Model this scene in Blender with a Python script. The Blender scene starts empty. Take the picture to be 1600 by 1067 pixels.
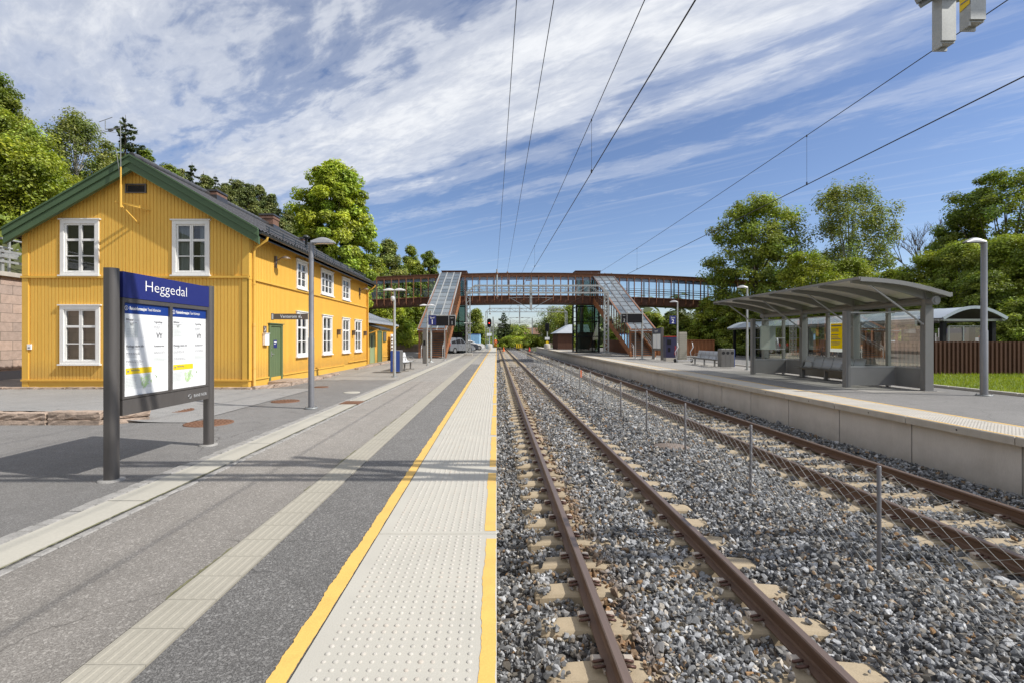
import bpy, math, random
import numpy as np
from mathutils import Vector, Matrix
R = math.radians
random.seed(7)
SC = bpy.context.scene
COL = SC.collection
HP = 1.49            # eye height above the platform
FPX = 758.0
EDGE2 = 8.0          # edge of the far platform
T1, T2 = 1.63, 6.30  # track centres
RAILZ = -0.79

# ------------------------------------------------------------------ helpers
def tag(o, label=None, cat=None, group=None, kind=None):
    if label: o['label'] = label
    if cat: o['category'] = cat
    if group: o['group'] = group
    if kind: o['kind'] = kind
    return o

def thing(name, label, cat, loc=(0, 0, 0), group=None, rz=0):
    o = bpy.data.objects.new(name, None)
    o.empty_display_size = .2
    COL.objects.link(o)
    o.location = loc
    o.rotation_euler = (0, 0, rz)
    return tag(o, label, cat, group)

def copy_tree(o, parent=None):
    c = o.copy()
    COL.objects.link(c)
    if parent is not None:
        c.parent = parent
    for ch in o.children:
        copy_tree(ch, c)
    return c

def root_of(o):
    while o.parent: o = o.parent
    return o

def vec(p): return Vector(p)

class MB:
    def __init__(s):
        s.v = []; s.f = []; s.m = []; s.sm = []; s.mi = 0; s.smooth = False
    def add(s, vs, fs):
        b = len(s.v)
        s.v.extend([tuple(p) for p in vs])
        for f in fs:
            s.f.append(tuple(b + i for i in f)); s.m.append(s.mi); s.sm.append(s.smooth)
    def poly(s, *pts): s.add(pts, [tuple(range(len(pts)))])
    def hexa(s, c):   # 8 corners: bottom 4 ccw, top 4 ccw
        s.add(c, [(3, 2, 1, 0), (4, 5, 6, 7), (0, 1, 5, 4), (1, 2, 6, 5), (2, 3, 7, 6), (3, 0, 4, 7)])
    def box(s, x0, x1, y0, y1, z0, z1):
        s.hexa([(x0, y0, z0), (x1, y0, z0), (x1, y1, z0), (x0, y1, z0), (x0, y0, z1), (x1, y0, z1), (x1, y1, z1), (x0, y1, z1)])
    def cbox(s, x0, x1, y0, y1, z0, z1, b=.01):   # box with chamfered top edges
        s.add([(x0, y0, z0), (x1, y0, z0), (x1, y1, z0), (x0, y1, z0),
               (x0, y0, z1 - b), (x1, y0, z1 - b), (x1, y1, z1 - b), (x0, y1, z1 - b),
               (x0 + b, y0 + b, z1), (x1 - b, y0 + b, z1), (x1 - b, y1 - b, z1), (x0 + b, y1 - b, z1)],
              [(3, 2, 1, 0), (0, 1, 5, 4), (1, 2, 6, 5), (2, 3, 7, 6), (3, 0, 4, 7), (4, 5, 9, 8), (5, 6, 10, 9), (6, 7, 11, 10), (7, 4, 8, 11), (8, 9, 10, 11)])
    def bar(s, p0, p1, w, h, up=(0, 0, 1)):
        p0, p1 = vec(p0), vec(p1)
        d = (p1 - p0).normalized(); u = vec(up)
        if abs(d.dot(u)) > .98: u = vec((0, 1, 0))
        a = d.cross(u).normalized() * (w / 2); b = a.cross(d).normalized() * (h / 2)
        s.hexa([p0 - a - b, p0 + a - b, p1 + a - b, p1 - a - b, p0 - a + b, p0 + a + b, p1 + a + b, p1 - a + b])
    def tube(s, pts, r, n=8, caps=True):
        pts = [vec(p) for p in pts]
        rr = r if isinstance(r, (list, tuple)) else [r] * len(pts)
        k = len(pts); vs = []; fs = []
        ref = None
        for i, p in enumerate(pts):
            d = (pts[min(i + 1, k - 1)] - pts[max(i - 1, 0)]).normalized()
            if ref is None:
                ref = vec((0, 0, 1)) if abs(d.z) < .9 else vec((1, 0, 0))
            a = d.cross(ref)
            if a.length < 1e-4: a = d.cross(vec((0, 1, 0)))
            a.normalize(); b = d.cross(a).normalized()
            ref = a.cross(d).normalized()
            for j in range(n):
                t = 2 * math.pi * j / n
                vs.append(p + (a * math.cos(t) + b * math.sin(t)) * rr[i])
        for i in range(k - 1):
            for j in range(n):
                j2 = (j + 1) % n
                fs.append((i * n + j, i * n + j2, (i + 1) * n + j2, (i + 1) * n + j))
        o = s.smooth; s.smooth = n > 5
        s.add(vs, fs); s.smooth = False
        if caps:
            s.add(vs[:n], [tuple(reversed(range(n)))]); s.add(vs[-n:], [tuple(range(n))])
        s.smooth = o
    def cyl(s, p0, p1, r0, r1=None, n=16, caps=True):
        s.tube([p0, p1], [r0, r0 if r1 is None else r1], n, caps)
    def lathe(s, c, prof, n=16):
        vs = []; fs = []
        for (r, z) in prof:
            for j in range(n):
                t = 2 * math.pi * j / n
                vs.append((c[0] + r * math.cos(t), c[1] + r * math.sin(t), c[2] + z))
        for i in range(len(prof) - 1):
            for j in range(n):
                j2 = (j + 1) % n
                fs.append((i * n + j, i * n + j2, (i + 1) * n + j2, (i + 1) * n + j))
        o = s.smooth; s.smooth = True; s.add(vs, fs); s.smooth = False
        s.add(vs[:n], [tuple(reversed(range(n)))]); s.add(vs[-n:], [tuple(range(n))]); s.smooth = o
    def prism(s, prof, off):
        o = vec(off); n = len(prof); a = [vec(p) for p in prof]; b = [p + o for p in a]
        s.add(a + b, [tuple(reversed(range(n))), tuple(range(n, 2 * n))] + [(i, (i + 1) % n, n + (i + 1) % n, n + i) for i in range(n)])
    def pbox(s, P, a0, a1, d0, d1, z0, z1):
        s.hexa([P(a0, d0, z0), P(a1, d0, z0), P(a1, d1, z0), P(a0, d1, z0), P(a0, d0, z1), P(a1, d0, z1), P(a1, d1, z1), P(a0, d1, z1)])
    def text(s, body, size, o, ux, uz, align='LEFT', sx=1.0, bold=0, fit=None):
        cu = bpy.data.curves.new('t', 'FONT'); cu.body = body; cu.size = size; cu.align_x = align; cu.resolution_u = 3
        cu.offset = bold
        ob = bpy.data.objects.new('t', cu); COL.objects.link(ob)
        bpy.context.view_layer.update()
        me = bpy.data.meshes.new_from_object(ob.evaluated_get(bpy.context.evaluated_depsgraph_get()))
        o, ux, uz = vec(o), vec(ux), vec(uz)
        if fit: sx = fit / max(1e-6, max(v.co.x for v in me.vertices))
        s.add([o + ux * (v.co.x * sx) + uz * v.co.y for v in me.vertices], [tuple(p.vertices) for p in me.polygons])
        bpy.data.meshes.remove(me); bpy.data.objects.remove(ob); bpy.data.curves.remove(cu)
    def build(s, name, mats, parent=None, label=None, cat=None, group=None, kind=None, rooted=True):
        me = bpy.data.meshes.new(name)
        off = Vector((0, 0, 0))
        if parent is not None and rooted:
            off = root_of(parent).location
        me.from_pydata([(p[0] - off[0], p[1] - off[1], p[2] - off[2]) for p in s.v], [], s.f)
        if not isinstance(mats, (list, tuple)): mats = [mats]
        for m in mats: me.materials.append(m)
        if len(mats) > 1: me.polygons.foreach_set('material_index', s.m)
        me.polygons.foreach_set('use_smooth', s.sm)
        me.update()
        o = bpy.data.objects.new(name, me); COL.objects.link(o)
        if parent is not None: o.parent = parent
        return tag(o, label, cat, group, kind)

def np_obj(name, V, Fc, mat, parent=None, cols=None, smooth=False):
    """V (n,3) and faces (m,k) as arrays -> one mesh object"""
    V = np.asarray(V, dtype=np.float32); Fc = np.asarray(Fc, dtype=np.int32)
    me = bpy.data.meshes.new(name)
    m, k = Fc.shape
    me.vertices.add(len(V)); me.vertices.foreach_set('co', V.ravel())
    me.loops.add(m * k); me.loops.foreach_set('vertex_index', Fc.ravel())
    me.polygons.add(m)
    me.polygons.foreach_set('loop_start', np.arange(0, m * k, k, dtype=np.int32))
    me.polygons.foreach_set('use_smooth', np.full(m, smooth))
    me.update(calc_edges=True)
    if cols is not None:
        a = me.attributes.new('col', 'FLOAT_COLOR', 'POINT')
        c4 = np.ones((len(V), 4), dtype=np.float32); c4[:, :3] = cols
        a.data.foreach_set('color', c4.ravel())
    me.materials.append(mat)
    o = bpy.data.objects.new(name, me); COL.objects.link(o)
    if parent is not None: o.parent = parent
    return o

# ------------------------------------------------------------------ materials
class NT:
    def __init__(s, t): s.t = t
    def n(s, typ, **kw):
        nd = s.t.nodes.new(typ)
        for k, v in kw.items():
            if k.startswith('i_'):
                key = k[2:]
                key = int(key) if key.isdigit() else key.replace('_', ' ')
                nd.inputs[key].default_value = v
            else: setattr(nd, k, v)
        return nd
    def l(s, a, b): s.t.links.new(a, b)
    def math(s, op, a, b=None, c=None, clamp=False):
        nd = s.t.nodes.new('ShaderNodeMath'); nd.operation = op; nd.use_clamp = clamp
        for i, x in enumerate((a, b, c)):
            if x is None: continue
            if isinstance(x, (int, float)): nd.inputs[i].default_value = x
            else: s.l(x, nd.inputs[i])
        return nd.outputs[0]
    def mix(s, fac, a, b, mode='MIX'):
        nd = s.t.nodes.new('ShaderNodeMix'); nd.data_type = 'RGBA'; nd.blend_type = mode
        for i, x in ((0, fac), (6, a), (7, b)):
            if isinstance(x, (int, float)): nd.inputs[i].default_value = x
            elif isinstance(x, tuple): nd.inputs[i].default_value = x if len(x) == 4 else x + (1,)
            else: s.l(x, nd.inputs[i])
        return nd.outputs[2]
    def ramp(s, fac, stops, interp='LINEAR'):
        nd = s.t.nodes.new('ShaderNodeValToRGB'); cr = nd.color_ramp; cr.interpolation = interp
        while len(cr.elements) < len(stops): cr.elements.new(.5)
        for e, (p, c) in zip(cr.elements, stops):
            e.position = p
            if isinstance(c, (int, float)): c = (c, c, c)
            e.color = tuple(c) + (1,) if len(c) == 3 else c
        s.l(fac, nd.inputs[0]); return nd.outputs[0]
    def noise(s, scale, detail=4, rough=.55, vec=None, dist=0):
        nd = s.n('ShaderNodeTexNoise', i_Scale=scale, i_Detail=detail, i_Roughness=rough, i_Distortion=dist)
        if vec is not None: s.l(vec, nd.inputs['Vector'])
        return nd.outputs['Fac']

def new_mat(name):
    m = bpy.data.materials.new(name); m.use_nodes = True
    t = NT(m.node_tree); b = m.node_tree.nodes['Principled BSDF']
    return m, t, b

def sc3(c, k): return tuple(min(1.0, x * k) for x in c)

def mat(name, c, rough=.6, metal=0.0, var=.15, scale=3.0, fine=40.0, bump=0.0, spec=.4, stretch=None, dirt=0.0, dirtc=(.12, .09, .06)):
    m, t, b = new_mat(name)
    tc = t.n('ShaderNodeTexCoord').outputs['Object']
    v = tc
    if stretch:
        mp = t.n('ShaderNodeMapping'); mp.inputs['Scale'].default_value = stretch; t.l(tc, mp.inputs[0]); v = mp.outputs[0]
    n1 = t.noise(scale, 5, .6, v); n2 = t.noise(fine, 3, .6, v)
    f = t.math('ADD', t.math('MULTIPLY', n1, .6), t.math('MULTIPLY', n2, .4))
    colr = t.ramp(f, [(.3, sc3(c, 1 - var)), (.7, sc3(c, 1 + var))])
    if dirt:
        dn = t.noise(scale * .5, 6, .65, v)
        colr = t.mix(t.math('MULTIPLY', t.ramp(dn, [(.5, 0), (.72, 1)]), dirt), colr, dirtc)
    t.l(colr, b.inputs['Base Color'])
    rr = t.math('ADD', t.math('MULTIPLY', n1, .25), rough - .125)
    t.l(rr, b.inputs['Roughness'])
    b.inputs['Metallic'].default_value = metal
    b.inputs['Specular IOR Level'].default_value = spec
    if bump:
        bp = t.n('ShaderNodeBump', i_Strength=bump, i_Distance=.01); t.l(n2, bp.inputs['Height']); t.l(bp.outputs[0], b.inputs['Normal'])
    return m

def asphalt(name, c, light, big=.25, speck=.5, streak=None):
    m, t, b = new_mat(name)
    tc = t.n('ShaderNodeTexCoord').outputs['Object']
    vo = t.n('ShaderNodeTexVoronoi', i_Scale=200.0); t.l(tc, vo.inputs['Vector'])
    vo2 = t.n('ShaderNodeTexVoronoi', i_Scale=85.0); t.l(tc, vo2.inputs['Vector'])
    sep = t.n('ShaderNodeSeparateColor'); t.l(vo.outputs['Color'], sep.inputs[0])
    sep2 = t.n('ShaderNodeSeparateColor'); t.l(vo2.outputs['Color'], sep2.inputs[0])
    g = t.ramp(sep.outputs[0], [(0, sc3(c, .66)), (.5, c), (.92, sc3(light, .82)), (1, light)])
    g = t.mix(t.math('MULTIPLY', t.ramp(sep2.outputs[1], [(.86, 0), (.97, 1)]), speck), g, sc3(light, 1.25))
    n1 = t.noise(.35, 6, .6, tc); n2 = t.noise(3.0, 5, .65, tc)
    g = t.mix(1.0, g, t.ramp(n1, [(.3, 1 - big), (.7, 1 + big * .0)]), 'MULTIPLY')
    g = t.mix(1.0, g, t.ramp(n2, [(.3, .86), (.7, 1.0)]), 'MULTIPLY')
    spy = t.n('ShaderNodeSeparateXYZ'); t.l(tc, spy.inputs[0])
    g = t.mix(1.0, g, t.ramp(t.math('MULTIPLY', spy.outputs[1], .1), [(.18, .74), (.75, 1.0)]), 'MULTIPLY')   # dimmer foreground light put into the colour, paler further along
    n5 = t.noise(.9, 6, .7, tc, 1.2)
    g = t.mix(1.0, g, t.ramp(n5, [(.28, .80), (.40, .97), (.62, 1.0), (.72, 1.06)]), 'MULTIPLY')
    vc = t.n('ShaderNodeTexVoronoi', i_Scale=5.5); t.l(tc, vc.inputs['Vector'])
    g = t.mix(t.math('MULTIPLY', t.math('LESS_THAN', vc.outputs['Distance'], .045), .35), g, sc3(c, .3))     # old gum and oil spots
    ve = t.n('ShaderNodeTexVoronoi', i_Scale=.42); ve.feature = 'DISTANCE_TO_EDGE'; wv = t.n('ShaderNodeVectorMath', operation='ADD'); nv = t.n('ShaderNodeTexNoise', i_Scale=2.5, i_Detail=5); t.l(tc, nv.inputs['Vector'])
    sv = t.n('ShaderNodeVectorMath', operation='SCALE'); sv.inputs['Scale'].default_value = .5; t.l(nv.outputs['Color'], sv.inputs[0]); t.l(tc, wv.inputs[0]); t.l(sv.outputs[0], wv.inputs[1]); t.l(wv.outputs[0], ve.inputs['Vector'])
    ck = t.math('MULTIPLY', t.math('LESS_THAN', ve.outputs['Distance'], .0032), t.ramp(n1, [(.46, 0), (.54, .6)]))
    g = t.mix(ck, g, sc3(c, .3))     # hairline cracks
    if streak:
        mp = t.n('ShaderNodeMapping'); mp.inputs['Scale'].default_value = (1.7, .06, 1); t.l(tc, mp.inputs[0])
        n3 = t.noise(1.0, 3, .5, mp.outputs[0])
        g = t.mix(1.0, g, t.ramp(n3, [(.35, 1 - streak), (.62, 1.0)]), 'MULTIPLY')
    t.l(g, b.inputs['Base Color']); b.inputs['Roughness'].default_value = .85; b.inputs['Specular IOR Level'].default_value = .25
    bp = t.n('ShaderNodeBump', i_Strength=.4, i_Distance=.004); t.l(vo.outputs['Distance'], bp.inputs['Height']); t.l(bp.outputs[0], b.inputs['Normal'])
    return m

def glass(name, tint=(.9, .95, .93), refl=.08, k=.9, rough=0.0, opac=0.0, oc=(.1, .1, .1), maxr=.9):
    m = bpy.data.materials.new(name); m.use_nodes = True
    t = NT(m.node_tree); m.node_tree.nodes.clear()
    out = t.n('ShaderNodeOutputMaterial')
    tr = t.n('ShaderNodeBsdfTransparent'); tr.inputs[0].default_value = tint + (1,)
    gl = t.n('ShaderNodeBsdfGlossy', i_Roughness=rough); gl.inputs[0].default_value = (1, 1, 1, 1)
    lw = t.n('ShaderNodeLayerWeight', i_Blend=.35)
    base = tr.outputs[0]
    if opac:
        df = t.n('ShaderNodeBsdfDiffuse'); df.inputs[0].default_value = oc + (1,)
        mx0 = t.n('ShaderNodeMixShader', i_0=opac); t.l(base, mx0.inputs[1]); t.l(df.outputs[0], mx0.inputs[2]); base = mx0.outputs[0]
    fac = t.math('MINIMUM', t.math('ADD', t.math('MULTIPLY', lw.outputs['Fresnel'], k), refl), maxr)
    mx = t.n('ShaderNodeMixShader'); t.l(fac, mx.inputs[0]); t.l(base, mx.inputs[1]); t.l(gl.outputs[0], mx.inputs[2])
    t.l(mx.outputs[0], out.inputs[0])
    return m

def leafmat(name, c, transl=.35, var=.45):
    m = bpy.data.materials.new(name); m.use_nodes = True
    t = NT(m.node_tree); m.node_tree.nodes.clear()
    out = t.n('ShaderNodeOutputMaterial')
    at = t.n('ShaderNodeAttribute', attribute_name='col')
    tc = t.n('ShaderNodeTexCoord').outputs['Object']
    nz = t.noise(.5, 3, .6, tc)
    cc = t.ramp(nz, [(.3, (c[0] * .72, c[1] * .8, c[2] * .8)), (.7, (c[0] * 1.3, c[1] * 1.2, c[2] * 1.1))])
    cc = t.mix(1.0, cc, at.outputs['Color'], 'MULTIPLY')
    df = t.n('ShaderNodeBsdfDiffuse'); t.l(cc, df.inputs[0])
    tl = t.n('ShaderNodeBsdfTranslucent'); t.l(t.mix(1.0, cc, (1.08, 1.15, .5), 'MULTIPLY'), tl.inputs[0])
    gl = t.n('ShaderNodeBsdfGlossy', i_Roughness=.45); gl.inputs[0].default_value = (.9, .95, 1, 1)
    mx = t.n('ShaderNodeMixShader', i_0=transl); t.l(df.outputs[0], mx.inputs[1]); t.l(tl.outputs[0], mx.inputs[2])
    mx2 = t.n('ShaderNodeMixShader', i_0=.025); t.l(mx.outputs[0], mx2.inputs[1]); t.l(gl.outputs[0], mx2.inputs[2])
    t.l(mx2.outputs[0], out.inputs[0])
    return m

def attrmat(name, rough=.8, bump=0, gain=1.0):
    m, t, b = new_mat(name)
    at = t.n('ShaderNodeAttribute', attribute_name='col')
    tc = t.n('ShaderNodeTexCoord').outputs['Object']
    nz = t.noise(45, 4, .65, tc)
    t.l(t.mix(1.0, at.outputs['Color'], t.ramp(nz, [(.3, .68 * gain), (.7, min(1.25 * gain, 1.6))]), 'MULTIPLY'), b.inputs['Base Color'])
    b.inputs['Roughness'].default_value = rough; b.inputs['Specular IOR Level'].default_value = .35
    return m

M = {}
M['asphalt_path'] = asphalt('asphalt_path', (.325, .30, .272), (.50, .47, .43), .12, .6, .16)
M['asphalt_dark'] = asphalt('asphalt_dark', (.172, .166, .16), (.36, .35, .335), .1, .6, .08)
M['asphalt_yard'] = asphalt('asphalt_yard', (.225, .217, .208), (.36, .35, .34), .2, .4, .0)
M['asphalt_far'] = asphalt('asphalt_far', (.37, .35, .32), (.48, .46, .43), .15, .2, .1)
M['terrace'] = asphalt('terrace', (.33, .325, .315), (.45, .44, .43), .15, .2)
M['concrete'] = mat('concrete', (.47, .455, .42), .85, var=.13, scale=1.1, fine=55, bump=.15, dirt=.22, dirtc=(.27, .25, .22))
M['tactile'] = mat('tactile', (.455, .435, .382), .8, var=.1, scale=2.2, fine=110, bump=.15, dirt=.5, dirtc=(.37, .35, .305))
M['dome'] = mat('dome', (.47, .445, .40), .8, var=.2, scale=9, fine=60, dirt=.6, dirtc=(.40, .32, .25))
M['guide'] = mat('guide', (.345, .322, .268), .85, var=.14, scale=3.0, fine=60, bump=.12, dirt=.3, dirtc=(.24, .22, .18))
M['gutter'] = mat('gutter', (.42, .40, .345), .85, var=.12, scale=2.0, fine=40, bump=.1, dirt=.35, dirtc=(.32, .3, .25))
M['sett'] = mat('sett', (.29, .28, .265), .85, var=.4, scale=7, fine=60, bump=.3)
M['yellow_paint'] = mat('yellow_paint', (.70, .44, .115), .6, var=.14, scale=6, fine=90, bump=.1, dirt=.4, dirtc=(.62, .38, .1))
M['moss'] = mat('moss', (.17, .165, .09), .95, var=.5, scale=9, fine=80, dirt=.5, dirtc=(.16, .15, .12))
M['joint'] = mat('joint', (.06, .055, .05), .9)
M['wallconc'] = mat('wallconc', (.60, .57, .53), .85, var=.12, scale=1.2, fine=60, bump=.3, stretch=(1, 1.6, .18), dirt=.6, dirtc=(.36, .335, .30))
M['coping'] = mat('coping', (.47, .44, .39), .85, var=.16, scale=2, fine=60, bump=.2, stretch=(1, 3, 1), dirt=.5, dirtc=(.24, .22, .19))
M['rail'] = mat('rail', (.135, .078, .050), .55, .15, var=.25, scale=2, fine=50, stretch=(1, .15, 1), dirt=.4, dirtc=(.13, .07, .04), spec=.5)
M['rail_top'] = mat('rail_top', (.20, .145, .12), .38, .45, var=.2, scale=2, fine=50, stretch=(2, .1, 1))
M['sleeper'] = mat('sleeper', (.37, .30, .205), .88, var=.18, scale=5, fine=60, bump=.25, dirt=.5, dirtc=(.27, .18, .1))
M['clip'] = mat('clip', (.11, .058, .045), .5, .4, var=.3)
M['clip_pad'] = mat('clip_pad', (.44, .38, .32), .6)
M['galv'] = mat('galv', (.42, .43, .42), .5, .45, var=.22, scale=5, fine=60)
M['galv_dark'] = mat('galv_dark', (.25, .26, .26), .5, .3, var=.18, scale=5, fine=60)
M['pole_grey'] = mat('pole_grey', (.165, .16, .165), .42, .35, var=.12, scale=4, fine=30, stretch=(1, 1, .3))
M['sign_grey'] = mat('sign_grey', (.135, .125, .12), .38, .45, var=.12, scale=2, fine=30, stretch=(1, 1, .2))
M['lamp_pole'] = mat('lamp_pole', (.25, .25, .265), .42, .4, var=.12, scale=3)
M['lamp_head'] = mat('lamp_head', (.36, .36, .37), .35, .4, var=.1)
M['lamp_white'] = mat('lamp_white', (.60, .60, .60), .4, var=.06)
M['lamp_lens'] = mat('lamp_lens', (.4, .41, .4), .3, var=.05)
M['yellow_wall'] = mat('yellow_wall', (.785, .470, .088), .62, var=.10, scale=3.2, fine=30, bump=.08, stretch=(2.2, 2.6, .10), dirt=.22, dirtc=(.62, .40, .105))
M['yellow_trim'] = mat('yellow_trim', (.72, .43, .075), .55, var=.07, scale=2)
M['green_paint'] = mat('green_paint', (.072, .122, .060), .5, var=.12, scale=2, fine=20, stretch=(.3, 1, 1))
M['green_door'] = mat('green_door', (.125, .175, .085), .5, var=.08, scale=2)
M['green_pale'] = mat('green_pale', (.3, .37, .2), .5, var=.08)
M['white_paint'] = mat('white_paint', (.80, .79, .765), .5, var=.04, scale=4)
M['tile'] = mat('tile', (.05, .047, .047), .3, var=.3, scale=4, fine=20, spec=.6)
M['soffit'] = mat('soffit', (.12, .11, .1), .7)
M['gutter_dark'] = mat('gutter_dark', (.05, .055, .055), .35, .3)
M['brick'] = mat('brick', (.19, .105, .075), .85, var=.35, scale=5, fine=18, bump=.3)
M['dark'] = mat('dark', (.012, .012, .014), .7)
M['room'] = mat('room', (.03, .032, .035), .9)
M['curtain'] = mat('curtain', (.48, .50, .50), .9, var=.25, scale=6, stretch=(1, 1, .05))
M['blind'] = mat('blind', (.36, .26, .17), .9, var=.12, scale=3)
M['black'] = mat('black', (.012, .012, .014), .55, spec=.2)
M['granite'] = mat('granite', (.37, .285, .225), .85, var=.35, scale=2.2, fine=30, bump=1.0)
M['granite_wall'] = None
M['slate'] = mat('slate', (.44, .47, .51), .45, .3, var=.12, scale=2)
M['shelter'] = mat('shelter', (.26, .257, .255), .45, .25, var=.08, scale=3)
M['shelter_dark'] = mat('shelter_dark', (.215, .212, .21), .5, .2, var=.08)
M['shelter_under'] = mat('shelter_under', (.68, .65, .60), .6, var=.05)  # pale underside: light bounced off the platform is put into the colour
M['shed_roof'] = mat('shed_roof', (.42, .47, .53), .4, .2, var=.1, scale=1.2)
M['steel'] = mat('steel', (.46, .46, .47), .35, .7, var=.08)
M['seat_metal'] = mat('seat_metal', (.40, .405, .41), .4, .5, var=.1)
M['corten'] = mat('corten', (.235, .105, .055), .75, var=.25, scale=1.5, fine=25, stretch=(1, 1, .3), dirt=.5, dirtc=(.13, .05, .028))
M['corten_dark'] = mat('corten_dark', (.10, .045, .028), .75, var=.3, scale=2, fine=25, stretch=(1, 1, .3))
M['corten_light'] = mat('corten_light', (.29, .118, .048), .75, var=.22, scale=1.5, fine=25, stretch=(1, 1, .4))
M['bridge_roof'] = mat('bridge_roof', (.13, .07, .05), .6, .2)
M['bridge_in'] = mat('bridge_in', (.42, .47, .66), .7)
M['blue_sign'] = mat('blue_sign', (.022, .030, .165), .35, var=.06, scale=1)
M['blue_bar'] = mat('blue_bar', (.012, .045, .24), .4, var=.04)
M['white_sign'] = mat('white_sign', (.86, .87, .88), .4, var=.015)
M['white_text'] = mat('white_text', (.9, .9, .9), .5, var=.01)
M['grey_text'] = mat('grey_text', (.22, .22, .23), .6, var=.02)
M['light_text'] = mat('light_text', (.52, .53, .54), .6, var=.02)
M['pale_box'] = mat('pale_box', (.7, .73, .72), .6, var=.02)
M['sign_yellow'] = mat('sign_yellow', (.84, .60, .02), .5, var=.04)
M['map_green'] = mat('map_green', (.55, .72, .4), .6, var=.2, scale=14)
M['way_sign'] = mat('way_sign', (.17, .135, .11), .45, .2, var=.06)
M['rust_cover'] = mat('rust_cover', (.20, .105, .065), .75, .2, var=.3, scale=14, fine=80, bump=.3)
M['cover_conc'] = mat('cover_conc', (.19, .15, .125), .8, var=.15, scale=6, bump=.2)
M['bin_grey'] = mat('bin_grey', (.16, .155, .15), .5, .2, var=.08)
M['bin_blue'] = mat('bin_blue', (.03, .075, .3), .4)
M['purple'] = mat('purple', (.032, .030, .075), .4, var=.1)
M['red'] = mat('red', (.62, .05, .03), .5)
M['orange'] = mat('orange', (.85, .17, .03), .55, var=.1)
M['skin'] = mat('skin', (.55, .33, .24), .6)
M['car_silver'] = mat('car_silver', (.30, .315, .345), .3, .5, var=.04)
M['car_dark'] = mat('car_dark', (.04, .045, .06), .25, .3, var=.04)
M['car_white'] = mat('car_white', (.7, .71, .72), .3, .1, var=.04)
M['tyre'] = mat('tyre', (.02, .02, .02), .8)
M['tail_red'] = mat('tail_red', (.5, .02, .02), .3)
M['container_blue'] = mat('container_blue', (.33, .58, .82), .5, var=.05)
M['bark'] = mat('bark', (.13, .105, .08), .9, var=.35, scale=4, fine=20, bump=.4, stretch=(1, 1, .25))
M['bark_birch'] = mat('bark_birch', (.38, .36, .33), .85, var=.4, scale=4, fine=14)
M['wire'] = mat('wire', (.035, .035, .04), .5, .3)
M['insulator'] = mat('insulator', (.2, .12, .09), .3)
M['glass'] = glass('glass', (.86, .9, .88), .012, k=.33)
M['win_glass'] = glass('win_glass', (.75, .8, .8), .06)
M['bridge_glass'] = glass('bridge_glass', (.88, .95, .99), .03, k=.6)
M['lift_glass'] = glass('lift_glass', (.36, .46, .42), .10)
M['shed_glass'] = glass('shed_glass', (.5, .52, .52), .05, opac=.25, oc=(.12, .12, .12))
M['stair_roof'] = glass('stair_roof', (.55, .6, .63), .06, k=.4, rough=.2, opac=.7, oc=(.13, .165, .20))
M['stair_roof_pale'] = glass('stair_roof_pale', (.6, .65, .66), .08, k=.5, rough=.15, opac=.62, oc=(.26, .30, .33))
M['frost'] = glass('frost', (.8, .9, .86), .05, opac=.65, oc=(.62, .7, .66))
M['grass'] = mat('grass', (.115, .165, .028), .95, var=.35, scale=2, fine=60, bump=.5)
M['soil'] = mat('soil', (.07, .075, .03), .95, var=.4, scale=.5, fine=8)
M['leaf_maple'] = leafmat('leaf_maple', (.36, .435, .05))
M['leaf_bright'] = leafmat('leaf_bright', (.27, .32, .033))
M['leaf_mid'] = leafmat('leaf_mid', (.27, .325, .05))
M['leaf_deep'] = leafmat('leaf_deep', (.20, .25, .042))
M['leaf_birch'] = leafmat('leaf_birch', (.24, .275, .075))
M['leaf_pine'] = leafmat('leaf_pine', (.19, .22, .075), .18)
M['leaf_spruce'] = leafmat('leaf_spruce', (.09, .12, .05), .15)
M['leaf_far'] = leafmat('leaf_far', (.13, .165, .065), .2)
M['stone'] = attrmat('stone', .85, gain=.98)

def dirty_foot(m, c, z0, z1):
    """rain splash: a wall darkens and browns towards the ground"""
    t = NT(m.node_tree); b = m.node_tree.nodes['Principled BSDF']; lk = b.inputs['Base Color'].links[0]; src = lk.from_socket
    g = t.n('ShaderNodeNewGeometry'); sp = t.n('ShaderNodeSeparateXYZ'); t.l(g.outputs['Position'], sp.inputs[0])
    nz = t.noise(2.6, 6, .7, g.outputs['Position'])
    z = t.math('ADD', sp.outputs[2], t.math('MULTIPLY', t.math('SUBTRACT', nz, .5), (z1 - z0) * 1.1))
    mr = t.n('ShaderNodeMapRange'); mr.inputs[1].default_value = z0; mr.inputs[2].default_value = z1; mr.inputs[3].default_value = .55; mr.inputs[4].default_value = 0; t.l(z, mr.inputs[0])
    t.l(t.mix(mr.outputs[0], src, c), b.inputs['Base Color'])
dirty_foot(M['yellow_wall'], (.36, .24, .09), .1, .95)
dirty_foot(M['wallconc'], (.20, .185, .16), -1.0, -.45)
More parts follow.
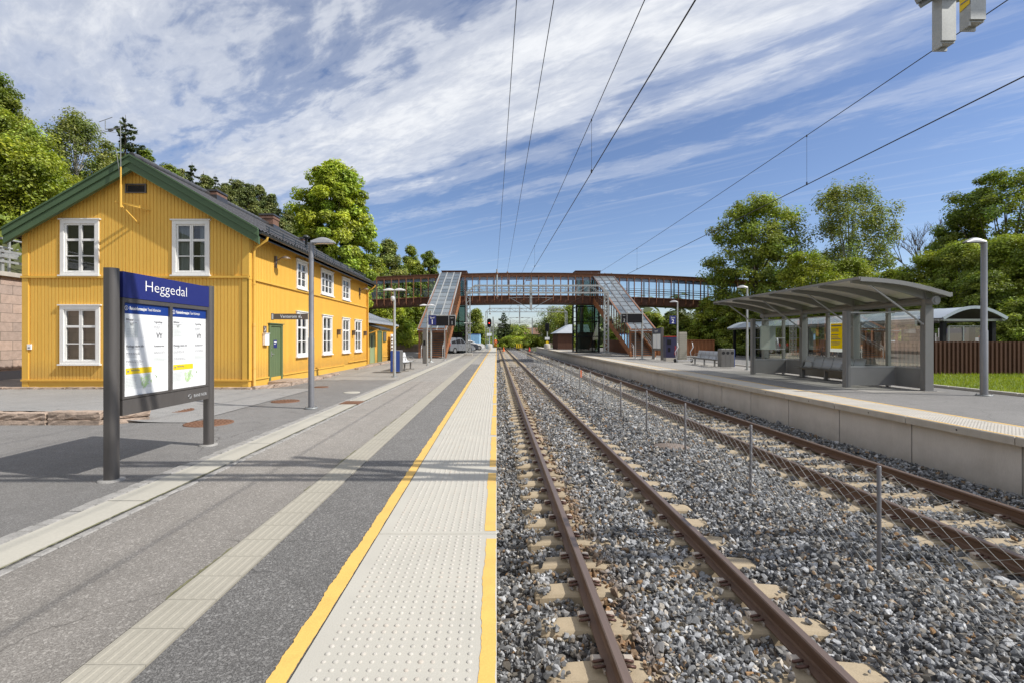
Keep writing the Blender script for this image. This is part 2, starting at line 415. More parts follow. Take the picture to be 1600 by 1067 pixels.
def granite_wall():
    m, t, b = new_mat('granite_wall')
    tc = t.n('ShaderNodeTexCoord').outputs['Object']
    mp = t.n('ShaderNodeMapping'); mp.inputs['Rotation'].default_value = (R(90), 0, R(90)); t.l(tc, mp.inputs[0])
    sp = t.n('ShaderNodeSeparateXYZ'); t.l(tc, sp.inputs[0])
    cb = t.n('ShaderNodeCombineXYZ'); t.l(sp.outputs[1], cb.inputs[0]); t.l(sp.outputs[2], cb.inputs[1])
    br = t.n('ShaderNodeTexBrick', i_Scale=1.0, i_Mortar_Size=.012, i_Brick_Width=.95, i_Row_Height=.36, i_Bias=0.0)
    br.inputs['Color1'].default_value = (.53, .40, .33, 1); br.inputs['Color2'].default_value = (.40, .32, .28, 1); br.inputs['Mortar'].default_value = (.22, .18, .15, 1)
    t.l(cb.outputs[0], br.inputs['Vector'])
    nz = t.noise(6, 6, .7, tc)
    t.l(t.mix(1.0, br.outputs['Color'], t.ramp(nz, [(.3, .75), (.7, 1.05)]), 'MULTIPLY'), b.inputs['Base Color'])
    b.inputs['Roughness'].default_value = .9
    bp = t.n('ShaderNodeBump', i_Strength=.6, i_Distance=.04); t.l(nz, bp.inputs['Height']); t.l(bp.outputs[0], b.inputs['Normal'])
    return m
M['granite_wall'] = granite_wall()

def ballast_sheet():
    m, t, b = new_mat('ballast_sheet')
    tc = t.n('ShaderNodeTexCoord').outputs['Object']
    vo = t.n('ShaderNodeTexVoronoi', i_Scale=17.0); t.l(tc, vo.inputs['Vector'])
    s = t.n('ShaderNodeSeparateColor'); t.l(vo.outputs['Color'], s.inputs[0])
    g = t.ramp(s.outputs[0], [(0, (.05, .05, .053)), (.5, (.15, .15, .155)), (.8, (.27, .27, .27)), (1, (.42, .41, .40))])
    g = t.mix(t.math('MULTIPLY', t.ramp(s.outputs[1], [(.85, 0), (.9, 1)]), .6), g, (.26, .16, .08))
    # rusty tan bed between the rails of the near track further on
    sp = t.n('ShaderNodeSeparateXYZ'); t.l(tc, sp.inputs[0])
    dx = t.math('ABSOLUTE', t.math('SUBTRACT', sp.outputs[0], T1))
    w = t.math('MULTIPLY', t.math('LESS_THAN', dx, .72), t.math('MULTIPLY', t.math('SUBTRACT', sp.outputs[1], 16.0), .06, clamp=True))
    w = t.math('MINIMUM', w, 1.0)
    g = t.mix(t.math('MULTIPLY', w, .6), g, (.40, .345, .27))
    t.l(g, b.inputs['Base Color']); b.inputs['Roughness'].default_value = .9
    bp = t.n('ShaderNodeBump', i_Strength=1.0, i_Distance=.04); bp.invert = True
    t.l(vo.outputs['Distance'], bp.inputs['Height']); t.l(bp.outputs[0], b.inputs['Normal'])
    return m
M['ballast'] = ballast_sheet()

def paper(name, c):
    m = bpy.data.materials.new(name); m.use_nodes = True
    t = NT(m.node_tree); m.node_tree.nodes.clear(); out = t.n('ShaderNodeOutputMaterial')
    tc = t.n('ShaderNodeTexCoord').outputs['Object']; nz = t.noise(3, 3, .5, tc)
    cc = t.ramp(nz, [(.3, sc3(c, .95)), (.7, c)])
    d = t.n('ShaderNodeBsdfDiffuse'); l_ = t.n('ShaderNodeBsdfTranslucent'); t.l(cc, d.inputs[0]); t.l(cc, l_.inputs[0])
    mx = t.n('ShaderNodeMixShader', i_0=.5); t.l(d.outputs[0], mx.inputs[1]); t.l(l_.outputs[0], mx.inputs[2]); t.l(mx.outputs[0], out.inputs[0])
    return m
M['paper_yellow'] = paper('paper_yellow', (.92, .66, .01)); M['paper_white'] = paper('paper_white', (.85, .86, .84)); M['paper_green'] = paper('paper_green', (.75, .82, .77))
def emis(name, c, s):
    m = bpy.data.materials.new(name); m.use_nodes = True
    b = m.node_tree.nodes['Principled BSDF']; b.inputs['Base Color'].default_value = c + (1,)
    b.inputs['Emission Color'].default_value = c + (1,); b.inputs['Emission Strength'].default_value = s
    return m
M['signal_red'] = emis('signal_red', (1.0, .05, .03), 4.0)
# ------------------------------------------------------------------ the setting: ground, platforms, track bed
rng = np.random.default_rng(11)
def curve_x(y): return -0.00022 * max(0.0, y - 120.0) ** 2

def sheet(name, x0, x1, y0, y1, z, m, ny=1):
    b = MB(); b.poly((x0, y0, z), (x1, y0, z), (x1, y1, z), (x0, y1, z))
    return b.build(name, m, kind='structure')

def hill_z(x, y):
    if x > -19.3: return -1.4
    d = -19.3 - x
    fade = 1.0 if y < 60 else max(.12, 1 - (y - 60) / 90.0)
    return (3.6 + min(55, .45 * d) ) * fade

def terrain():
    xs = [-900, -500, -300, -200, -140, -100, -80, -65, -52, -42, -34, -28, -24, -21, -19.4, -19.2, 0, 30, 80, 200, 500, 1000]
    ys = [-60, -20, 0, 10, 20, 30, 40, 50, 60, 75, 90, 110, 140, 180, 250, 350, 500, 800, 1300, 2500]
    V = []; n = len(xs)
    for y in ys:
        for x in xs:
            z = hill_z(x, y)
            if y > 300: z = max(z, -1.4 + min(38, (y - 300) * .035) * (0.6 + .4 * math.sin(x * .011 + 1)))
            V.append((x, y, z))
    Fc = [(j * n + i, j * n + i + 1, (j + 1) * n + i + 1, (j + 1) * n + i) for j in range(len(ys) - 1) for i in range(n - 1)]
    o = np_obj('terrain', V, Fc, M['soil'], smooth=True); tag(o, kind='structure')
terrain()

YEND = 92.0
# near platform with the yard in front of the house
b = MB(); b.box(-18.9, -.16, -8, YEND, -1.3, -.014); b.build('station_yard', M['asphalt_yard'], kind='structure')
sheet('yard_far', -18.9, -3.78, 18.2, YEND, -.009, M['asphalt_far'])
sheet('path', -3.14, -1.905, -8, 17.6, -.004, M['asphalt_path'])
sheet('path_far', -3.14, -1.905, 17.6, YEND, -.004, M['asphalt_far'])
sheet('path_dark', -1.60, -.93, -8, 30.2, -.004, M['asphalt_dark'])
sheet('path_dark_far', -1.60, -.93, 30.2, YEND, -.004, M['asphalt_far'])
b = MB(); b.box(-3.615, -3.265, -8, YEND, -.3, 0.0); b.build('gutter_strip', M['gutter'], kind='structure')
b = MB()
y = -8
while y < YEND:
    b.mi = 0; b.poly((-3.612, y, .003), (-3.268, y, .003), (-3.268, y + .006, .003), (-3.612, y + .006, .003)); y += 2.5
b.build('gutter_joint', M['joint'], kind='structure')

def ragged(name, x0, x1, y0, y1, z, m, jl, jr, step=.02, seed=1, chips=0):
    """painted strip with worn edges"""
    r = np.random.default_rng(seed)
    n = max(2, int((y1 - y0) / step)); ys = np.linspace(y0, y1, n + 1)
    def edge(j):
        a = np.cumsum(r.normal(0, 1, n + 1)); k = 9
        sm = np.convolve(r.normal(0, 1, n + 1 + k), np.ones(k) / k, 'valid')[:n + 1] * 1.6
        return j * (np.clip(sm, -1.6, 1.6) + .35 * r.normal(0, 1, n + 1))
    l = x0 + edge(jl); rr = x1 + edge(jr)
    V = np.empty(((n + 1) * 2, 3)); V[0::2, 0] = l; V[1::2, 0] = rr; V[0::2, 1] = ys; V[1::2, 1] = ys; V[:, 2] = z
    i = np.arange(n) * 2
    return V, np.stack([i, i + 1, i + 3, i + 2], 1)

def strips(name, parts, m, kind='structure'):
    Vs = []; Fs = []; b0 = 0
    for V, Fc in parts:
        Vs.append(V); Fs.append(Fc + b0); b0 += len(V)
    return tag(np_obj(name, np.concatenate(Vs), np.concatenate(Fs), m), kind=kind)

# stone setts either side of the gutter strip
def setts(name, x0, x1, seed):
    r = random.Random(seed); V = []; Fc = []; y = -2.0
    while y < 34:
        L = r.uniform(.14, .2)
        a0, a1 = x0 + r.uniform(0, .022), x1 - r.uniform(0, .022); y0, y1 = y + .006, y + L - .006
        z = r.uniform(-.006, .004); i = len(V); e = .012
        V += [(a0, y0, z - .012), (a1, y0, z - .012), (a1, y1, z - .012), (a0, y1, z - .012), (a0 + e, y0 + e, z), (a1 - e, y0 + e, z), (a1 - e, y1 - e, z), (a0 + e, y1 - e, z)]
        Fc += [(i + 4, i + 5, i + 6, i + 7), (i, i + 1, i + 5, i + 4), (i + 1, i + 2, i + 6, i + 5), (i + 2, i + 3, i + 7, i + 6), (i + 3, i, i + 4, i + 7)]
        y += L
    tag(np_obj(name, V, Fc, M['sett']), kind='structure')
setts('sett_row', -3.775, -3.617, 1)
setts('sett_row', -3.235, -3.142, 2)
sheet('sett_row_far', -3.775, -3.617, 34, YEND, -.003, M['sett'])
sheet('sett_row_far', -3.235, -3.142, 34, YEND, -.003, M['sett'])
mp_ = [ragged('m', -3.258, -3.243, -2, 26, -.001, None, .006, .006, .03, 3)]
yy = -1.0
rr_ = random.Random(5)
while yy < 14:     # short tufts of moss in the joint left of the guide strip
    L = rr_.uniform(.15, .9); mp_.append(ragged('m', -1.912, -1.899, yy, yy + L, .0015, None, .009, .002, .012, int(yy * 100) + 200)); yy += L + rr_.uniform(.2, 1.4)
strips('moss', mp_, M['moss'], 'stuff')

# guide strip: ribbed tiles
b = MB()
y = -1.97
while y < 60:
    b.box(-1.897, -1.612, y, y + .277, -.03, 0.0)
    if y < 22:
        for k in range(5):
            x = -1.872 + k * .058
            b.add([(x - .015, y + .01, .0005), (x + .015, y + .01, .0005), (x + .015, y + .267, .0005), (x - .015, y + .267, .0005),
                   (x - .009, y + .016, .0032), (x + .009, y + .016, .0032), (x + .009, y + .261, .0032), (x - .009, y + .261, .0032)],
                  [(4, 5, 6, 7), (0, 1, 5, 4), (1, 2, 6, 5), (2, 3, 7, 6), (3, 0, 4, 7)])
    y += .28
b.build('guide_strip', M['guide'], kind='structure')
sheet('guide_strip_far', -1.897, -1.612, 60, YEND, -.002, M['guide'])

# platform edge slabs with domes, both platforms
def domes(xa, xb, nx, y0, y1, seed, yskip):
    r = np.random.default_rng(seed)
    V = []; Fc = []
    n = 8
    ang = np.arange(n) * 2 * np.pi / n
    prof = [(.0135, 0.0), (.0115, .0035), (.006, .0055)]
    xs = np.linspace(xa, xb, nx)
    y = y0
    pts = []
    while y < y1:
        k = (y - 3.74) % 1.92
        if .06 < k < 1.87:
            for x in xs: pts.append((x, y))
        y += .0575
    pts = np.array(pts)
    per = n * 3
    base = np.concatenate([np.stack([p[0] * np.cos(ang), p[0] * np.sin(ang), np.full(n, p[1])], 1) for p in prof])
    f = []
    for i in range(2):
        for j in range(n):
            j2 = (j + 1) % n; f.append((i * n + j, i * n + j2, (i + 1) * n + j2, (i + 1) * n + j))
    for j in range(0, n, 2):    # cap as quads
        pass
    f.append((2 * n, 2 * n + 1, 2 * n + 2, 2 * n + 3)); f.append((2 * n, 2 * n + 3, 2 * n + 4, 2 * n + 7)); f.append((2 * n + 4, 2 * n + 5, 2 * n + 6, 2 * n + 7))
    f = np.array(f)
    s = r.uniform(.85, 1.1, len(pts))
    Vv = (base[None] * s[:, None, None]) + np.concatenate([pts, np.zeros((len(pts), 1))], 1)[:, None]
    Ff = f[None] + (np.arange(len(pts)) * per)[:, None, None]
    return Vv.reshape(-1, 3), Ff.reshape(-1, 4)

b = MB()
for k in range(-4, 47):
    y0 = 3.74 + k * 1.92
    b.cbox(-.912, 0.0, y0 + .006, y0 + 1.914, -.14, 0.0, .006)
b.build('platform_edge', M['tactile'], kind='structure')
b = MB(); b.box(-.16, -.05, -8, YEND, -1.3, -.141); b.build('platform_wall', M['wallconc'], kind='structure')
V, Fc = domes(-.803, -.127, 13, 1.5, 52, 3, None)
tag(np_obj('tactile_domes', V, Fc, M['dome'], smooth=True), kind='structure')
pl = [ragged('y', -1.008, -.914, -2, YEND, .0025, None, .0065, .002, .018, 21)]
strips('yellow_line', pl, M['yellow_paint'])
pl = []
for k in range(-4, 46):
    y0 = 3.74 + k * 1.92
    a = .05; e = .1 if k % 3 else .22
    pl.append(ragged('y', -.092 + (.012 if k % 2 else 0), -.006, y0 + a, y0 + 1.92 - e, .0025, None, .006, .003, .025, 300 + k))
strips('yellow_line', pl, M['yellow_paint'])

# far platform
X2 = EDGE2
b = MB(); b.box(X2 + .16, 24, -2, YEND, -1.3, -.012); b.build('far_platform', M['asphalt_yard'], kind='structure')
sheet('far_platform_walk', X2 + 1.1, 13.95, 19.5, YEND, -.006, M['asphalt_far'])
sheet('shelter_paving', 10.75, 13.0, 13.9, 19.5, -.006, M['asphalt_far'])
b = MB()
for k in range(-3, 46):
    y0 = 7.49 + k * 2.0
    b.cbox(X2, X2 + 1.0, y0 + .008, y0 + 1.992, -.13, 0.0, .012)
b.build('platform_edge', M['coping'], kind='structure')
b = MB()
for k in range(-3, 46):
    y0 = 7.49 + k * 2.0
    b.box(X2 + .12, X2 + .3, y0 + .014, y0 + 1.986, -1.3, -.131)
b.build('platform_wall', M['wallconc'], kind='structure')
b = MB(); b.box(X2 + .17, X2 + .29, 0, YEND, -1.28, -.135); b.build('wall_joint', M['joint'], kind='structure')
b = MB()       # lifting sockets in the coping
for k in range(0, 20):
    y0 = 7.49 + k * 2.0 + .95
    b.cyl((X2 - .002, y0, -.068), (X2 + .02, y0, -.068), .016, n=10)
b.build('coping_socket', M['joint'], kind='structure')
V, Fc = domes(X2 + .13, X2 + .86, 13, 5, 30, 4, None)
tag(np_obj('tactile_domes', V, Fc, M['dome'], smooth=True), kind='structure')
pl = [ragged('y', X2 + .03, X2 + .085, 1, YEND, .003, None, .008, .006, .05, 31), ragged('y', X2 + 1.0, X2 + 1.075, 1, YEND, .003, None, .008, .008, .05, 32)]
strips('yellow_line', pl, M['yellow_paint'])
b = MB()
for k in range(-2, 30):
    b.cbox(13.96, 14.12, 1 + k * 1.0 + .006, 2 + k * 1.0 - .006, -.3, .07, .015)
b.build('kerb', M['coping'], kind='structure')
b = MB(); b.poly((14.12, 0, .045), (70, 0, .3), (70, 21.5, .3), (14.12, 21.5, .045)); b.build('lawn', M['grass'], kind='structure')
b = MB(); b.poly((24.01, 21.51, .05), (90, 21.51, .3), (90, 130, .3), (24.01, 130, .05)); b.build('lawn', M['grass'], kind='structure')
def grass_blades():
    n = 26000
    r = np.random.default_rng(5)
    x = r.uniform(14.14, 25.5, n); y = 11 + 9.3 * r.random(n)
    h = r.uniform(.04, .11, n) * (1 + .8 * (r.random(n) < .06)); a = r.uniform(0, 6.28, n); w = r.uniform(.006, .014, n); l = r.uniform(-.05, .05, (n, 2))
    z = .045 + (x - 14.12) / 55.9 * .255
    V = np.empty((n, 3, 3)); ca, sa = np.cos(a) * w, np.sin(a) * w
    V[:, 0] = np.stack([x - ca, y - sa, z], 1); V[:, 1] = np.stack([x + ca, y + sa, z], 1); V[:, 2] = np.stack([x + l[:, 0], y + l[:, 1], z + h], 1)
    c = np.repeat(r.uniform(.6, 1.35, (n, 1)) * np.array([[1, 1, .9]]), 3, 0)
    o = np_obj('grass', V.reshape(-1, 3), np.arange(n * 3).reshape(-1, 3), M['leaf_bright'], cols=c)
    tag(o, kind='stuff')
grass_blades()

# terrace in front of the gable
b = MB()
def tz(x, y):
    t = min(1, max(0, (-6.1 - x) / 2.2)); t = t * t * (3 - 2 * t)
    return -.004 + .21 * t * min(1, max(0, (15.3 - y) / 6.4))
xs = np.linspace(-18.8, -5.6, 34); ys = np.linspace(8.82, 14.95, 14)
V = [(x, y, tz(x, y)) for y in ys for x in xs]; n = len(xs)
Fc = [(j * n + i, j * n + i + 1, (j + 1) * n + i + 1, (j + 1) * n + i) for j in range(13) for i in range(n - 1)]
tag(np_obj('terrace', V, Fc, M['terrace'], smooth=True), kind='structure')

# ------------------------------------------------------------------ ballast
def zb(x, y):
    d1 = np.abs(x - T1); d2 = np.abs(x - T2)
    z = np.full(np.shape(x), -1.020)
    z = z + .075 * np.exp(-(d1 / .36) ** 2) + .0 * d2
    z = z + .10 * np.exp(-((x - 3.9) / .9) ** 2) - .10 * np.exp(-((x - .1) / .25) ** 2) + .1 * np.exp(-((x - 8.0) / .35) ** 2)
    z = z + .018 * np.sin(x * 2.3 + y * .7) * np.sin(y * 1.3 - x * .5) + .012 * np.sin(y * 3.1 + x * 3)
    return z
xs = np.linspace(-.16, 8.14, 60); ys = np.concatenate([np.arange(-6, 30, .3), np.arange(30, 121, 2.0), np.arange(124, 330, 4.0)])
X, Y = np.meshgrid(xs, ys); Z = zb(X, Y) - .022 - np.where(Y < 24, .045, 0)
XC = X + np.array([curve_x(y) for y in ys])[:, None]
n = len(xs); m_ = len(ys)
V = np.stack([XC, Y, Z], 2).reshape(-1, 3)
i, j = np.meshgrid(np.arange(n - 1), np.arange(m_ - 1)); q = (j * n + i).ravel()
tag(np_obj('ballast_bed', V, np.stack([q, q + 1, q + n + 1, q + n], 1), M['ballast'], smooth=True), kind='structure')

def rock_shapes(k, r):
    out = []
    import bmesh
    for s in range(k):
        bm = bmesh.new()
        pts = r.normal(0, 1, (13, 3)); pts /= np.linalg.norm(pts, axis=1)[:, None]
        pts *= r.uniform(.8, 1.0, (13, 1)) * np.array([1.0, r.uniform(.6, .85), r.uniform(.42, .7)])
        for p in pts: bm.verts.new(p)
        bmesh.ops.convex_hull(bm, input=bm.verts)
        bmesh.ops.delete(bm, geom=[v for v in bm.verts if not v.link_faces], context='VERTS')
        bmesh.ops.triangulate(bm, faces=bm.faces)
        bm.verts.index_update()
        out.append((np.array([v.co[:] for v in bm.verts]), np.array([[v.index for v in f.verts] for f in bm.faces])))
        bm.free()
    return out

SL_SP = .6
SL_Y0 = 1.23       # a sleeper row lies at y = SL_Y0 + k*.6
def ballast_stones():
    r = np.random.default_rng(42)
    shapes = rock_shapes(16, r)
    zones = [(1.6, 4.5, 900, .031), (4.5, 8, 620, .034), (8, 14, 400, .039), (14, 24, 210, .046), (24, 45, 70, .062)]
    P = []; S = []
    for y0, y1, den, size in zones:
        xmax = 8.12
        n = int((y1 - y0) * 8.1 * den)
        x = r.uniform(.0, xmax, n); y = r.uniform(y0, y1, n)
        # only what the frame can reach (with a margin for a step aside)
        keep = x < y * 1.25 + 1.2
        P.append(np.stack([x, y], 1)[keep]); S.append(size * np.exp(r.normal(0, .30, keep.sum())))
    P = np.concatenate(P); S = np.concatenate(S)
    x, y = P[:, 0], P[:, 1]
    z = zb(x, y) + r.uniform(-.012, .016, len(x))
    k = np.abs((y - SL_Y0 + .3) % SL_SP - .3)
    keep = np.ones(len(x), bool)
    for T in (T1, T2):
        d = np.abs(x - T)
        onsl = (k < .125) & (d < 1.27)
        cover = r.random(len(x)) < np.where(d < .47, 1.0 if T == T1 else .16, np.where(d < .55, .5, np.where(d > np.where(x < T, 1.10, 1.22), .8, .015)))
        keep &= ~(onsl & ~cover)
        z = np.where(onsl & cover, np.maximum(z, -.962), z)
        keep &= ~(np.abs(d - .7525) < .088)
        # lower bed around the sleeper seats
        z = np.where((d > .45) & (d < 1.2) & ~onsl, z - .014, z)
    keep &= ~(((x - 4.0) ** 2 + (y - 11.1) ** 2) < .42 ** 2)
    x, y, z, S = x[keep], y[keep], z[keep], S[keep]
    n = len(x)
    # colours
    u = r.random(n)
    base = np.interp(u, [0, .3, .6, .85, 1], [.08, .15, .24, .37, .53])[:, None] * np.array([[.985, 1.0, 1.02]])
    br = r.random(n) < .055
    base[br] = np.array([.26, .18, .11]) * r.uniform(.6, 1.3, (br.sum(), 1))
    rust = np.zeros(n)
    rust = np.maximum(rust, .92 * np.exp(-((x - (T1 - .58)) / .15) ** 2) * (r.random(n) < .85))
    rust = np.maximum(rust, .45 * np.exp(-((np.abs(x - T1) - .75) / .2) ** 2) * (r.random(n) < .5))
    rust = np.maximum(rust, .4 * np.exp(-((np.abs(x - T2) - .75) / .22) ** 2) * (r.random(n) < .5))
    rust = np.maximum(rust, .22 * (np.abs(x - T1) < .6) * np.clip((y - 14) / 14, 0, 1))
    tan = np.array([.25, .155, .08]) * r.uniform(.6, 1.3, (n, 1))
    base = base * (1 - rust[:, None]) + tan * rust[:, None]
    wm = (r.random(n) < .22); base[wm] *= np.array([1.12, 1.0, .84])
    # orientation
    q = r.normal(0, 1, (n, 4)); q[:, 0] *= 1.2; q /= np.linalg.norm(q, axis=1)[:, None]
    w_, a, b_, c = q.T
    Rm = np.stack([np.stack([1 - 2 * (b_ * b_ + c * c), 2 * (a * b_ - c * w_), 2 * (a * c + b_ * w_)], 1),
                   np.stack([2 * (a * b_ + c * w_), 1 - 2 * (a * a + c * c), 2 * (b_ * c - a * w_)], 1),
                   np.stack([2 * (a * c - b_ * w_), 2 * (b_ * c + a * w_), 1 - 2 * (a * a + b_ * b_)], 1)], 1)
    sid = r.integers(0, len(shapes), n)
    Vs, Fs, Cs = [], [], []; off = 0
    for s, (sv, sf) in enumerate(shapes):
        id_ = np.where(sid == s)[0]
        if not len(id_): continue
        vv = np.einsum('nij,kj->nki', Rm[id_], sv) * S[id_][:, None, None] + np.stack([x[id_], y[id_], z[id_]], 1)[:, None]
        ff = sf[None] + (np.arange(len(id_)) * len(sv))[:, None, None] + off
        Vs.append(vv.reshape(-1, 3)); Fs.append(ff.reshape(-1, 3)); Cs.append(np.repeat(base[id_], len(sv), 0)); off += len(id_) * len(sv)
    o = np_obj('ballast_stones', np.concatenate(Vs), np.concatenate(Fs), M['stone'], cols=np.concatenate(Cs))
    tag(o, kind='stuff')
ballast_stones()

# ------------------------------------------------------------------ rails, sleepers
RP = [(-.075, -.172), (.075, -.172), (.075, -.160), (.02, -.145), (.009, -.125), (.009, -.055), (.02, -.042), (.035, -.036), (.036, -.010), (.028, 0), (-.028, 0), (-.036, -.010), (-.035, -.036), (-.02, -.042), (-.009, -.055), (-.009, -.125), (-.02, -.145), (-.075, -.160)]
def make_rail(x, label):
    ys = [-6, 20, 50, 80, 120] + list(range(126, 330, 6))
    b = MB(); n = len(RP); V = []
    for yv in ys:
        for (a, z) in RP: V.append((x + a + curve_x(yv), yv, RAILZ + z))
    Fs = []
    for i in range(len(ys) - 1):
        for j in range(n):
            Fs.append((i * n + j, i * n + (j + 1) % n, (i + 1) * n + (j + 1) % n, (i + 1) * n + j))
    b.add(V, Fs)
    b.m = [1 if (k % n) in (8, 9, 10) else 0 for k in range(len(Fs))]
    return b.build('rail', [M['rail'], M['rail_top']], label=label, cat='rail')
make_rail(T1 - .7525, 'rusty brown rail nearest the left platform edge')
make_rail(T1 + .7525, 'rusty brown right-hand rail of the left track')
make_rail(T2 - .7525, 'rusty brown rail of the right track beside the wire fence')
make_rail(T2 + .7525, 'rusty brown rail nearest the concrete platform wall')

def sleeper_mesh(T):
    b = MB(); z1 = RAILZ - .185; z0 = z1 - .2
    secs = [(-1.25, .10, -.035), (-1.21, .115, -.02), (-.95, .12, -.004), (-.55, .12, 0), (-.35, .10, -.03), (.35, .10, -.03), (.55, .12, 0), (.95, .12, -.004), (1.21, .115, -.02), (1.25, .10, -.035)]
    V = []; Fs = []
    for (x, w, dz) in secs:
        V += [(x, -w - .035, z0), (x, w + .035, z0), (x, w + .008, z1 + dz - .022), (x, w - .014, z1 + dz), (x, -w + .014, z1 + dz), (x, -w - .008, z1 + dz - .022)]
    n = 6
    for i in range(len(secs) - 1):
        for j in range(n): Fs.append((i * n + j, i * n + (j + 1) % n, (i + 1) * n + (j + 1) % n, (i + 1) * n + j))
    Fs += [tuple(range(n)), tuple(range((len(secs) - 1) * n, len(secs) * n))]
    b.add(V, Fs); return b
def clip_mesh(s):
    """spring clip at the origin, s = +1: sits on the right of the rail"""
    b = MB(); zt = RAILZ - .185
    b.mi = 1; b.cbox(s * .08 - .008, s * .08 + .03 if s > 0 else s * .08 + .012, -.055, .055, zt, zt + .028, .006)
    b.cbox(min(s * .08, s * .16), max(s * .08, s * .16), .03, .095, zt, zt + .062, .012)
    b.mi = 0
    for dy in (-.035, .03):
        p = [(s * .075, dy, zt + .05), (s * .10, dy - .018, zt + .062), (s * .145, dy - .012, zt + .05), (s * .155, dy + .012, zt + .038), (s * .12, dy + .02, zt + .035), (s * .085, dy + .012, zt + .045)]
        b.tube(p, .0115, 6)
    return b
sl0 = sleeper_mesh(0).build('concrete_sleeper', M['sleeper'])
clips = [clip_mesh(-1).build('rail_clip', [M['clip'], M['clip_pad']]), clip_mesh(1).build('rail_clip', [M['clip'], M['clip_pad']])]
used_s = [False, False, False]
def place_sleepers(T, label, group, y_to, y_clip):
    k = 0
    y = SL_Y0
    while y < y_to:
        if used_s[0]:
            o = sl0.copy(); COL.objects.link(o)
        else: o = sl0; used_s[0] = True
        o.location = (T, y, 0)
        tag(o, label, 'sleeper', group)
        if y < y_clip:
            for rx in (-.7525, .7525):
                for ci, c in enumerate(clips):
                    if used_s[1 + ci]: cc = c.copy(); COL.objects.link(cc)
                    else: cc = c; used_s[1 + ci] = True
                    cc.location = (rx, 0, 0); cc.parent = o
        y += SL_SP; k += 1
    return y
ya = place_sleepers(T1, 'tan concrete sleeper in the ballast under the left track', 'concrete sleepers of the left track', 88, 17)
yb_ = place_sleepers(T2, 'tan concrete sleeper in the ballast under the right track', 'concrete sleepers of the right track', 80, 15)
b = MB()
for T, y0 in ((T1, ya), (T2, yb_)):
    y = y0
    while y < 200:
        x = T + curve_x(y); b.box(x - 1.25, x + 1.25, y - .12, y + .12, -1.1, -.985); y += SL_SP
b.build('distant_sleepers', M['sleeper'], kind='stuff')

# fence between the tracks
def chain_fence():
    t = thing('track_fence', 'low sagging wire mesh fence on grey posts between the tracks', 'fence', (3.96, 5.0, -1.0))
    px = 3.96; ys = [5.0 + 2.6 * k for k in range(-2, 31)]
    rr = random.Random(4); tops = []
    for y in ys:
        x = px + rr.uniform(-.02, .02); lean = rr.uniform(-.012, .012)
        zt = .19 if y < 5.5 else .16
        b = MB(); b.tube([(x, y, -1.1), (x + lean, y, zt), (x + lean, y, zt + .006)], [.021, .021, .014], 10)
        b.build('post', M['pole_grey'], t); tops.append((x, y, zt))
    V = []; Fs = []
    def wire(pts, r):
        i = len(V)
        for k, p in enumerate(pts):
            for a in range(3):
                an = a * 2.094
                V.append((p[0] + r * math.cos(an), p[1], p[2] + r * math.sin(an)))
        for k in range(len(pts) - 1):
            for a in range(3):
                a2 = (a + 1) % 3
                Fs.append((i + k * 3 + a, i + k * 3 + a2, i + (k + 1) * 3 + a2, i + (k + 1) * 3 + a))
    zlo = -1.0
    def top_at(y):
        for k in range(len(ys) - 1):
            if ys[k] <= y <= ys[k + 1]:
                u = (y - ys[k]) / (ys[k + 1] - ys[k]); a, c = tops[k], tops[k + 1]
                return a[0] + (c[0] - a[0]) * u + .05 * math.sin(math.pi * u) , a[2] + (c[2] - a[2]) * u - .10 * math.sin(math.pi * u) - .03
        return px, .1
    y = -.1; wi = 0
    while y < 82:
        w = .10 if y < 16 else (.12 if y < 34 else .2)
        hz = .055 if y < 16 else (.09 if y < 34 else .16)
        n = max(3, int(1.15 / hz)); pts = []; tx, tzv = top_at(y)
        for k in range(n + 1):
            u = k / n; z = tzv + (zlo - tzv) * u
            wob = .012 * math.sin(k * 1.7 + y * 3)
            pts.append((px + (tx - px) * (1 - u) + wob * .6, y + (w * .5 if (k + wi) % 2 else -w * .5) + wob * .5, z))
        wire(pts, .0024 if y < 16 else .003); y += w; wi += 1
    tw = []
    y = -.1
    while y < 82:
        x, z = top_at(y); tw.append((x, y, z)); y += .2
    wire(tw, .002)
    off = np.array(t.location)
    o = np_obj('wire_mesh', np.array(V) - off, Fs, M['galv'], parent=t)
chain_fence()
b = MB(); b.lathe((4.0, 11.1, -1.0), [(.40, -.1), (.40, .045), (.385, .06), (.001, .06)], 28)
for a in (0, 1):
    b.cyl((3.92 + a * .16, 11.1, -.94), (3.92 + a * .16, 11.1, -.934), .025, n=8)
b.build('manhole_cover', M['cover_conc'], label='round concrete manhole cover in the ballast between the tracks', cat='manhole cover')
t = thing('marker_board', 'small orange marker board behind the wire fence between the tracks', 'marker', (4.06, 23.3, -1.0))
b = MB(); b.box(4.02, 4.10, 23.28, 23.30, -.30, .06); b.build('board', M['orange'], t)
b = MB(); b.bar((4.06, 23.32, -1.1), (4.06, 23.32, .05), .03, .03); b.build('post', M['galv'], t)
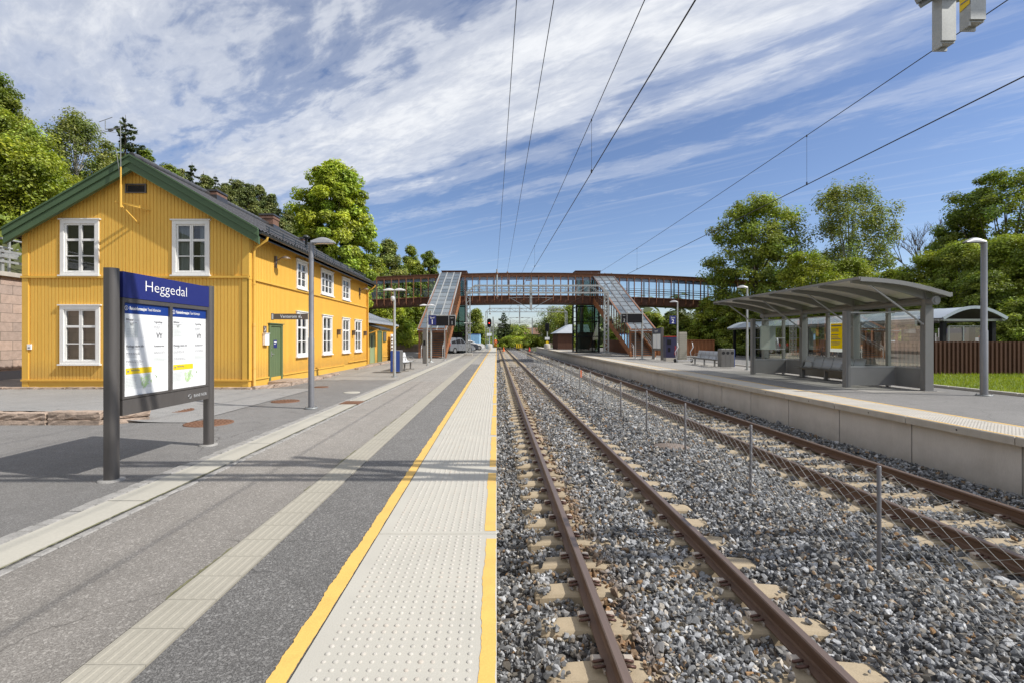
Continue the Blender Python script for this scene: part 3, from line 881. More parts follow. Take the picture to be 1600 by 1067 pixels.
# ------------------------------------------------------------------ the station house
XL, XR, YF, YB, RX = -14.51, -7.63, 14.9, 28.5, -11.0
EZ, RZ = 4.78, 6.98       # top of roof at the eave tip and at the ridge
XT, XTL = -7.18, -14.82
def roof_z(x): return RZ - abs(x - RX) * (RZ - EZ) / 3.82
def wall_strips(b, P, a0, a1, sp, bw, dep, z0, ztop, holes):
    bps = set([a0, a1]); a = a0
    k = 0; segs = []
    x = a0
    while x < a1 - 1e-6:
        e = min(x + bw, a1); segs.append((x, e, dep)); x2 = min(x + sp, a1)
        if e < x2: segs.append((e, x2, 0.0))
        x = x2
    hx = sorted(set([h[0] for h in holes] + [h[1] for h in holes]))
    out = []
    for (s, e, d) in segs:
        cuts = [s] + [h for h in hx if s + 1e-5 < h < e - 1e-5] + [e]
        for i in range(len(cuts) - 1): out.append((cuts[i], cuts[i + 1], d))
    prev = None
    for (s, e, d) in out:
        mid = (s + e) / 2
        iv = [(z0, None)]
        hs = sorted([(h[2], h[3]) for h in holes if h[0] < mid < h[1]])
        zs = [z0]
        for (h0, h1) in hs: zs += [h0, h1]
        zs.append(None)
        for i in range(0, len(zs), 2):
            lo, hi = zs[i], zs[i + 1]
            tl = ztop(s) if hi is None else hi; tr = ztop(e) if hi is None else hi
            b.poly(P(s, d, lo), P(e, d, lo), P(e, d, tr), P(s, d, tl))
            if prev is not None and prev != d:
                b.poly(P(s, prev, lo), P(s, d, lo), P(s, d, tl), P(s, prev, tl))
        prev = d

def window(P, a0, a1, z0, z1, cols, rows, root, inside='curtain', casing=.105, zsplit=None):
    b = MB()
    c = casing
    b.pbox(P, a0, a0 + c, 0.0, .052, z0, z1); b.pbox(P, a1 - c, a1, 0.0, .052, z0, z1)
    b.pbox(P, a0 + c, a1 - c, 0.0, .05, z1 - c, z1); b.pbox(P, a0 + c, a1 - c, 0, .05, z0, z0 + c * .8)
    b.pbox(P, a0 - .05, a1 + .05, 0.0, .085, z1 + .001, z1 + .035)
    b.pbox(P, a0 - .04, a1 + .04, 0.0, .10, z0 - .045, z0 - .001)
    i0, i1, j0, j1 = a0 + c, a1 - c, z0 + c * .8, z1 - c
    # reveal
    b.pbox(P, i0 - .02, i0 + .012, -.12, -.001, j0, j1); b.pbox(P, i1 - .012, i1 + .02, -.12, -.001, j0, j1)
    b.pbox(P, i0, i1, -.12, -.001, j0 - .02, j0 + .01); b.pbox(P, i0, i1, -.12, -.001, j1 - .01, j1 + .02)
    s = .045
    cw = (i1 - i0) / cols
    zs = zsplit or [j0 + (j1 - j0) * k / rows for k in range(rows + 1)]
    panes = []
    for ci in range(cols):
        x0, x1 = i0 + ci * cw + .004, i0 + (ci + 1) * cw - .004
        b.pbox(P, x0, x0 + s, -.045, .012, j0, j1); b.pbox(P, x1 - s, x1, -.045, .012, j0, j1)
        for r in range(rows + 1):
            zc = zs[r]; h = .045 if r in (0, rows) else .022
            za, zb_ = (zc, zc + h) if r == 0 else ((zc - h, zc) if r == rows else (zc - h / 2 - .004, zc + h / 2 + .004))
            if r == rows - 1 and rows >= 3: za -= .02; zb_ += .02
            b.pbox(P, x0 + s, x1 - s, -.043, .009, za, zb_)
    w = b.build('window', M['white_paint'], root)
    g = MB(); g.poly(P(i0 + .01, -.02, j0), P(i1 - .01, -.02, j0), P(i1 - .01, -.02, j1), P(i0 + .01, -.02, j1))
    g.build('pane', M['win_glass'], w)
    q = MB()
    n = 22; rr = random.Random(int(a0 * 100) + int(z0 * 10))
    spans = [(i0, i0 + (i1 - i0) * .36), (i1 - (i1 - i0) * .3, i1)] if inside == 'curtain' else [(i0, i1)]
    for (u0, u1) in spans:
        prevp = None
        for k in range(n + 1):
            a = u0 + (u1 - u0) * k / n; d = -.13 + (.02 * math.sin(k * 1.9) if inside == 'curtain' else 0)
            if prevp: q.poly(P(prevp[0], prevp[1], j0), P(a, d, j0), P(a, d, j1), P(prevp[0], prevp[1], j1))
            prevp = (a, d)
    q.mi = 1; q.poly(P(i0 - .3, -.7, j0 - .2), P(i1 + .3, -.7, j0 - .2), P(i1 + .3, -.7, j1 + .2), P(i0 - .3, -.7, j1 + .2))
    q.build('curtain', [M[inside if inside in ('curtain', 'blind') else 'room'], M['room']], w)  # window hangings plus flat dark sheets that paint the dim room
    return w

def station_house():
    t = thing('station_house', 'yellow wooden two-storey station house with green barge boards and white windows', 'house', (RX, YF, 0))
    PG = lambda a, d, z: (a, YF - d, z)
    PS = lambda a, d, z: (XR + d, a, z)
    gw = [(-13.37, -12.19, 3.47, 5.16, 'room'), (-9.94, -8.80, 3.47, 5.14, 'curtain'), (-13.38, -12.16, .76, 2.53, 'blind'), (-9.94, -8.78, .76, 2.53, 'blind')]
    yk = 5783.5
    def yy(px): return yk / (776 - px)
    sw = [(yy(462.4), yy(478.7), 3.46, 4.55, 2, 3), (yy(500.5), yy(519.6), 3.48, 4.57, 3, 3), (yy(534), yy(545.8), 3.48, 4.57, 2, 3),
          (yy(462.2), yy(479.8), .86, 2.56, 2, 3), (yy(503), yy(517.7), .86, 2.56, 2, 3), (yy(534), yy(545.6), .86, 2.56, 2, 3), (yy(553.6), yy(564), .86, 2.56, 2, 3)]
    hol = lambda w: (w[0] + .05, w[1] - .05, w[2] + .04, w[3] - .05)
    vent = (-11.38, -10.74, 5.98, 6.26)
    dr = (yy(419.5), yy(439.5), .14, 2.02)
    zs = lambda x: roof_z(x) - .22
    b = MB()
    wall_strips(b, PG, XL, XR, .108, .084, .014, .25, zs, [hol(w) for w in gw] + [hol(vent)])
    wall_strips(b, PS, YF, YB, .105, .02, .014, .25, lambda y: zs(XR), [hol(w) for w in sw] + [hol(dr)])
    PBk = lambda a, d, z: (a, YB + d, z); PL = lambda a, d, z: (XL - d, a, z)
    wall_strips(b, PBk, XL, XR, 1.5, .05, .02, -.1, zs, [])
    wall_strips(b, PL, YF, YB, 1.5, .05, .02, -.1, lambda y: zs(XL), [])
    b.build('wall', M['yellow_wall'], t)
    b = MB()     # corner boards, bands, base
    for a in (XL - .03, XR - .16): b.pbox(PG, a, a + .19, .0, .045, -.05, 3.36)
    for a in (XL - .03, XR - .16): b.pbox(PG, a, a + .19, .0, .043, 3.45, zs(a + .1) - .02)
    b.pbox(PS, YF - .045, YF + .13, .0, .05, .26, zs(XR) - .05); b.pbox(PS, YB - .14, YB + .02, .0, .05, .26, zs(XR) - .05)
    b.pbox(PG, XL - .05, XR + .05, .0, .075, 3.375, 3.44); b.pbox(PS, YF - .06, YB + .04, .001, .06, 3.34, 3.40)
    b.pbox(PG, XL - .05, XR + .05, .0, .07, .235, .285); b.pbox(PS, YF - .06, dr[0] - .05, .001, .06, .24, .28); b.pbox(PS, dr[1] + .05, 24.2, .001, .06, .24, .28); b.pbox(PS, 24.9, YB, .001, .06, .33, .37)
    b.pbox(PG, XL - .02, XR + .02, -.1, .03, -.2, .234); b.pbox(PS, YF, YB, -.1, .025, -.2, .238)
    b.build('trim', M['yellow_trim'], t)
    for i, w in enumerate(gw): window(PG, w[0], w[1], w[2], w[3], 2, 3, t, w[4], .115)
    for i, w in enumerate(sw): window(PS, w[0], w[1], w[2], w[3], w[4], w[5], t, 'curtain' if i % 3 else 'room', .09)
    # louvred vent
    b = MB(); v = vent
    for (a0, a1, z0, z1) in ((v[0], v[0] + .035, v[2], v[3]), (v[1] - .035, v[1], v[2], v[3]), (v[0] + .035, v[1] - .035, v[2], v[2] + .03), (v[0] + .035, v[1] - .035, v[3] - .03, v[3])):
        b.pbox(PG, a0, a1, 0.0, .05, z0, z1)
    for k in range(7):
        z = v[2] + .04 + k * .033
        b.hexa([PG(v[0] + .035, .04, z - .014), PG(v[1] - .035, .04, z - .014), PG(v[1] - .035, -.02, z + .014), PG(v[0] + .035, -.02, z + .014),
                PG(v[0] + .035, .04, z - .008), PG(v[1] - .035, .04, z - .008), PG(v[1] - .035, -.02, z + .02), PG(v[0] + .035, -.02, z + .02)])
    b.mi = 1; b.poly(PG(v[0], -.05, v[2]), PG(v[1], -.05, v[2]), PG(v[1], -.05, v[3]), PG(v[0], -.05, v[3]))
    b.build('vent', [M['sign_grey'], M['dark']], t)
    # door
    b = MB(); a0, a1, z0, z1 = dr
    b.pbox(PS, a0 - .02, a0 + .09, 0, .05, z0, z1); b.pbox(PS, a1 - .09, a1 + .02, 0, .05, z0, z1); b.pbox(PS, a0 + .09, a1 - .09, 0, .048, z1 - .07, z1); b.pbox(PS, a0 - .07, a1 + .07, 0, .09, z1 + .001, z1 + .03)
    b.pbox(PS, a0 + .09, a1 - .09, -.06, .012, z0, z1 - .07)
    for k in range(6): b.pbox(PS, a0 + .1 + k * .128, a0 + .215 + k * .128, .012, .016, z0 + .02, z1 - .09)
    d = b.build('door', M['green_door'], t)
    b = MB(); b.tube([PS(a0 + .17, .015, 1.02), PS(a0 + .17, .06, 1.02), PS(a0 + .28, .06, 1.02)], .01, 6)
    b.pbox(PS, a0 + .145, a0 + .195, .016, .025, .93, 1.11); b.pbox(PS, a0 + .15, a0 + .19, .016, .024, 1.2, 1.34)
    b.build('handle', M['steel'], d)
    b = MB(); b.pbox(PS, a0 + .33, a0 + .58, .016, .022, 1.22, 1.48); b.mi = 1; b.pbox(PS, a0 + .36, a0 + .55, .022, .024, 1.40, 1.43); b.pbox(PS, a0 + .36, a0 + .48, .022, .024, 1.34, 1.355)
    b.build('notice', [M['blue_sign'], M['white_text']], d)
    # roof
    def slope(sgn):
        b = MB(); ny = 236; n_r = 11; y0, y1 = YF - .34, YB + .33
        L = 3.82; V = []; Fs = []
        rows = []
        for r in range(n_r):
            u0, u1 = r / n_r, (r + 1) / n_r
            rows.append((u0, .004)); rows.append((u1 - .002, .035))
        for (u, lift) in rows:
            x = RX + sgn * (L * u + .02); z = RZ - (RZ - EZ) * u + lift
            for k in range(ny + 1):
                yv = y0 + (y1 - y0) * k / ny; ph = (yv / .235) % 1.0
                V.append((x, yv, z + .022 * math.sin(ph * 2 * math.pi) + .01 * math.sin(ph * 4 * math.pi)))
        n = ny + 1
        for i in range(len(rows) - 1):
            for k in range(ny): Fs.append((i * n + k, i * n + k + 1, (i + 1) * n + k + 1, (i + 1) * n + k))
        b.smooth = True; b.add(V, Fs); b.smooth = False
        return b
    b = slope(1); b2 = slope(-1); b.add(b2.v, b2.f); 
    b.sm = [True] * len(b.f)
    b.smooth = False
    y = YF - .3
    while y < YB + .3:     # ridge tiles
        b.cyl((RX, y, RZ + .03), (RX, y + .34, RZ + .045), .12, .13, 10); y += .33
    roof = b.build('roof', M['tile'], t)
    b = MB()     # roof slab underside (soffit boards)
    for sgn in (1, -1):
        x0, x1 = RX, RX + sgn * 3.80
        b.hexa([(x0, YF - .30, RZ - .17), (x1, YF - .30, EZ - .17), (x1, YB + .30, EZ - .17), (x0, YB + .30, RZ - .17),
                (x0, YF - .30, RZ - .03), (x1, YF - .30, EZ - .03), (x1, YB + .30, EZ - .03), (x0, YB + .30, RZ - .03)])
    b.build('soffit', M['soffit'], roof)
    # barge boards, front and back
    for (yb0, yb1, k) in ((YF - .36, YF - .30, 0), (YB + .30, YB + .36, 0)):
        b = MB()
        for sgn in (1, -1):
            x1 = RX + sgn * 3.84; dz = (RZ - EZ) / 3.82 * 3.84
            for (o0, o1, yo0, yo1) in ((.05, -.17, 0, 0), (-.175, -.40, .035, .075)):
                ya_, yb_ = (yb0 + yo0, yb1 + yo1) if yb0 < 20 else (yb0 - yo1, yb1 - yo0)
                b.hexa([(RX, ya_, RZ + o1), (x1, ya_, RZ - dz + o1), (x1, yb_, RZ - dz + o1), (RX, yb_, RZ + o1),
                        (RX, ya_, RZ + o0), (x1, ya_, RZ - dz + o0), (x1, yb_, RZ - dz + o0), (RX, yb_, RZ + o0)])
            if yb0 < 20:
                b.hexa([(RX, yb0 - .03, RZ + .02), (x1, yb0 - .03, RZ - dz + .02), (x1, yb0 - .001, RZ - dz + .02), (RX, yb0 - .001, RZ + .02),
                        (RX, yb0 - .03, RZ + .075), (x1, yb0 - .03, RZ - dz + .075), (x1, yb0 - .001, RZ - dz + .075), (RX, yb0 - .001, RZ + .075)])
        b.build('barge_board', M['green_paint'], roof)
    # eave boards
    for (q0, q1) in ((XT - .06, XT - .02), (XTL + .02, XTL + .06)):
        b = MB(); b.box(q0, q1, YF - .29, YB + .29, EZ - .20, EZ - .05); b.build('eave_board', M['gutter_dark'], roof)
    b = MB()     # gutter and snow rail
    pr = [(.075 * math.cos(a), .075 * math.sin(a)) for a in [math.pi + math.pi * k / 8 for k in range(9)]]
    V = []; 
    for yv in (YF - .3, YB + .33):
        for (x, z) in pr: V.append((XT + .06 + x, yv, EZ - .04 + z))
    b.smooth = True; b.add(V, [(k, k + 1, 10 + k, 9 + k) for k in range(8)]); b.smooth = False
    b.add(V[:9], [tuple(range(9))])
    for k in range(20): b.box(XT - .02, XT + .14, YF + k * .7, YF + k * .7 + .03, EZ - .045, EZ - .03)
    for k in range(12):
        yv = 16 + k * 1.05; b.bar((XT - .32, yv, EZ + .2), (XT - .32, yv, EZ + .42), .02, .05)
    b.bar((XT - .32, 15.8, EZ + .40), (XT - .32, 27.8, EZ + .40), .025, .025); b.bar((XT - .32, 15.8, EZ + .31), (XT - .32, 27.8, EZ + .31), .025, .025)
    b.build('eaves_gutter', M['gutter_dark'], roof)
    for (yd, kink) in ((YF + .16, 0), (YB - .12, 1)):
        b = MB(); 
        if not kink:
            b.tube([(XT + .06, yd, EZ - .11), (XT + .05, yd, EZ - .2), (XR + .16, yd, EZ - .42), (XR + .1, yd, EZ - .55), (XR + .1, yd, 2.0)], .042, 10)
            b.mi = 1; b.tube([(XR + .1, yd, 2.0), (XR + .1, yd, .1), (XR + .12, yd, .03)], .047, 10); b.mi = 0
            for z in (.6, 1.9, 3.2): b.tube([(XR + .1, yd, z), (XR + .1, yd, z + .03)], .055, 10)
        else:
            b.tube([(XT + .06, yd, EZ - .11), (XT + .05, yd, EZ - .2), (XR + .16, yd, EZ - .42), (XR + .1, yd, EZ - .55), (XR + .1, yd, .1)], .042, 10)
        b.build('downpipe', [M['yellow_trim'], M['yellow_paint']], t)
    b = MB(); b.tube([(XL - .08, YF + .1, EZ - .2), (XL - .08, YF + .1, .05)], .04, 8); b.build('downpipe', M['yellow_trim'], t)
    # chimneys
    for (cy, zt, w) in ((18.8, 7.25, .66), (23.5, 7.55, .62), (27.2, 7.2, .5)):
        b = MB(); h = w / 2
        b.box(RX - h, RX + h, cy - h, cy + h, 6.6, zt - .12); b.box(RX - h - .03, RX + h + .03, cy - h - .03, cy + h + .03, zt - .26, zt - .16)
        b.mi = 1; b.box(RX - h - .05, RX + h + .05, cy - h - .05, cy + h + .05, zt - .119, zt - .05); b.box(RX - h + .1, RX + h - .1, cy - h + .1, cy + h - .1, zt - .05, zt)
        b.mi = 1; b.box(RX - h - .04, RX + h + .04, cy - h - .04, cy + h + .04, 6.65, 7.0)
        b.build('chimney', [M['brick'], M['tile']], roof)
    b = MB(); b.lathe((-8.6, 21.9, 5.5), [(.06, 0), (.06, .55), (.14, .56), (.16, .62), (.05, .7)], 12); b.build('vent_pipe', M['gutter_dark'], roof)
    # eave lamps and wall lanterns
    for px in (429, 561):
        y = yy(px); b = MB(); b.pbox(PS, y - .05, y + .05, .0, .07, 3.95, 4.35); b.tube([PS(y, .07, 4.2), PS(y, .25, 4.3)], .02, 8)
        b.lathe(PS(y, .38, 4.26), [(.16, 0), (.15, .04), (.05, .09), (.02, .1)], 14); b.build('wall_lamp', M['way_sign'], t)
    for px in (526.5, 550, 568):
        y = yy(px); b = MB(); b.pbox(PS, y - .03, y + .03, 0, .05, 1.72, 1.98); b.pbox(PS, y - .06, y + .06, .06, .17, 1.73, 1.95)
        b.pbox(PS, y - .08, y + .08, .04, .19, 1.951, 1.985); b.build('lantern', M['way_sign'], t)
    y = yy(413); b = MB(); b.pbox(PS, y - .1, y + .1, .016, .03, 1.72, 1.94); b.mi = 1; b.tube([PS(y - .05, .033, 1.9), PS(y + .03, .033, 1.83), PS(y - .05, .033, 1.77)], .008, 5)
    b.build('arrow_plate', [M['way_sign'], M['white_text']], t)
    b = MB(); b.pbox(PS, y - .14, y + .14, .016, .1, 1.32, 1.69); b.pbox(PS, y - .16, y + .16, .016, .12, 1.691, 1.71); b.build('letter_box', M['white_sign'], t)
    b = MB(); b.pbox(PG, -13.72 - .65, -13.6 - .65, .022, .06, 1.2, 1.36); b.mi = 1; b.pbox(PG, -14.34, -14.28, .06, .063, 1.24, 1.27)
    b.build('socket_box', [M['white_sign'], M['dark']], t)
    # aerial mast on the gable
    b = MB(); mx, my = -11.18, YF - .47
    b.mi = 1; b.tube([(mx, my, 5.42), (mx, my, 6.1)], .033, 8); b.tube([(mx, my, 6.1), (mx, my, 6.62)], .022, 8); b.mi = 0
    b.tube([(mx, my, 6.62), (mx - .01, my, 7.9)], .012, 6)
    b.mi = 1; b.bar((mx - .17, my + .02, 5.60), (mx + .55, my + .45, 5.45), .045, .03); b.bar((mx, my, 5.5), (mx + .2, YF - .02, 5.05), .03, .03); b.bar((mx - .3, my + .1, 5.62), (mx + .55, my + .02, 5.46), .05, .03); b.mi = 0
    b.tube([(mx - .02, my, 6.3), (mx - .22, my + .1, 7.2)], .008, 5)
    b.tube([(mx - .01, my, 7.78), (mx - .42, my - .05, 7.72)], .012, 6)
    b.tube([(mx - .42, my - .05, 7.72), (mx - .42, my - .05, 7.98)], .01, 6)
    b.tube([(mx - .65, my, 7.96), (mx - .25, my, 8.1)], .009, 5); b.tube([(mx - .62, my, 7.62), (mx - .08, my, 7.77)], .009, 5); b.tube([(mx - .6, my - .2, 7.66), (mx - .3, my + .2, 7.72)], .007, 5)
    b.bar((mx - .36, my, 7.70), (mx - .24, my, 7.73), .05, .06)
    b.build('aerial_mast', [M['galv_dark'], M['yellow_trim']], t)
station_house()

def annex():
    t = thing('annex', 'low yellow annex with grey metal roof and green doors behind the station house', 'annex', (-9.5, 32, 0))
    x1 = -7.98; y0, y1 = 28.56, 37.2
    PS = lambda a, d, z: (x1 + d, a, z)
    b = MB(); hd = [(30.4, 31.6, .02, 2.1), (32.4, 33.6, .02, 2.1)]
    wall_strips(b, PS, y0, y1, .14, .03, .015, -.05, lambda y: 2.55, hd)
    b.poly((x1, y1, -.05), (-11.4, y1, -.05), (-11.4, y1, 4.1), (x1, y1, 2.55)); b.poly((-11.4, y1, -.05), (-11.4, y0, -.05), (-11.4, y0, 4.1), (-11.4, y1, 4.1))
    b.build('wall', M['yellow_wall'], t)
    b = MB(); b.pbox(PS, y1 - .12, y1 + .02, 0, .04, 0, 2.5); b.pbox(PS, 34.0, y1 - .13, 0, .04, .3, .36); b.build('trim', M['yellow_trim'], t)
    for (d, m_) in zip(hd, ('green_pale', 'green_door')):
        b = MB(); b.pbox(PS, d[0], d[0] + .08, 0, .05, d[2], d[3]); b.pbox(PS, d[1] - .08, d[1], 0, .05, d[2], d[3]); b.pbox(PS, d[0] + .08, d[1] - .08, 0, .048, d[3] - .08, d[3]); b.pbox(PS, d[0] + .08, d[1] - .08, -.05, .01, d[2], d[3] - .08)
        dd = b.build('door', M[m_], t, label='pale green door with narrow glass' if m_ == 'green_pale' else 'dark green door')
        if m_ == 'green_pale':
            b = MB(); b.pbox(PS, d[0] + .45, d[0] + .72, .011, .015, 1.0, 1.75); b.build('pane', M['black'], dd)
    b = MB()
    b.hexa([(x1 + .42, y0 + .02, 2.50), (x1 + .42, y1 + .35, 2.50), (-11.6, y1 + .35, 4.15), (-11.6, y0 + .02, 4.15), (x1 + .42, y0 + .02, 2.60), (x1 + .42, y1 + .35, 2.60), (-11.6, y1 + .35, 4.25), (-11.6, y0 + .02, 4.25)])
    for k in range(16):
        y = y0 + .3 + k * .55; b.bar((x1 + .42, y, 2.615), (-11.6, y, 4.265), .03, .03)
    for k in range(18):
        y = y0 + .4 + k * .48; b.bar((x1 + .05, y, 2.85), (x1 + .05, y + .22, 2.98), .03, .02)
    b.bar((x1 + .05, y0 + .2, 2.97), (x1 + .05, y1, 2.97), .03, .03)
    rf = b.build('roof', M['slate'], t)
    b = MB(); b.hexa([(x1 + .02, 29.0, 2.4), (x1 + .95, 29.0, 2.12), (x1 + .95, 31.9, 2.12), (x1 + .02, 31.9, 2.4), (x1 + .02, 29.0, 2.47), (x1 + .95, 29.0, 2.19), (x1 + .95, 31.9, 2.19), (x1 + .02, 31.9, 2.47)])
    b.tube([(x1 + .98, 29.0, 2.12), (x1 + .98, 31.9, 2.12)], .05, 8); b.build('porch_roof', M['gutter_dark'], rf)
    b = MB(); b.tube([(x1 + .98, 29.05, 2.1), (x1 + .6, 29.02, 1.95), (x1 + .12, 29.02, 1.8), (x1 + .12, 29.02, .05)], .04, 8); b.tube([(x1 + .42, y1 + .1, 2.48), (x1 + .1, y1 + .03, 2.2), (x1 + .08, y1 + .03, .05)], .04, 8); b.build('downpipe', M['yellow_trim'], t)
    b = MB(); b.pbox(PS, 33.9, 34.8, .02, .07, 1.35, 2.05); b.mi = 1; b.pbox(PS, 33.98, 34.72, .07, .074, 1.43, 1.97); b.build('notice_case', [M['green_paint'], M['soffit']], t)
annex()
t = thing('notice_rack', 'pale leaflet board leaning by the end of the yellow annex', 'notice board', (-7.6, 36.2, 0))
b = MB(); b.box(-7.78, -7.70, 35.5, 36.7, .0, 1.9); b.build('board', M['white_sign'], t)
for k in range(6):
    b = MB(); b.box(-7.70, -7.60, 35.3, 35.5, .3 + k * .26, .42 + k * .26); b.build('leaflet_tray', M['way_sign'], t)
pass

# granite edging by the house
def rough_block(b, p, q, nn, z0, h, r, nl=9, nh=3, nw=3, amp=.013):
    """hewn stone between p and q: a gridded box with every grid point nudged"""
    idx = {}; V = []; F = []
    def pt(i, j, k):
        if (i, j, k) not in idx:
            u, v, w = i / nl, j / nw, k / nh
            c = p + (q - p) * u + nn * (2 * v - 1) + vec((0, 0, z0 + h * w))
            edge = (i in (0, nl)) + (j in (0, nw)) + (k in (0, nh))
            c = c + vec((r.uniform(-amp, amp), r.uniform(-amp, amp), r.uniform(-amp, amp) * .6))
            if edge >= 2: c = c + ((p + q) / 2 + vec((0, 0, z0 + h / 2)) - c).normalized() * .012
            idx[(i, j, k)] = len(V); V.append(c)
        return idx[(i, j, k)]
    for i in range(nl):
        for k in range(nh):
            F += [(pt(i, 0, k), pt(i + 1, 0, k), pt(i + 1, 0, k + 1), pt(i, 0, k + 1)), (pt(i + 1, nw, k), pt(i, nw, k), pt(i, nw, k + 1), pt(i + 1, nw, k + 1))]
        for j in range(nw): F.append((pt(i, j, nh), pt(i + 1, j, nh), pt(i + 1, j + 1, nh), pt(i, j + 1, nh)))
    for j in range(nw):
        for k in range(nh):
            F += [(pt(0, j + 1, k), pt(0, j, k), pt(0, j, k + 1), pt(0, j + 1, k + 1)), (pt(nl, j, k), pt(nl, j + 1, k), pt(nl, j + 1, k + 1), pt(nl, j, k + 1))]
    b.add(V, F)
def blocks(name, label, pts, w, h, z0, seed, L=.95):
    r = random.Random(seed); b = MB()
    for (p, q) in zip(pts[:-1], pts[1:]):
        p, q = vec(p), vec(q); d = q - p; n = max(1, round(d.length / L)); s = d.normalized(); nn = vec((-s.y, s.x, 0)) * (w / 2)
        for k in range(n):
            a = p + d * (k / n) + s * .006; c = p + d * ((k + 1) / n) - s * .006
            rough_block(b, a, c, nn, z0, h + r.uniform(-.012, .012), r)
    return b.build(name, M['granite'], label=label, cat='kerb')
t = thing('granite_step', 'low double course of rough granite blocks edging the terrace at the left', 'stone edging', (-10, 8.75, 0))
for z0, h, of in ((-.1, .17, 0), (.075, .13, .03)):
    o = blocks('block_course', None, [(-18.5, 8.72 + of, 0), (-7.02 - of, 8.72 + of, 0), (-6.55, 9.15 + of, 0)], .26, h, z0, int(h * 100))
    o.parent = t; o.location = (10, -8.75, 0); del o['category']
blocks('granite_kerb', 'flush granite kerb along the foot of the yellow gable', [(-18.5, 14.62, 0), (-7.35, 14.62, 0)], .2, .16, -.09, 8)
blocks('granite_kerb', 'granite kerb stones below the green door', [(-7.35, 14.62, 0), (-6.85, 16.0, 0), (-6.75, 19.6, 0)], .2, .13, -.03, 9)
blocks('granite_kerb', 'granite kerb stones along the side wall past the green door', [(-6.95, 17.4, 0), (-6.95, 21.2, 0)], .22, .1, -.03, 10)
blocks('granite_kerb', 'granite kerb at the foot of the annex doors', [(-7.1, 24.6, 0), (-7.15, 28.8, 0), (-7.0, 36.0, 0)], .22, .12, -.03, 11)
b = MB(); b.cbox(-7.58, -6.98, 16.1, 17.4, -.02, .13, .015); b.build('door_step', M['granite'], label='granite step in front of the green door', cat='step')

# retaining wall and road railing on the left
t = thing('retaining_wall', 'tall pink granite block retaining wall at the left edge', 'wall', (-19.2, 20, 0))
b = MB(); b.box(-19.6, -19.0, 4, 60, -.2, 3.93); b.build('stonework', M['granite_wall'], t)
b = MB(); b.box(-19.7, -18.85, 4, 60, 3.931, 4.1); b.build('coping', M['coping'], t)
b = MB(); b.hexa([(-19.0, 4, -.1), (-18.6, 4, -.1), (-18.6, 60, -.1), (-19.0, 60, -.1), (-18.98, 4, .3), (-18.9, 4, .3), (-18.9, 60, .3), (-18.98, 60, .3)]); b.build('plinth', M['sign_grey'], t)
t = thing('guard_rail', 'grey steel guard rail with posts above the granite retaining wall', 'railing', (-19.5, 20, 4.1))
b = MB()
for z in (4.55, 4.75, 4.95): b.bar((-19.3, 4, z), (-19.3, 60, z), .05, .09)
b.tube([(-19.9, 4, 5.2), (-19.9, 60, 5.2)], .045, 8); b.tube([(-19.9, 4, 5.55), (-19.9, 60, 5.55)], .045, 8)
b.bar((-19.9, 4, 4.95), (-19.9, 60, 4.95), .03, .25)
b.build('rail_bars', M['galv'], t)
for k in range(28):
    b = MB(); y = 5 + k * 2; b.bar((-19.36, y, 4.1), (-19.36, y, 5.05), .06, .1); b.bar((-19.9, y + .8, 4.1), (-19.9, y + .8, 5.55), .06, .08); b.build('post', M['galv'], t)
b = MB(); b.box(-26, -19.72, 4, 60, 3.6, 3.98); b.build('upper_road', M['asphalt_yard'], kind='structure')

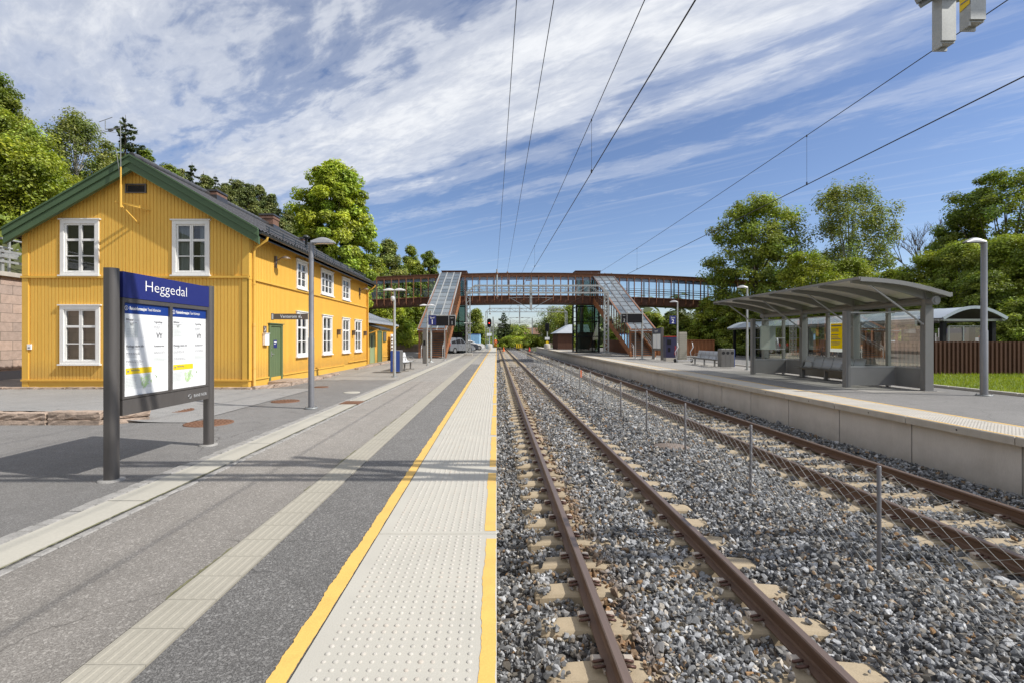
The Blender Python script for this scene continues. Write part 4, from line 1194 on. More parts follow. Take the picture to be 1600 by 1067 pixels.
# ------------------------------------------------------------------ the information board
def info_board():
    t = thing('information_board', 'large grey station information board with blue Heggedal name panel and two white posters', 'information board', (-4.15, 6.08, 0))
    xf = -4.075
    for (y, w) in ((5.2, .19), (6.95, .19)):
        b = MB()
        pr = []
        for k in range(13):
            a = -math.pi / 2 + math.pi * k / 12; pr.append((-4.108 + .05 * math.cos(a), y + .06 * math.sin(a)))
        pr += [(-4.168, y + .06), (-4.168, y - .06)]
        n = len(pr); V = [(x, yy, -.02) for x, yy in pr] + [(x, yy, 2.255) for x, yy in pr]
        b.smooth = False; b.add(V, [tuple(range(n, 2 * n)), tuple(reversed(range(n)))])
        b.smooth = True; b.add(V, [(i, (i + 1) % n, n + (i + 1) % n, n + i) for i in range(12)]); b.smooth = False
        b.add(V, [(i, (i + 1) % n, n + (i + 1) % n, n + i) for i in range(12, n)])
        p = b.build('post', M['sign_grey'], t)
        b = MB(); b.lathe((-4.13, y, 0), [(.125, -.02), (.118, .004), (.02, .006)], 18); b.build('footing', M['sett'], p)
    y0, y1 = 5.285, 6.865
    b = MB(); b.box(-4.2, xf - .03, y0, y1, .84, 1.95); b.box(-4.2, xf, y0, y1, .665, .835)
    for (a, c) in ((y0, y0 + .03), (6.055, 6.105), (y1 - .03, y1)): b.box(xf - .029, xf, a, c, .842, 1.948)
    for (a, c) in ((y0 + .03, 6.055), (6.105, y1 - .03)):
        b.box(xf - .029, xf - .002, a, c, .842, .866); b.box(xf - .029, xf - .002, a, c, 1.90, 1.948)
    b.build('panel_frame', M['sign_grey'], t)
    b = MB(); b.box(-4.2, xf + .004, y0, y1, 1.951, 2.235); b.build('name_panel', M['blue_sign'], t)
    uy, uz = (0, 1, 0), (0, 0, 1)
    b = MB(); b.text('Heggedal', .178, (xf + .007, 5.605, 2.05), uy, uz, fit=.765, bold=-.0022); b.build('name_lettering', M['white_text'], t)
    for k, (pa, pb) in enumerate(((5.318, 6.052), (6.108, 6.832))):
        W = pb - pa; H = 1.03; pz = .868; x = xf - .024
        b = MB(); b.box(xf - .03, x, pa, pb, pz, pz + H); post = b.build('poster', M['white_sign'], t)
        def rect(b, u0, v0, u1, v1, d=.002): b.poly((x + d, pa + u0 * W, pz + H - v0 * H), (x + d, pa + u1 * W, pz + H - v0 * H), (x + d, pa + u1 * W, pz + H - v1 * H), (x + d, pa + u0 * W, pz + H - v1 * H))
        b = MB(); rect(b, 0, 0, 1, .115); b.build('header_bar', M['blue_bar'], post)
        b = MB(); 
        def tx(b, s, u, v, size, bold=0, d=.004, fit=None): b.text(s, size, (x + d, pa + u * W, pz + H - v * H), uy, uz, bold=bold, fit=fit)
        tx(b, 'Reiseinformasjon', .13, .072, .05, .0012, fit=.36 * W); tx(b, 'Travel information', .51, .072, .05, fit=.30 * W)
        c = (x + .004, pa + .065 * W, pz + H - .057 * H)
        ring = []; 
        for i in range(20):
            a0, a1 = i * math.pi / 10, (i + 1) * math.pi / 10
            b.poly(*[(c[0], c[1] + r_ * math.cos(a), c[2] + r_ * math.sin(a)) for (r_, a) in ((.026, a0), (.026, a1), (.021, a1), (.021, a0))])
        tx(b, 'i', .055, .072, .045, .001); b.build('header_text', M['white_text'], post)
        b = MB(); tx(b, 'Billetter', .06, .19, .034, .0008); tx(b, 'Togselskap', .66, .20, .032, .0008); tx(b, 'Planlegg reisen din', .06, .475, .036, .0008); tx(b, 'Kundeservice', .66, .475, .032, .0008)
        tx(b, 'VY', .145, .245, .042, .001); tx(b, 'VY', .715, .375, .085, .003)
        rr = random.Random(3)
        def lines(b, u0, v0, n, wmax, dv=.0145, h=.0052):
            for i in range(n):
                u = u0; v = v0 + i * dv; ue = u0 + wmax * rr.uniform(.72, 1.0)
                while u < ue:
                    w = rr.uniform(.02, .055); rect(b, u, v, min(u + w, ue), v + h); u += w + .008
        lines(b, .06, .535, 2, .36); lines(b, .06, .62, 2, .4); lines(b, .66, .245, 2, .2); lines(b, .66, .53, 2, .28); lines(b, .06, .205, 1, .3)
        b.build('poster_text', M['grey_text'], post)
        b = MB(); lines(b, .06, .563, 2, .32); lines(b, .06, .65, 2, .38); lines(b, .66, .275, 3, .22); lines(b, .66, .565, 2, .24); lines(b, .66, .60, 9, .3, .018); lines(b, .08, .275, 5, .2, .017); lines(b, .06, .80, 7, .26, .016); lines(b, .75, .80, 2, .18); lines(b, .88, .97, 1, .1); tx(b, 'Tickets', .2, .19, .03)
        tx(b, 'Plan your journey', .06, .50, .03); tx(b, 'Customer service', .66, .50, .026); tx(b, 'Train operators', .66, .222, .026)
        rect(b, .04, .37, .96, .3715); b.build('small_text', M['light_text'], post)
        for q_ in ((.05, .215, .31, .37), (.66, .60, .96, .64), (.04, .775, .60, .93)):
            b = MB(); rect(b, *q_, .001); b.build('pale_box', M['pale_box'], post)
        b = MB(); rect(b, .055, .70, .605, .765, .003); b.build('yellow_bar', M['sign_yellow'], post)
        b = MB(); tx(b, 'Buss for tog', .16, .732, .026, .0008, .005); rect(b, .08, .725, .12, .742, .005); lines(b, .16, .745, 1, .3); b.build('bar_text', M['grey_text'], post)
        b = MB(); rr = random.Random(8)
        for i in range(26):
            u, v = rr.uniform(.40, .58), rr.uniform(.785, .92); u = .36 + (.60 - .36) * ((u - .4) / .18); rect(b, u, v, u + rr.uniform(.01, .05), v + rr.uniform(.006, .03), .003 + i * .0001)
        for i in range(4): b.bar((x + .006 + i * .0005, pa + W * (.42 + i * .015), pz + H * .08), (x + .006 + i * .0005, pa + W * (.5 + i * .02), pz + H * .22), .004, .002)
        b.bar((x + .004, pa + W * .69, pz + H * .20), (x + .004, pa + W * .72, pz + H * .17), .012, .002)
        b.build('map', M['map_green'], post)
    b = MB(); b.text('BANE NOR', .058, (xf + .004, 6.52, .725), uy, uz)
    for i in range(6): b.bar((xf + .004, 6.44 + .03 * math.cos(i * 1.05), .745 + .03 * math.sin(i * 1.05)), (xf + .004, 6.44 + .03 * math.cos(i * 1.05 + 1.05), .745 + .03 * math.sin(i * 1.05 + 1.05)), .008, .002)
    b.build('owner_logo', M['light_text'], t)
info_board()

# covers in the asphalt
def cover(name, x, y, d, label, m='rust_cover', z=-.008):
    b = MB(); b.lathe((x, y, z), [(d / 2, -.02), (d / 2, .007), (d / 2 - .02, .009), (.002, .009)], 28)
    if m == 'rust_cover':
        for i in range(6):
            for k in range(6 + i * 3):
                a = k * 2 * math.pi / (6 + i * 3); r = (i + .6) / 6.3 * d / 2
                b.box(x + r * math.cos(a) - .014, x + r * math.cos(a) + .014, y + r * math.sin(a) - .014, y + r * math.sin(a) + .014, z + .009, z + .014)
    return b.build(name, M[m], label=label, cat='manhole cover')
cover('manhole_cover', -6.84, 10.19, .84, 'rusty round manhole cover beside the terrace corner behind the board', z=.012)
cover('manhole_cover', -5.2, 8.77, .80, 'rusty round manhole cover just behind the right leg of the board')
cover('manhole_cover', -5.18, 11.9, .66, 'rusty round manhole cover left of the near lamp post')
cover('manhole_cover', -5.6, 15.5, .44, 'small dark manhole cover near the granite kerb of the house')
cover('manhole_cover', -4.15, 13.9, .46, 'small pale concrete cover beside the gutter strip', 'gutter')
b = MB(); b.box(-3.68, -3.22, 11.3, 11.85, -.02, .006)
for k in range(8): b.box(-3.65 + k * .052, -3.62 + k * .052, 11.34, 11.81, .006, .013)
b.build('drain_grate', M['rust_cover'], label='square rusty drain grate set in the pale gutter strip', cat='drain')

# ------------------------------------------------------------------ lamps
def lamp(x, y, h, sgn, label, r=.055, white=False):
    t = thing('lamp_post', label, 'lamp post', (x, y, 0))
    b = MB(); b.tube([(x, y, 0), (x, y, h * .42), (x, y, h * .42 + .02), (x, y, h)], [r * 1.12, r * 1.1, r * .95, r * .9], 14); b.build('pole', M['lamp_pole'] if not white else M['galv'], t)
    b = MB(); b.lathe((x, y, 0), [(r * 2.4, -.01), (r * 2.4, .018), (r * 1.2, .02)], 14)
    for k in range(4): b.cyl((x + r * 1.9 * math.cos(k * 1.57 + .7), y + r * 1.9 * math.sin(k * 1.57 + .7), .018), (x + r * 1.9 * math.cos(k * 1.57 + .7), y + r * 1.9 * math.sin(k * 1.57 + .7), .045), .012, n=6)
    b.build('base_plate', M['galv_dark'], t)
    for s in ([sgn] if sgn else [-1, 1]):
        b = MB()
        L = .5 if sgn else .42; zc = h - .02
        V = []; Fs = []; N = 9
        for i in range(N):
            u = i / (N - 1); xx = x + s * (.02 + u * L); hw = .10 * (1 - .25 * u) if sgn else .11; zt = zc + (.115 if sgn else .075) * math.sin(math.pi * min(1, u * .85 + .12)) + .02
            for k in range(7):
                a = math.pi * k / 6; V.append((xx, y + hw * math.cos(a), zc + (zt - zc) * math.sin(a)))
        for i in range(N - 1):
            for k in range(6): Fs.append((i * 7 + k, i * 7 + k + 1, (i + 1) * 7 + k + 1, (i + 1) * 7 + k))
        b.smooth = True; b.add(V, Fs); b.smooth = False
        b.add(V[:7], [tuple(range(7))]); b.add(V[-7:], [tuple(range(7))])
        if sgn: b.box(min(x, x + s * .1), max(x, x + s * .1), y - .05, y + .05, zc - .02, zc + .06)
        hd = b.build('lamp_head', M['lamp_white'] if white and not sgn else M['lamp_head'], t)
        b = MB(); b.poly(*[(x + s * (.05 + q[0] * (L - .06)), y + q[1] * .075, zc - .006) for q in ((0, -1), (1, -.8), (1, .8), (0, 1))]); b.build('lens', M['lamp_lens'], hd)
    return t
lamp(-4.07, 10.65, 3.62, 1, 'grey lamp post with one domed head beside the yellow house', .058)
lamp(13.16, 13.1, 4.13, -1, 'grey lamp post with one head at the right edge behind the far platform', .075)
lt = lamp(-4.15, 19.7, 3.5, 0, 'grey lamp post with two white arms and a camera dome', .055, True)
b = MB(); b.tube([(-4.15, 19.64, 3.18), (-4.17, 19.5, 3.18)], .025, 8); b.lathe((-4.17, 19.46, 3.03), [(.02, 0), (.07, .03), (.085, .09), (.08, .17), (.03, .2)], 12); b.build('camera', M['lamp_white'], lt)
lamp(-4.07, 28.5, 3.5, 0, 'slim lamp post with two white arms beside the blue track sign', .04, True)
lamp(-3.15, 53, 3.3, 0, 'distant slim two-armed lamp post beside the left lattice mast', .045, True)
lamp(12.3, 33.0, 4.05, -1, 'slim lamp post carrying the blue track sign on the right platform', .05, True)
lamp(12.05, 60, 4.2, 0, 'slim post with small lamp in front of the right lift tower', .045, True)
lamp(12.55, 24.3, 4.1, -1, 'pale lamp post showing above the shelter roof', .05, True)

# waiting room sign on the near lamp post
t = thing('direction_sign', 'brown hanging direction sign reading Venterom with chair icon', 'sign', (-4.5, 10.6, 2.0))
b = MB(); b.box(-4.88, -4.13, 10.585, 10.625, 1.93, 2.055); b.box(-4.92, -4.88, 10.58, 10.63, 1.92, 2.065); b.build('sign_panel', M['way_sign'], t)
b = MB(); b.text('Venterom', .10, (-4.72, 10.582, 1.962), (1, 0, 0), (0, 0, 1), bold=.001, fit=.36)
b.box(-4.32, -4.30, 10.580, 10.583, 1.965, 2.01); b.box(-4.30, -4.255, 10.580, 10.583, 1.975, 1.987); b.cyl((-4.285, 10.583, 2.02), (-4.285, 10.581, 2.02), .011, n=10); b.box(-4.27, -4.255, 10.580, 10.583, 1.955, 1.975)
b.build('lettering', M['white_text'], t)
b = MB(); b.box(-4.905, -4.875, 10.575, 10.584, 1.935, 2.05); b.build('end_cap', M['lamp_white'], t)

# blue track signs and train displays
def track_sign(x, y, z, n, label):
    t = thing('track_sign', label, 'sign', (x, y, z))
    b = MB(); b.box(x - .22, x + .22, y - .02, y + .02, z, z + .56); b.build('panel', M['blue_sign'], t)
    b = MB(); b.text('Spor', .15, (x, y - .024, z + .38), (1, 0, 0), (0, 0, 1), 'CENTER'); b.text(n, .36, (x, y - .024, z + .06), (1, 0, 0), (0, 0, 1), 'CENTER', bold=.004); b.build('lettering', M['white_text'], t)
    b = MB(); b.bar((x - .05 if n == '1' else x + .05, y, z + .5), (x - .3 if n == '1' else x + .3, y, z + .5), .03, .03); b.build('bracket', M['galv'], t)
track_sign(-3.78, 28.5, 2.35, '1', 'small blue track sign with white number 1 on the left platform')
track_sign(11.98, 33.0, 2.55, '2', 'small blue track sign with white number 2 on the right platform')
def display(xp, y, x0, x1, z0, z1, n, nleft, label, xthin, ythin):
    t = thing('train_display', label, 'display', (xp, y, 0))
    b = MB(); b.tube([(xp, y, 0), (xp, y, z1 + .35)], .075, 12); b.lathe((xp, y, 0), [(.24, 0), (.24, .03), (.1, .04), (.08, .1)], 12); b.build('pole', M['galv'], t)
    b = MB(); b.box(x0, x1, y - .16, y + .1, z0, z1); b.build('casing', M['black'], t)
    b = MB(); b.box(x0 - .03, x1 + .03, y - .12, y + .06, z1 + .001, z1 + .07); b.box(x0 - .03, x0 - .001, y - .12, y + .06, z0, z1); b.box(x1 + .001, x1 + .03, y - .12, y + .06, z0, z1)
    b.cyl((x0 + .5, y, z1 + .07), (x0 + .5, y, z1 + .15), .06, n=10); b.cyl((x0 + .8, y, z1 + .07), (x0 + .8, y, z1 + .15), .05, n=10); b.build('frame', M['galv'], t)
    xd = x0 + .42 if nleft else x1 - .42
    b = MB(); b.box(xd - .012, xd + .012, y - .166, y - .161, z0 + .02, z1 - .02)
    cx = x0 + .2 if nleft else x1 - .2
    b.text('Spor', .12, (cx, y - .167, z1 - .16), (1, 0, 0), (0, 0, 1), 'CENTER'); b.text(n, .34, (cx, y - .167, z0 + .08), (1, 0, 0), (0, 0, 1), 'CENTER'); b.build('lettering', M['light_text'], t)
    t2 = thing('validator_post', 'thin steel post right of the train display on the left platform' if n == '1' else 'thin steel post beside the display pole on the right platform', 'post', (xthin, ythin, 0))
    b = MB(); b.tube([(xthin, ythin, 0), (xthin, ythin, z0 - .05)], .045, 10); b.lathe((xthin, ythin, 0), [(.12, 0), (.12, .02), (.05, .03)], 10); b.build('pole', M['steel'], t2)
display(-4.42, 32.6, -4.3, -2.78, 2.42, 3.07, '1', False, 'black train display on a steel pole at the left stairs', -3.9, 36.4)
display(11.4, 38.0, 9.75, 11.35, 2.80, 3.50, '2', True, 'black train display showing track 2 on the right platform', 11.3, 39.5)
t = thing('ticket_post', 'grey slab-shaped card reader post beside the left train display', 'post', (-4.55, 31.0, 0))
b = MB(); b.cbox(-4.72, -4.48, 30.9, 31.1, 0, 2.2, .02); b.build('body', M['bin_grey'], t)
b = MB(); b.box(-4.66, -4.54, 30.88, 30.899, 1.15, 1.45); b.build('screen', M['black'], t)
t = thing('card_reader', 'slim card reader post between the right stairs and the notice board', 'post', (12.45, 38.5, 0))
b = MB(); b.tube([(12.45, 38.5, 0), (12.45, 38.5, 2.0)], .05, 10); b.lathe((12.45, 38.5, 0), [(.2, 0), (.2, .025), (.06, .03)], 10); b.build('pole', M['steel'], t)
b = MB(); b.cbox(12.28, 12.44, 38.4, 38.56, 1.1, 1.7, .02); b.build('reader', M['bin_grey'], t)

# bins
def bins(x, y, dx, dy, label, first_blue):
    t = thing('recycling_bins', label, 'bins', (x, y, 0))
    for k in range(3):
        b = MB(); cx, cy = x + dx * k, y + dy * k
        w, d = (.225, .44) if dx else (.44, .225)
        b.cbox(cx - w / 2, cx + w / 2, cy - d / 2, cy + d / 2, .05, 1.02, .03)
        bo = b.build('bin', M['bin_grey'], t)
        b = MB(); b.cyl((cx - (0 if dx else w / 2 + .004), cy - (d / 2 + .004 if dx else 0), .8), (cx - (0 if dx else w / 2 - .01), cy - (d / 2 - .01 if dx else 0), .8), .085, n=14); b.build('opening', M['dark'], bo)
    e = 0 if first_blue else 2
    cx, cy = x + dx * e, y + dy * e; s = -1 if first_blue else 1
    b = MB()
    if dx: b.box(min(cx + s * .115, cx + s * .15), max(cx + s * .115, cx + s * .15), cy - .2, cy + .2, .06, 1.0)
    else: b.box(cx - .2, cx + .2, min(cy + s * .115, cy + s * .15), max(cy + s * .115, cy + s * .15), .06, 1.0)
    b.build('blue_panel', M['bin_blue'], t)
bins(-4.62, 22.2, 0, .24, 'grey recycling bins with blue end panel beside the white bench', True)
bins(12.15, 26.2, .235, 0, 'grey recycling bins with blue side between bench and shelter', False)

# benches
def bench(x, y0, n, face, label, m='seat_metal', pitch=.53):
    t = thing('bench', label, 'bench', (x, y0, 0))
    L = n * pitch
    b = MB(); b.box(x - .03, x + .03, y0 - .05, y0 + L + .05, .34, .40)
    for yv in ((y0 + .25, y0 + L - .25) if n < 5 else (y0 + .25, y0 + L / 2, y0 + L - .25)): b.box(x - .035, x + .035, yv - .035, yv + .035, 0, .339); b.box(x - .2, x + .2, yv - .04, yv + .04, 0, .02)
    b.build('leg_frame', M['shelter_dark'], t)
    for k in range(n):
        ya, yb = y0 + k * pitch + .015, y0 + (k + 1) * pitch - .015
        b = MB(); f = face
        prof = [(.26, .45), (.24, .43), (.0, .42), (-.16, .42), (-.22, .46), (-.27, .62), (-.33, .84), (-.35, .85)]
        V = []; 
        for yy in (ya, yb):
            for (px_, z) in prof: V.append((x + f * px_, yy, z))
        n_ = len(prof)
        V2 = [(v[0] + f * -.012 * 0, v[1], v[2] - .02) for v in V]
        b.smooth = True
        b.add(V, [(i, i + 1, n_ + i + 1, n_ + i) for i in range(n_ - 1)]); b.smooth = False
        b.add(V2, [(i, i + 1, n_ + i + 1, n_ + i) for i in range(n_ - 1)])
        b.build('seat', M[m], t)
    for yy in (y0 + pitch, y0 + L - pitch):
        b = MB(); b.tube([(x - face * .2, yy, .44), (x - face * .2, yy, .62), (x - face * .05, yy, .68), (x + face * .15, yy, .64), (x + face * .22, yy, .45)], .012, 6); b.build('armrest', M['shelter_dark'], t)
bench(-4.45, 23.2, 4, 1, 'pale metal bench beside the bins in front of the annex', 'lamp_white')
bench(12.2, 26.9, 6, -1, 'long perforated metal bench left of the recycling bins on the right platform')
bench(12.22, 16.45, 6, -1, 'perforated metal bench inside the shelter')
# ------------------------------------------------------------------ waiting shelter
def shelter():
    t = thing('waiting_shelter', 'grey steel waiting shelter with curved cantilever roof and glass walls', 'shelter', (12.2, 18.5, 0))
    XB, XF = 12.7, 10.45; y0, y1 = 13.95, 23.3
    def under(u):   # u 0 = back edge .. 1 = front edge : curved roof
        x = 13.05 + (XF - 13.05) * u
        z = 2.77 + .46 * u + .10 * math.sin(math.pi * min(1, u * 1.0))
        return x, z
    n = 14
    b = MB(); top = [under(k / n) for k in range(n + 1)]
    V = [];
    for yv in (y0, y1):
        for (x, z) in top: V.append((x, yv, z + .06))
        for (x, z) in top: V.append((x, yv, z + .025))
    m_ = n + 1
    b.smooth = True
    b.add(V, [(k, k + 1, 2 * m_ + k + 1, 2 * m_ + k) for k in range(n)]); b.smooth = False
    b.add(V, [(k, k + 1, m_ + k + 1, m_ + k) for k in range(n)]); b.add(V, [(2 * m_ + k, 2 * m_ + k + 1, 3 * m_ + k + 1, 3 * m_ + k) for k in range(n)])
    b.add(V, [(0, m_, 3 * m_, 2 * m_), (n, m_ + n, 3 * m_ + n, 2 * m_ + n)])
    b.mi = 1; b.smooth = True; b.add(V, [(m_ + k, m_ + k + 1, 3 * m_ + k + 1, 3 * m_ + k) for k in range(n)]); b.smooth = False; b.mi = 0
    # front edge profile and rolled edges
    b.bar((XF - .02, y0 - .02, top[-1][1] + .03), (XF - .02, y1 + .02, top[-1][1] + .03), .05, .075)
    b.bar((13.07, y0 - .02, top[0][1] + .02), (13.07, y1 + .02, top[0][1] + .02), .05, .12)
    for yv in (y0 - .015, y1 + .015):
        for k in range(n): b.bar((top[k][0], yv, top[k][1] + .0), (top[k + 1][0], yv, top[k + 1][1] + .0), .03, .12)
    rf = b.build('roof', [M['shelter'], M['shelter_under']], t)
    cols = [14.3, 17.17, 20.04, 22.91]; mids = [15.735, 18.605, 21.475]
    for yv in cols + mids:     # tapered curved ribs
        b = MB(); V = []
        for k in range(n + 1):
            x, z = top[k]; u = k / n
            if x > XB + .05: hh = .1
            else: hh = .26 - .17 * (u - .13) / .87
            V.append((x, z + .02, z + .02 - hh))
        for k in range(n):
            (xa, za, la), (xb, zb2, lb) = V[k], V[k + 1]
            b.hexa([(xa, yv - .035, la), (xb, yv - .035, lb), (xb, yv + .035, lb), (xa, yv + .035, la), (xa, yv - .035, za), (xb, yv - .035, zb2), (xb, yv + .035, zb2), (xa, yv + .035, za)])
        b.build('rib', M['shelter'], t)
    for yv in cols:
        b = MB(); b.cbox(XB - .14, XB + .10, yv - .09, yv + .09, -.01, 2.42, .01); b.box(XB - .12, XB + .08, yv - .07, yv + .07, 2.42, 2.86)
        b.box(XB - .145, XB + .105, yv - .02, yv + .02, .0, 2.40); b.box(XB - .2, XB + .16, yv - .14, yv + .14, -.01, .012)
        p = b.build('column', M['shelter_dark'], t)
        b = MB(); xs, zs_ = under(.80)[0], under(.80)[1] - .08
        b.tube([(XB - .13, yv, 1.95), (xs, yv, zs_)], .028, 8); b.cyl((XB - .15, yv, 1.93), (XB - .10, yv, 1.97), .05, n=8); b.build('strut', M['steel'], p)
    b = MB(); b.tube([(XB - .02, y0 + .1, 2.60), (XB - .02, y1 - .1, 2.62)], .10, 14); b.cyl((XB - .02, y0 + .09, 2.62), (XB - .02, y0 + .04, 2.62), .125, n=18); b.cyl((XB - .02, y0 + .035, 2.62), (XB - .02, y0 + .02, 2.62), .07, n=12)
    b.build('beam', M['shelter_dark'], t)
    for yv in mids:
        b = MB(); b.box(XB - .05, XB + .05, yv - .05, yv + .05, 0, 2.55); b.build('mullion', M['shelter_dark'], t)
    ends = [(11.12, 15.42), (11.2, 21.2)]
    for (xf, yv) in ends:
        b = MB(); b.cbox(xf - .07, xf + .07, yv - .09, yv + .09, 0, 2.40, .01); b.box(xf - .02, xf + .02, yv - .105, yv + .105, 0, 2.38); b.build('screen_post', M['shelter_dark'], t)
    # lower panels
    b = MB()
    for (a, c) in zip([14.3, 15.735, 17.17, 18.605, 20.04, 21.475], [15.735, 17.17, 18.605, 20.04, 21.475, 22.91]):
        b.box(XB - .02, XB + .02, a + .1, c - .06, .05, .62)
    for (xf, yv) in ends: b.box(xf + .075, XB - .055, yv - .02, yv + .02, .06, .62)
    b.build('lower_panel', M['shelter'], t)
    b = MB()
    for (a, c) in zip([14.3, 15.735, 17.17, 18.605, 20.04, 21.475], [15.735, 17.17, 18.605, 20.04, 21.475, 22.91]):
        for z in (.625, 2.36): b = MB(); b.box(XB - .025, XB + .025, a + .1, c - .06, z, z + .04); b.build('glazing_bar', M['steel'], t)
    for (xf, yv) in ends:
        for z in (.625, 2.33): b = MB(); b.box(xf + .075, XB - .055, yv - .025, yv + .025, z, z + .04); b.build('glazing_bar', M['steel'], t)
    for (a, c) in zip([14.3, 15.735, 17.17, 18.605, 20.04, 21.475], [15.735, 17.17, 18.605, 20.04, 21.475, 22.91]):
        b = MB(); b.poly((XB, a + .1, .665), (XB, c - .06, .665), (XB, c - .06, 2.36), (XB, a + .1, 2.36)); b.build('glass_pane', M['glass'], t)
    for (xf, yv) in ends:
        b = MB(); b.poly((xf + .08, yv, .665), (XB - .06, yv, .665), (XB - .06, yv, 2.33), (xf + .08, yv, 2.33)); b.build('glass_pane', M['glass'], t)
    for z in (1.09, 1.56):
        b = MB(); b.box(11.12, 12.6, 21.194, 21.197, z, z + .018); b.build('safety_strip', M['pale_box'], t)
shelter()
t = thing('yellow_poster', 'yellow notice poster on the back glass of the shelter', 'poster', (12.66, 17.9, 1.07))
b = MB(); b.poly((12.66, 17.65, 1.05), (12.66, 18.42, 1.05), (12.66, 18.42, 2.12), (12.66, 17.65, 2.12)); b.build('border', M['paper_white'], t)
b = MB(); b.poly((12.655, 17.69, 1.17), (12.655, 18.38, 1.17), (12.655, 18.38, 2.09), (12.655, 17.69, 2.09)); b.build('sheet', M['paper_yellow'], t)
b = MB(); rr = random.Random(4)
for (z, n_, h) in ((1.98, 1, .05), (1.87, 3, .022), (1.66, 1, .03), (1.60, 2, .014), (1.50, 1, .03), (1.38, 1, .03), (1.33, 2, .014)):
    for i in range(n_): b.box(12.647, 12.651, 18.33 - rr.uniform(.35, .5) if h < .04 else 17.8, 18.33, z - i * .04, z - i * .04 + h)
b.build('lines', M['grey_text'], t)
t = thing('timetable_panel', 'pale frosted timetable board on the far glass screen of the shelter', 'notice board', (11.8, 21.3, 1.1))
b = MB(); b.box(11.5, 12.15, 21.13, 21.16, 1.08, 2.08); b.build('board', M['frost'], t)
b = MB(); b.box(11.49, 12.16, 21.162, 21.172, 1.07, 2.09); b.build('backing', M['paper_green'], t)

# bicycle shed with arched roof
def bike_shed():
    t = thing('bicycle_shed', 'long bicycle shed with pale blue arched roof and dark posts behind the shelter', 'shed', (22.4, 33, 0))
    x0, x1, y0, y1 = 20.95, 23.95, 22.8, 44.0
    def arc(u, off=0): return x0 + (x1 - x0) * u, 2.42 + .62 * math.sin(math.pi * (u * .9 + .05)) + off
    n = 14; b = MB(); V = []
    for yv in (y0, y1):
        for k in range(n + 1): x, z = arc(k / n); V.append((x, yv, z))
        for k in range(n + 1): x, z = arc(k / n, -.05); V.append((x, yv, z))
    m_ = n + 1
    b.smooth = True; b.add(V, [(k, k + 1, 2 * m_ + k + 1, 2 * m_ + k) for k in range(n)]); b.mi = 1; b.add(V, [(m_ + k, m_ + k + 1, 3 * m_ + k + 1, 3 * m_ + k) for k in range(n)]); b.smooth = False; b.mi = 0
    for yv in (y0 - .04, y1 + .04):
        for k in range(n):
            xa, za = arc(k / n, -.03); xb, zb2 = arc((k + 1) / n, -.03); b.bar((xa, yv, za), (xb, yv, zb2), .06, .14)
    for k in range(1, 12):
        yv = y0 + k * 1.77
        for i in range(n):
            xa, za = arc(i / n, .012); xb, zb2 = arc((i + 1) / n, .012); b.bar((xa, yv, za), (xb, yv, zb2), .05, .02)
    rf = b.build('roof', [M['shed_roof'], M['soffit']], t)  # underside coloured dark to paint the shade inside the shed
    b = MB()
    for x in (x0 + .1, x1 - .1): b.tube([(x, y0, 2.45), (x, y1, 2.45)], .08, 10)
    b.bar((x0, y0 + .2, 2.42), (x1, y0 + .2, 2.42), .08, .1); b.build('eave_beam', M['galv'], rf)
    for k in range(7):
        for x in (x0 + .35, x1 - .3):
            yv = y0 + .35 + k * 3.38; b = MB(); b.cbox(x - .09, x + .09, yv - .09, yv + .09, 0, 2.36, .01); b.build('post', M['black'], t)
    for (xa, xb, ya, yb) in ((x0 + .75, x1 - .6, y0 + .5, y0 + .5), (x1 - .3, x1 - .3, y0 + .6, y1 - .6)):
        b = MB(); b.poly((xa, ya, .3), (xb, yb, .3), (xb, yb, 2.1), (xa, ya, 2.1)); b.build('panel', M['shed_glass'], t)
    b = MB()
    for x in (x0 + .75, 22.4, x1 - .6): b.box(x - .03, x + .03, y0 + .47, y0 + .53, 0, 2.12)
    b.box(x0 + .75, x1 - .6, y0 + .465, y0 + .535, 2.121, 2.16); b.build('panel_frame', M['galv'], t)
bike_shed()
def bicycle(label, col, x, y, rz, first=None):
    if first is None:
        t = thing('bicycle', label, 'bicycle', (0, 0, 0), 'bicycles parked in the shed')
        for yv in (-.52, .52):
            b = MB(); pts = [(0, yv + .33 * math.cos(a), .34 + .33 * math.sin(a)) for a in [k * math.pi / 9 for k in range(19)]]; b.tube(pts, .022, 5, False)
            for k in range(6): a = k * math.pi / 6; b.bar((0, yv - .31 * math.cos(a), .34 - .31 * math.sin(a)), (0, yv + .31 * math.cos(a), .34 + .31 * math.sin(a)), .006, .006)
            b.build('wheel', M['tyre'], t)
        b = MB()
        for p, q in (((0, -.52, .34), (0, -.05, .30)), ((0, -.05, .30), (0, -.2, .85)), ((0, -.2, .80), (0, .36, .84)), ((0, -.05, .3), (0, .38, .76)), ((0, -.52, .34), (0, -.18, .74)), ((0, .52, .34), (0, .34, .98))): b.tube([p, q], .018, 6)
        b.build('frame', M[col], t)
        b = MB(); b.hexa([(-.07, -.34, .86), (.07, -.34, .86), (.02, -.06, .88), (-.02, -.06, .88), (-.08, -.36, .9), (.08, -.36, .9), (.025, -.06, .91), (-.025, -.06, .91)]); b.build('saddle', M['black'], t)
        b = MB(); b.tube([(-.28, .24, 1.02), (-.2, .36, 1.03), (.2, .36, 1.03), (.28, .24, 1.02)], .014, 6); b.build('handlebar', M['steel'], t)
    else: t = copy_tree(first)
    t.location = (x, y, 0); t.rotation_euler = (0, 0, rz); return t
bk = bicycle('dark bicycle parked in the arched shed', 'car_dark', 22.6, 25.0, 1.2)
for k in range(9): bicycle('', '', 22.6 + .1 * (k % 3), 26.1 + k * 1.15 + .2 * (k % 2), 1.2 + .25 * ((k * 7) % 3 - 1), bk)

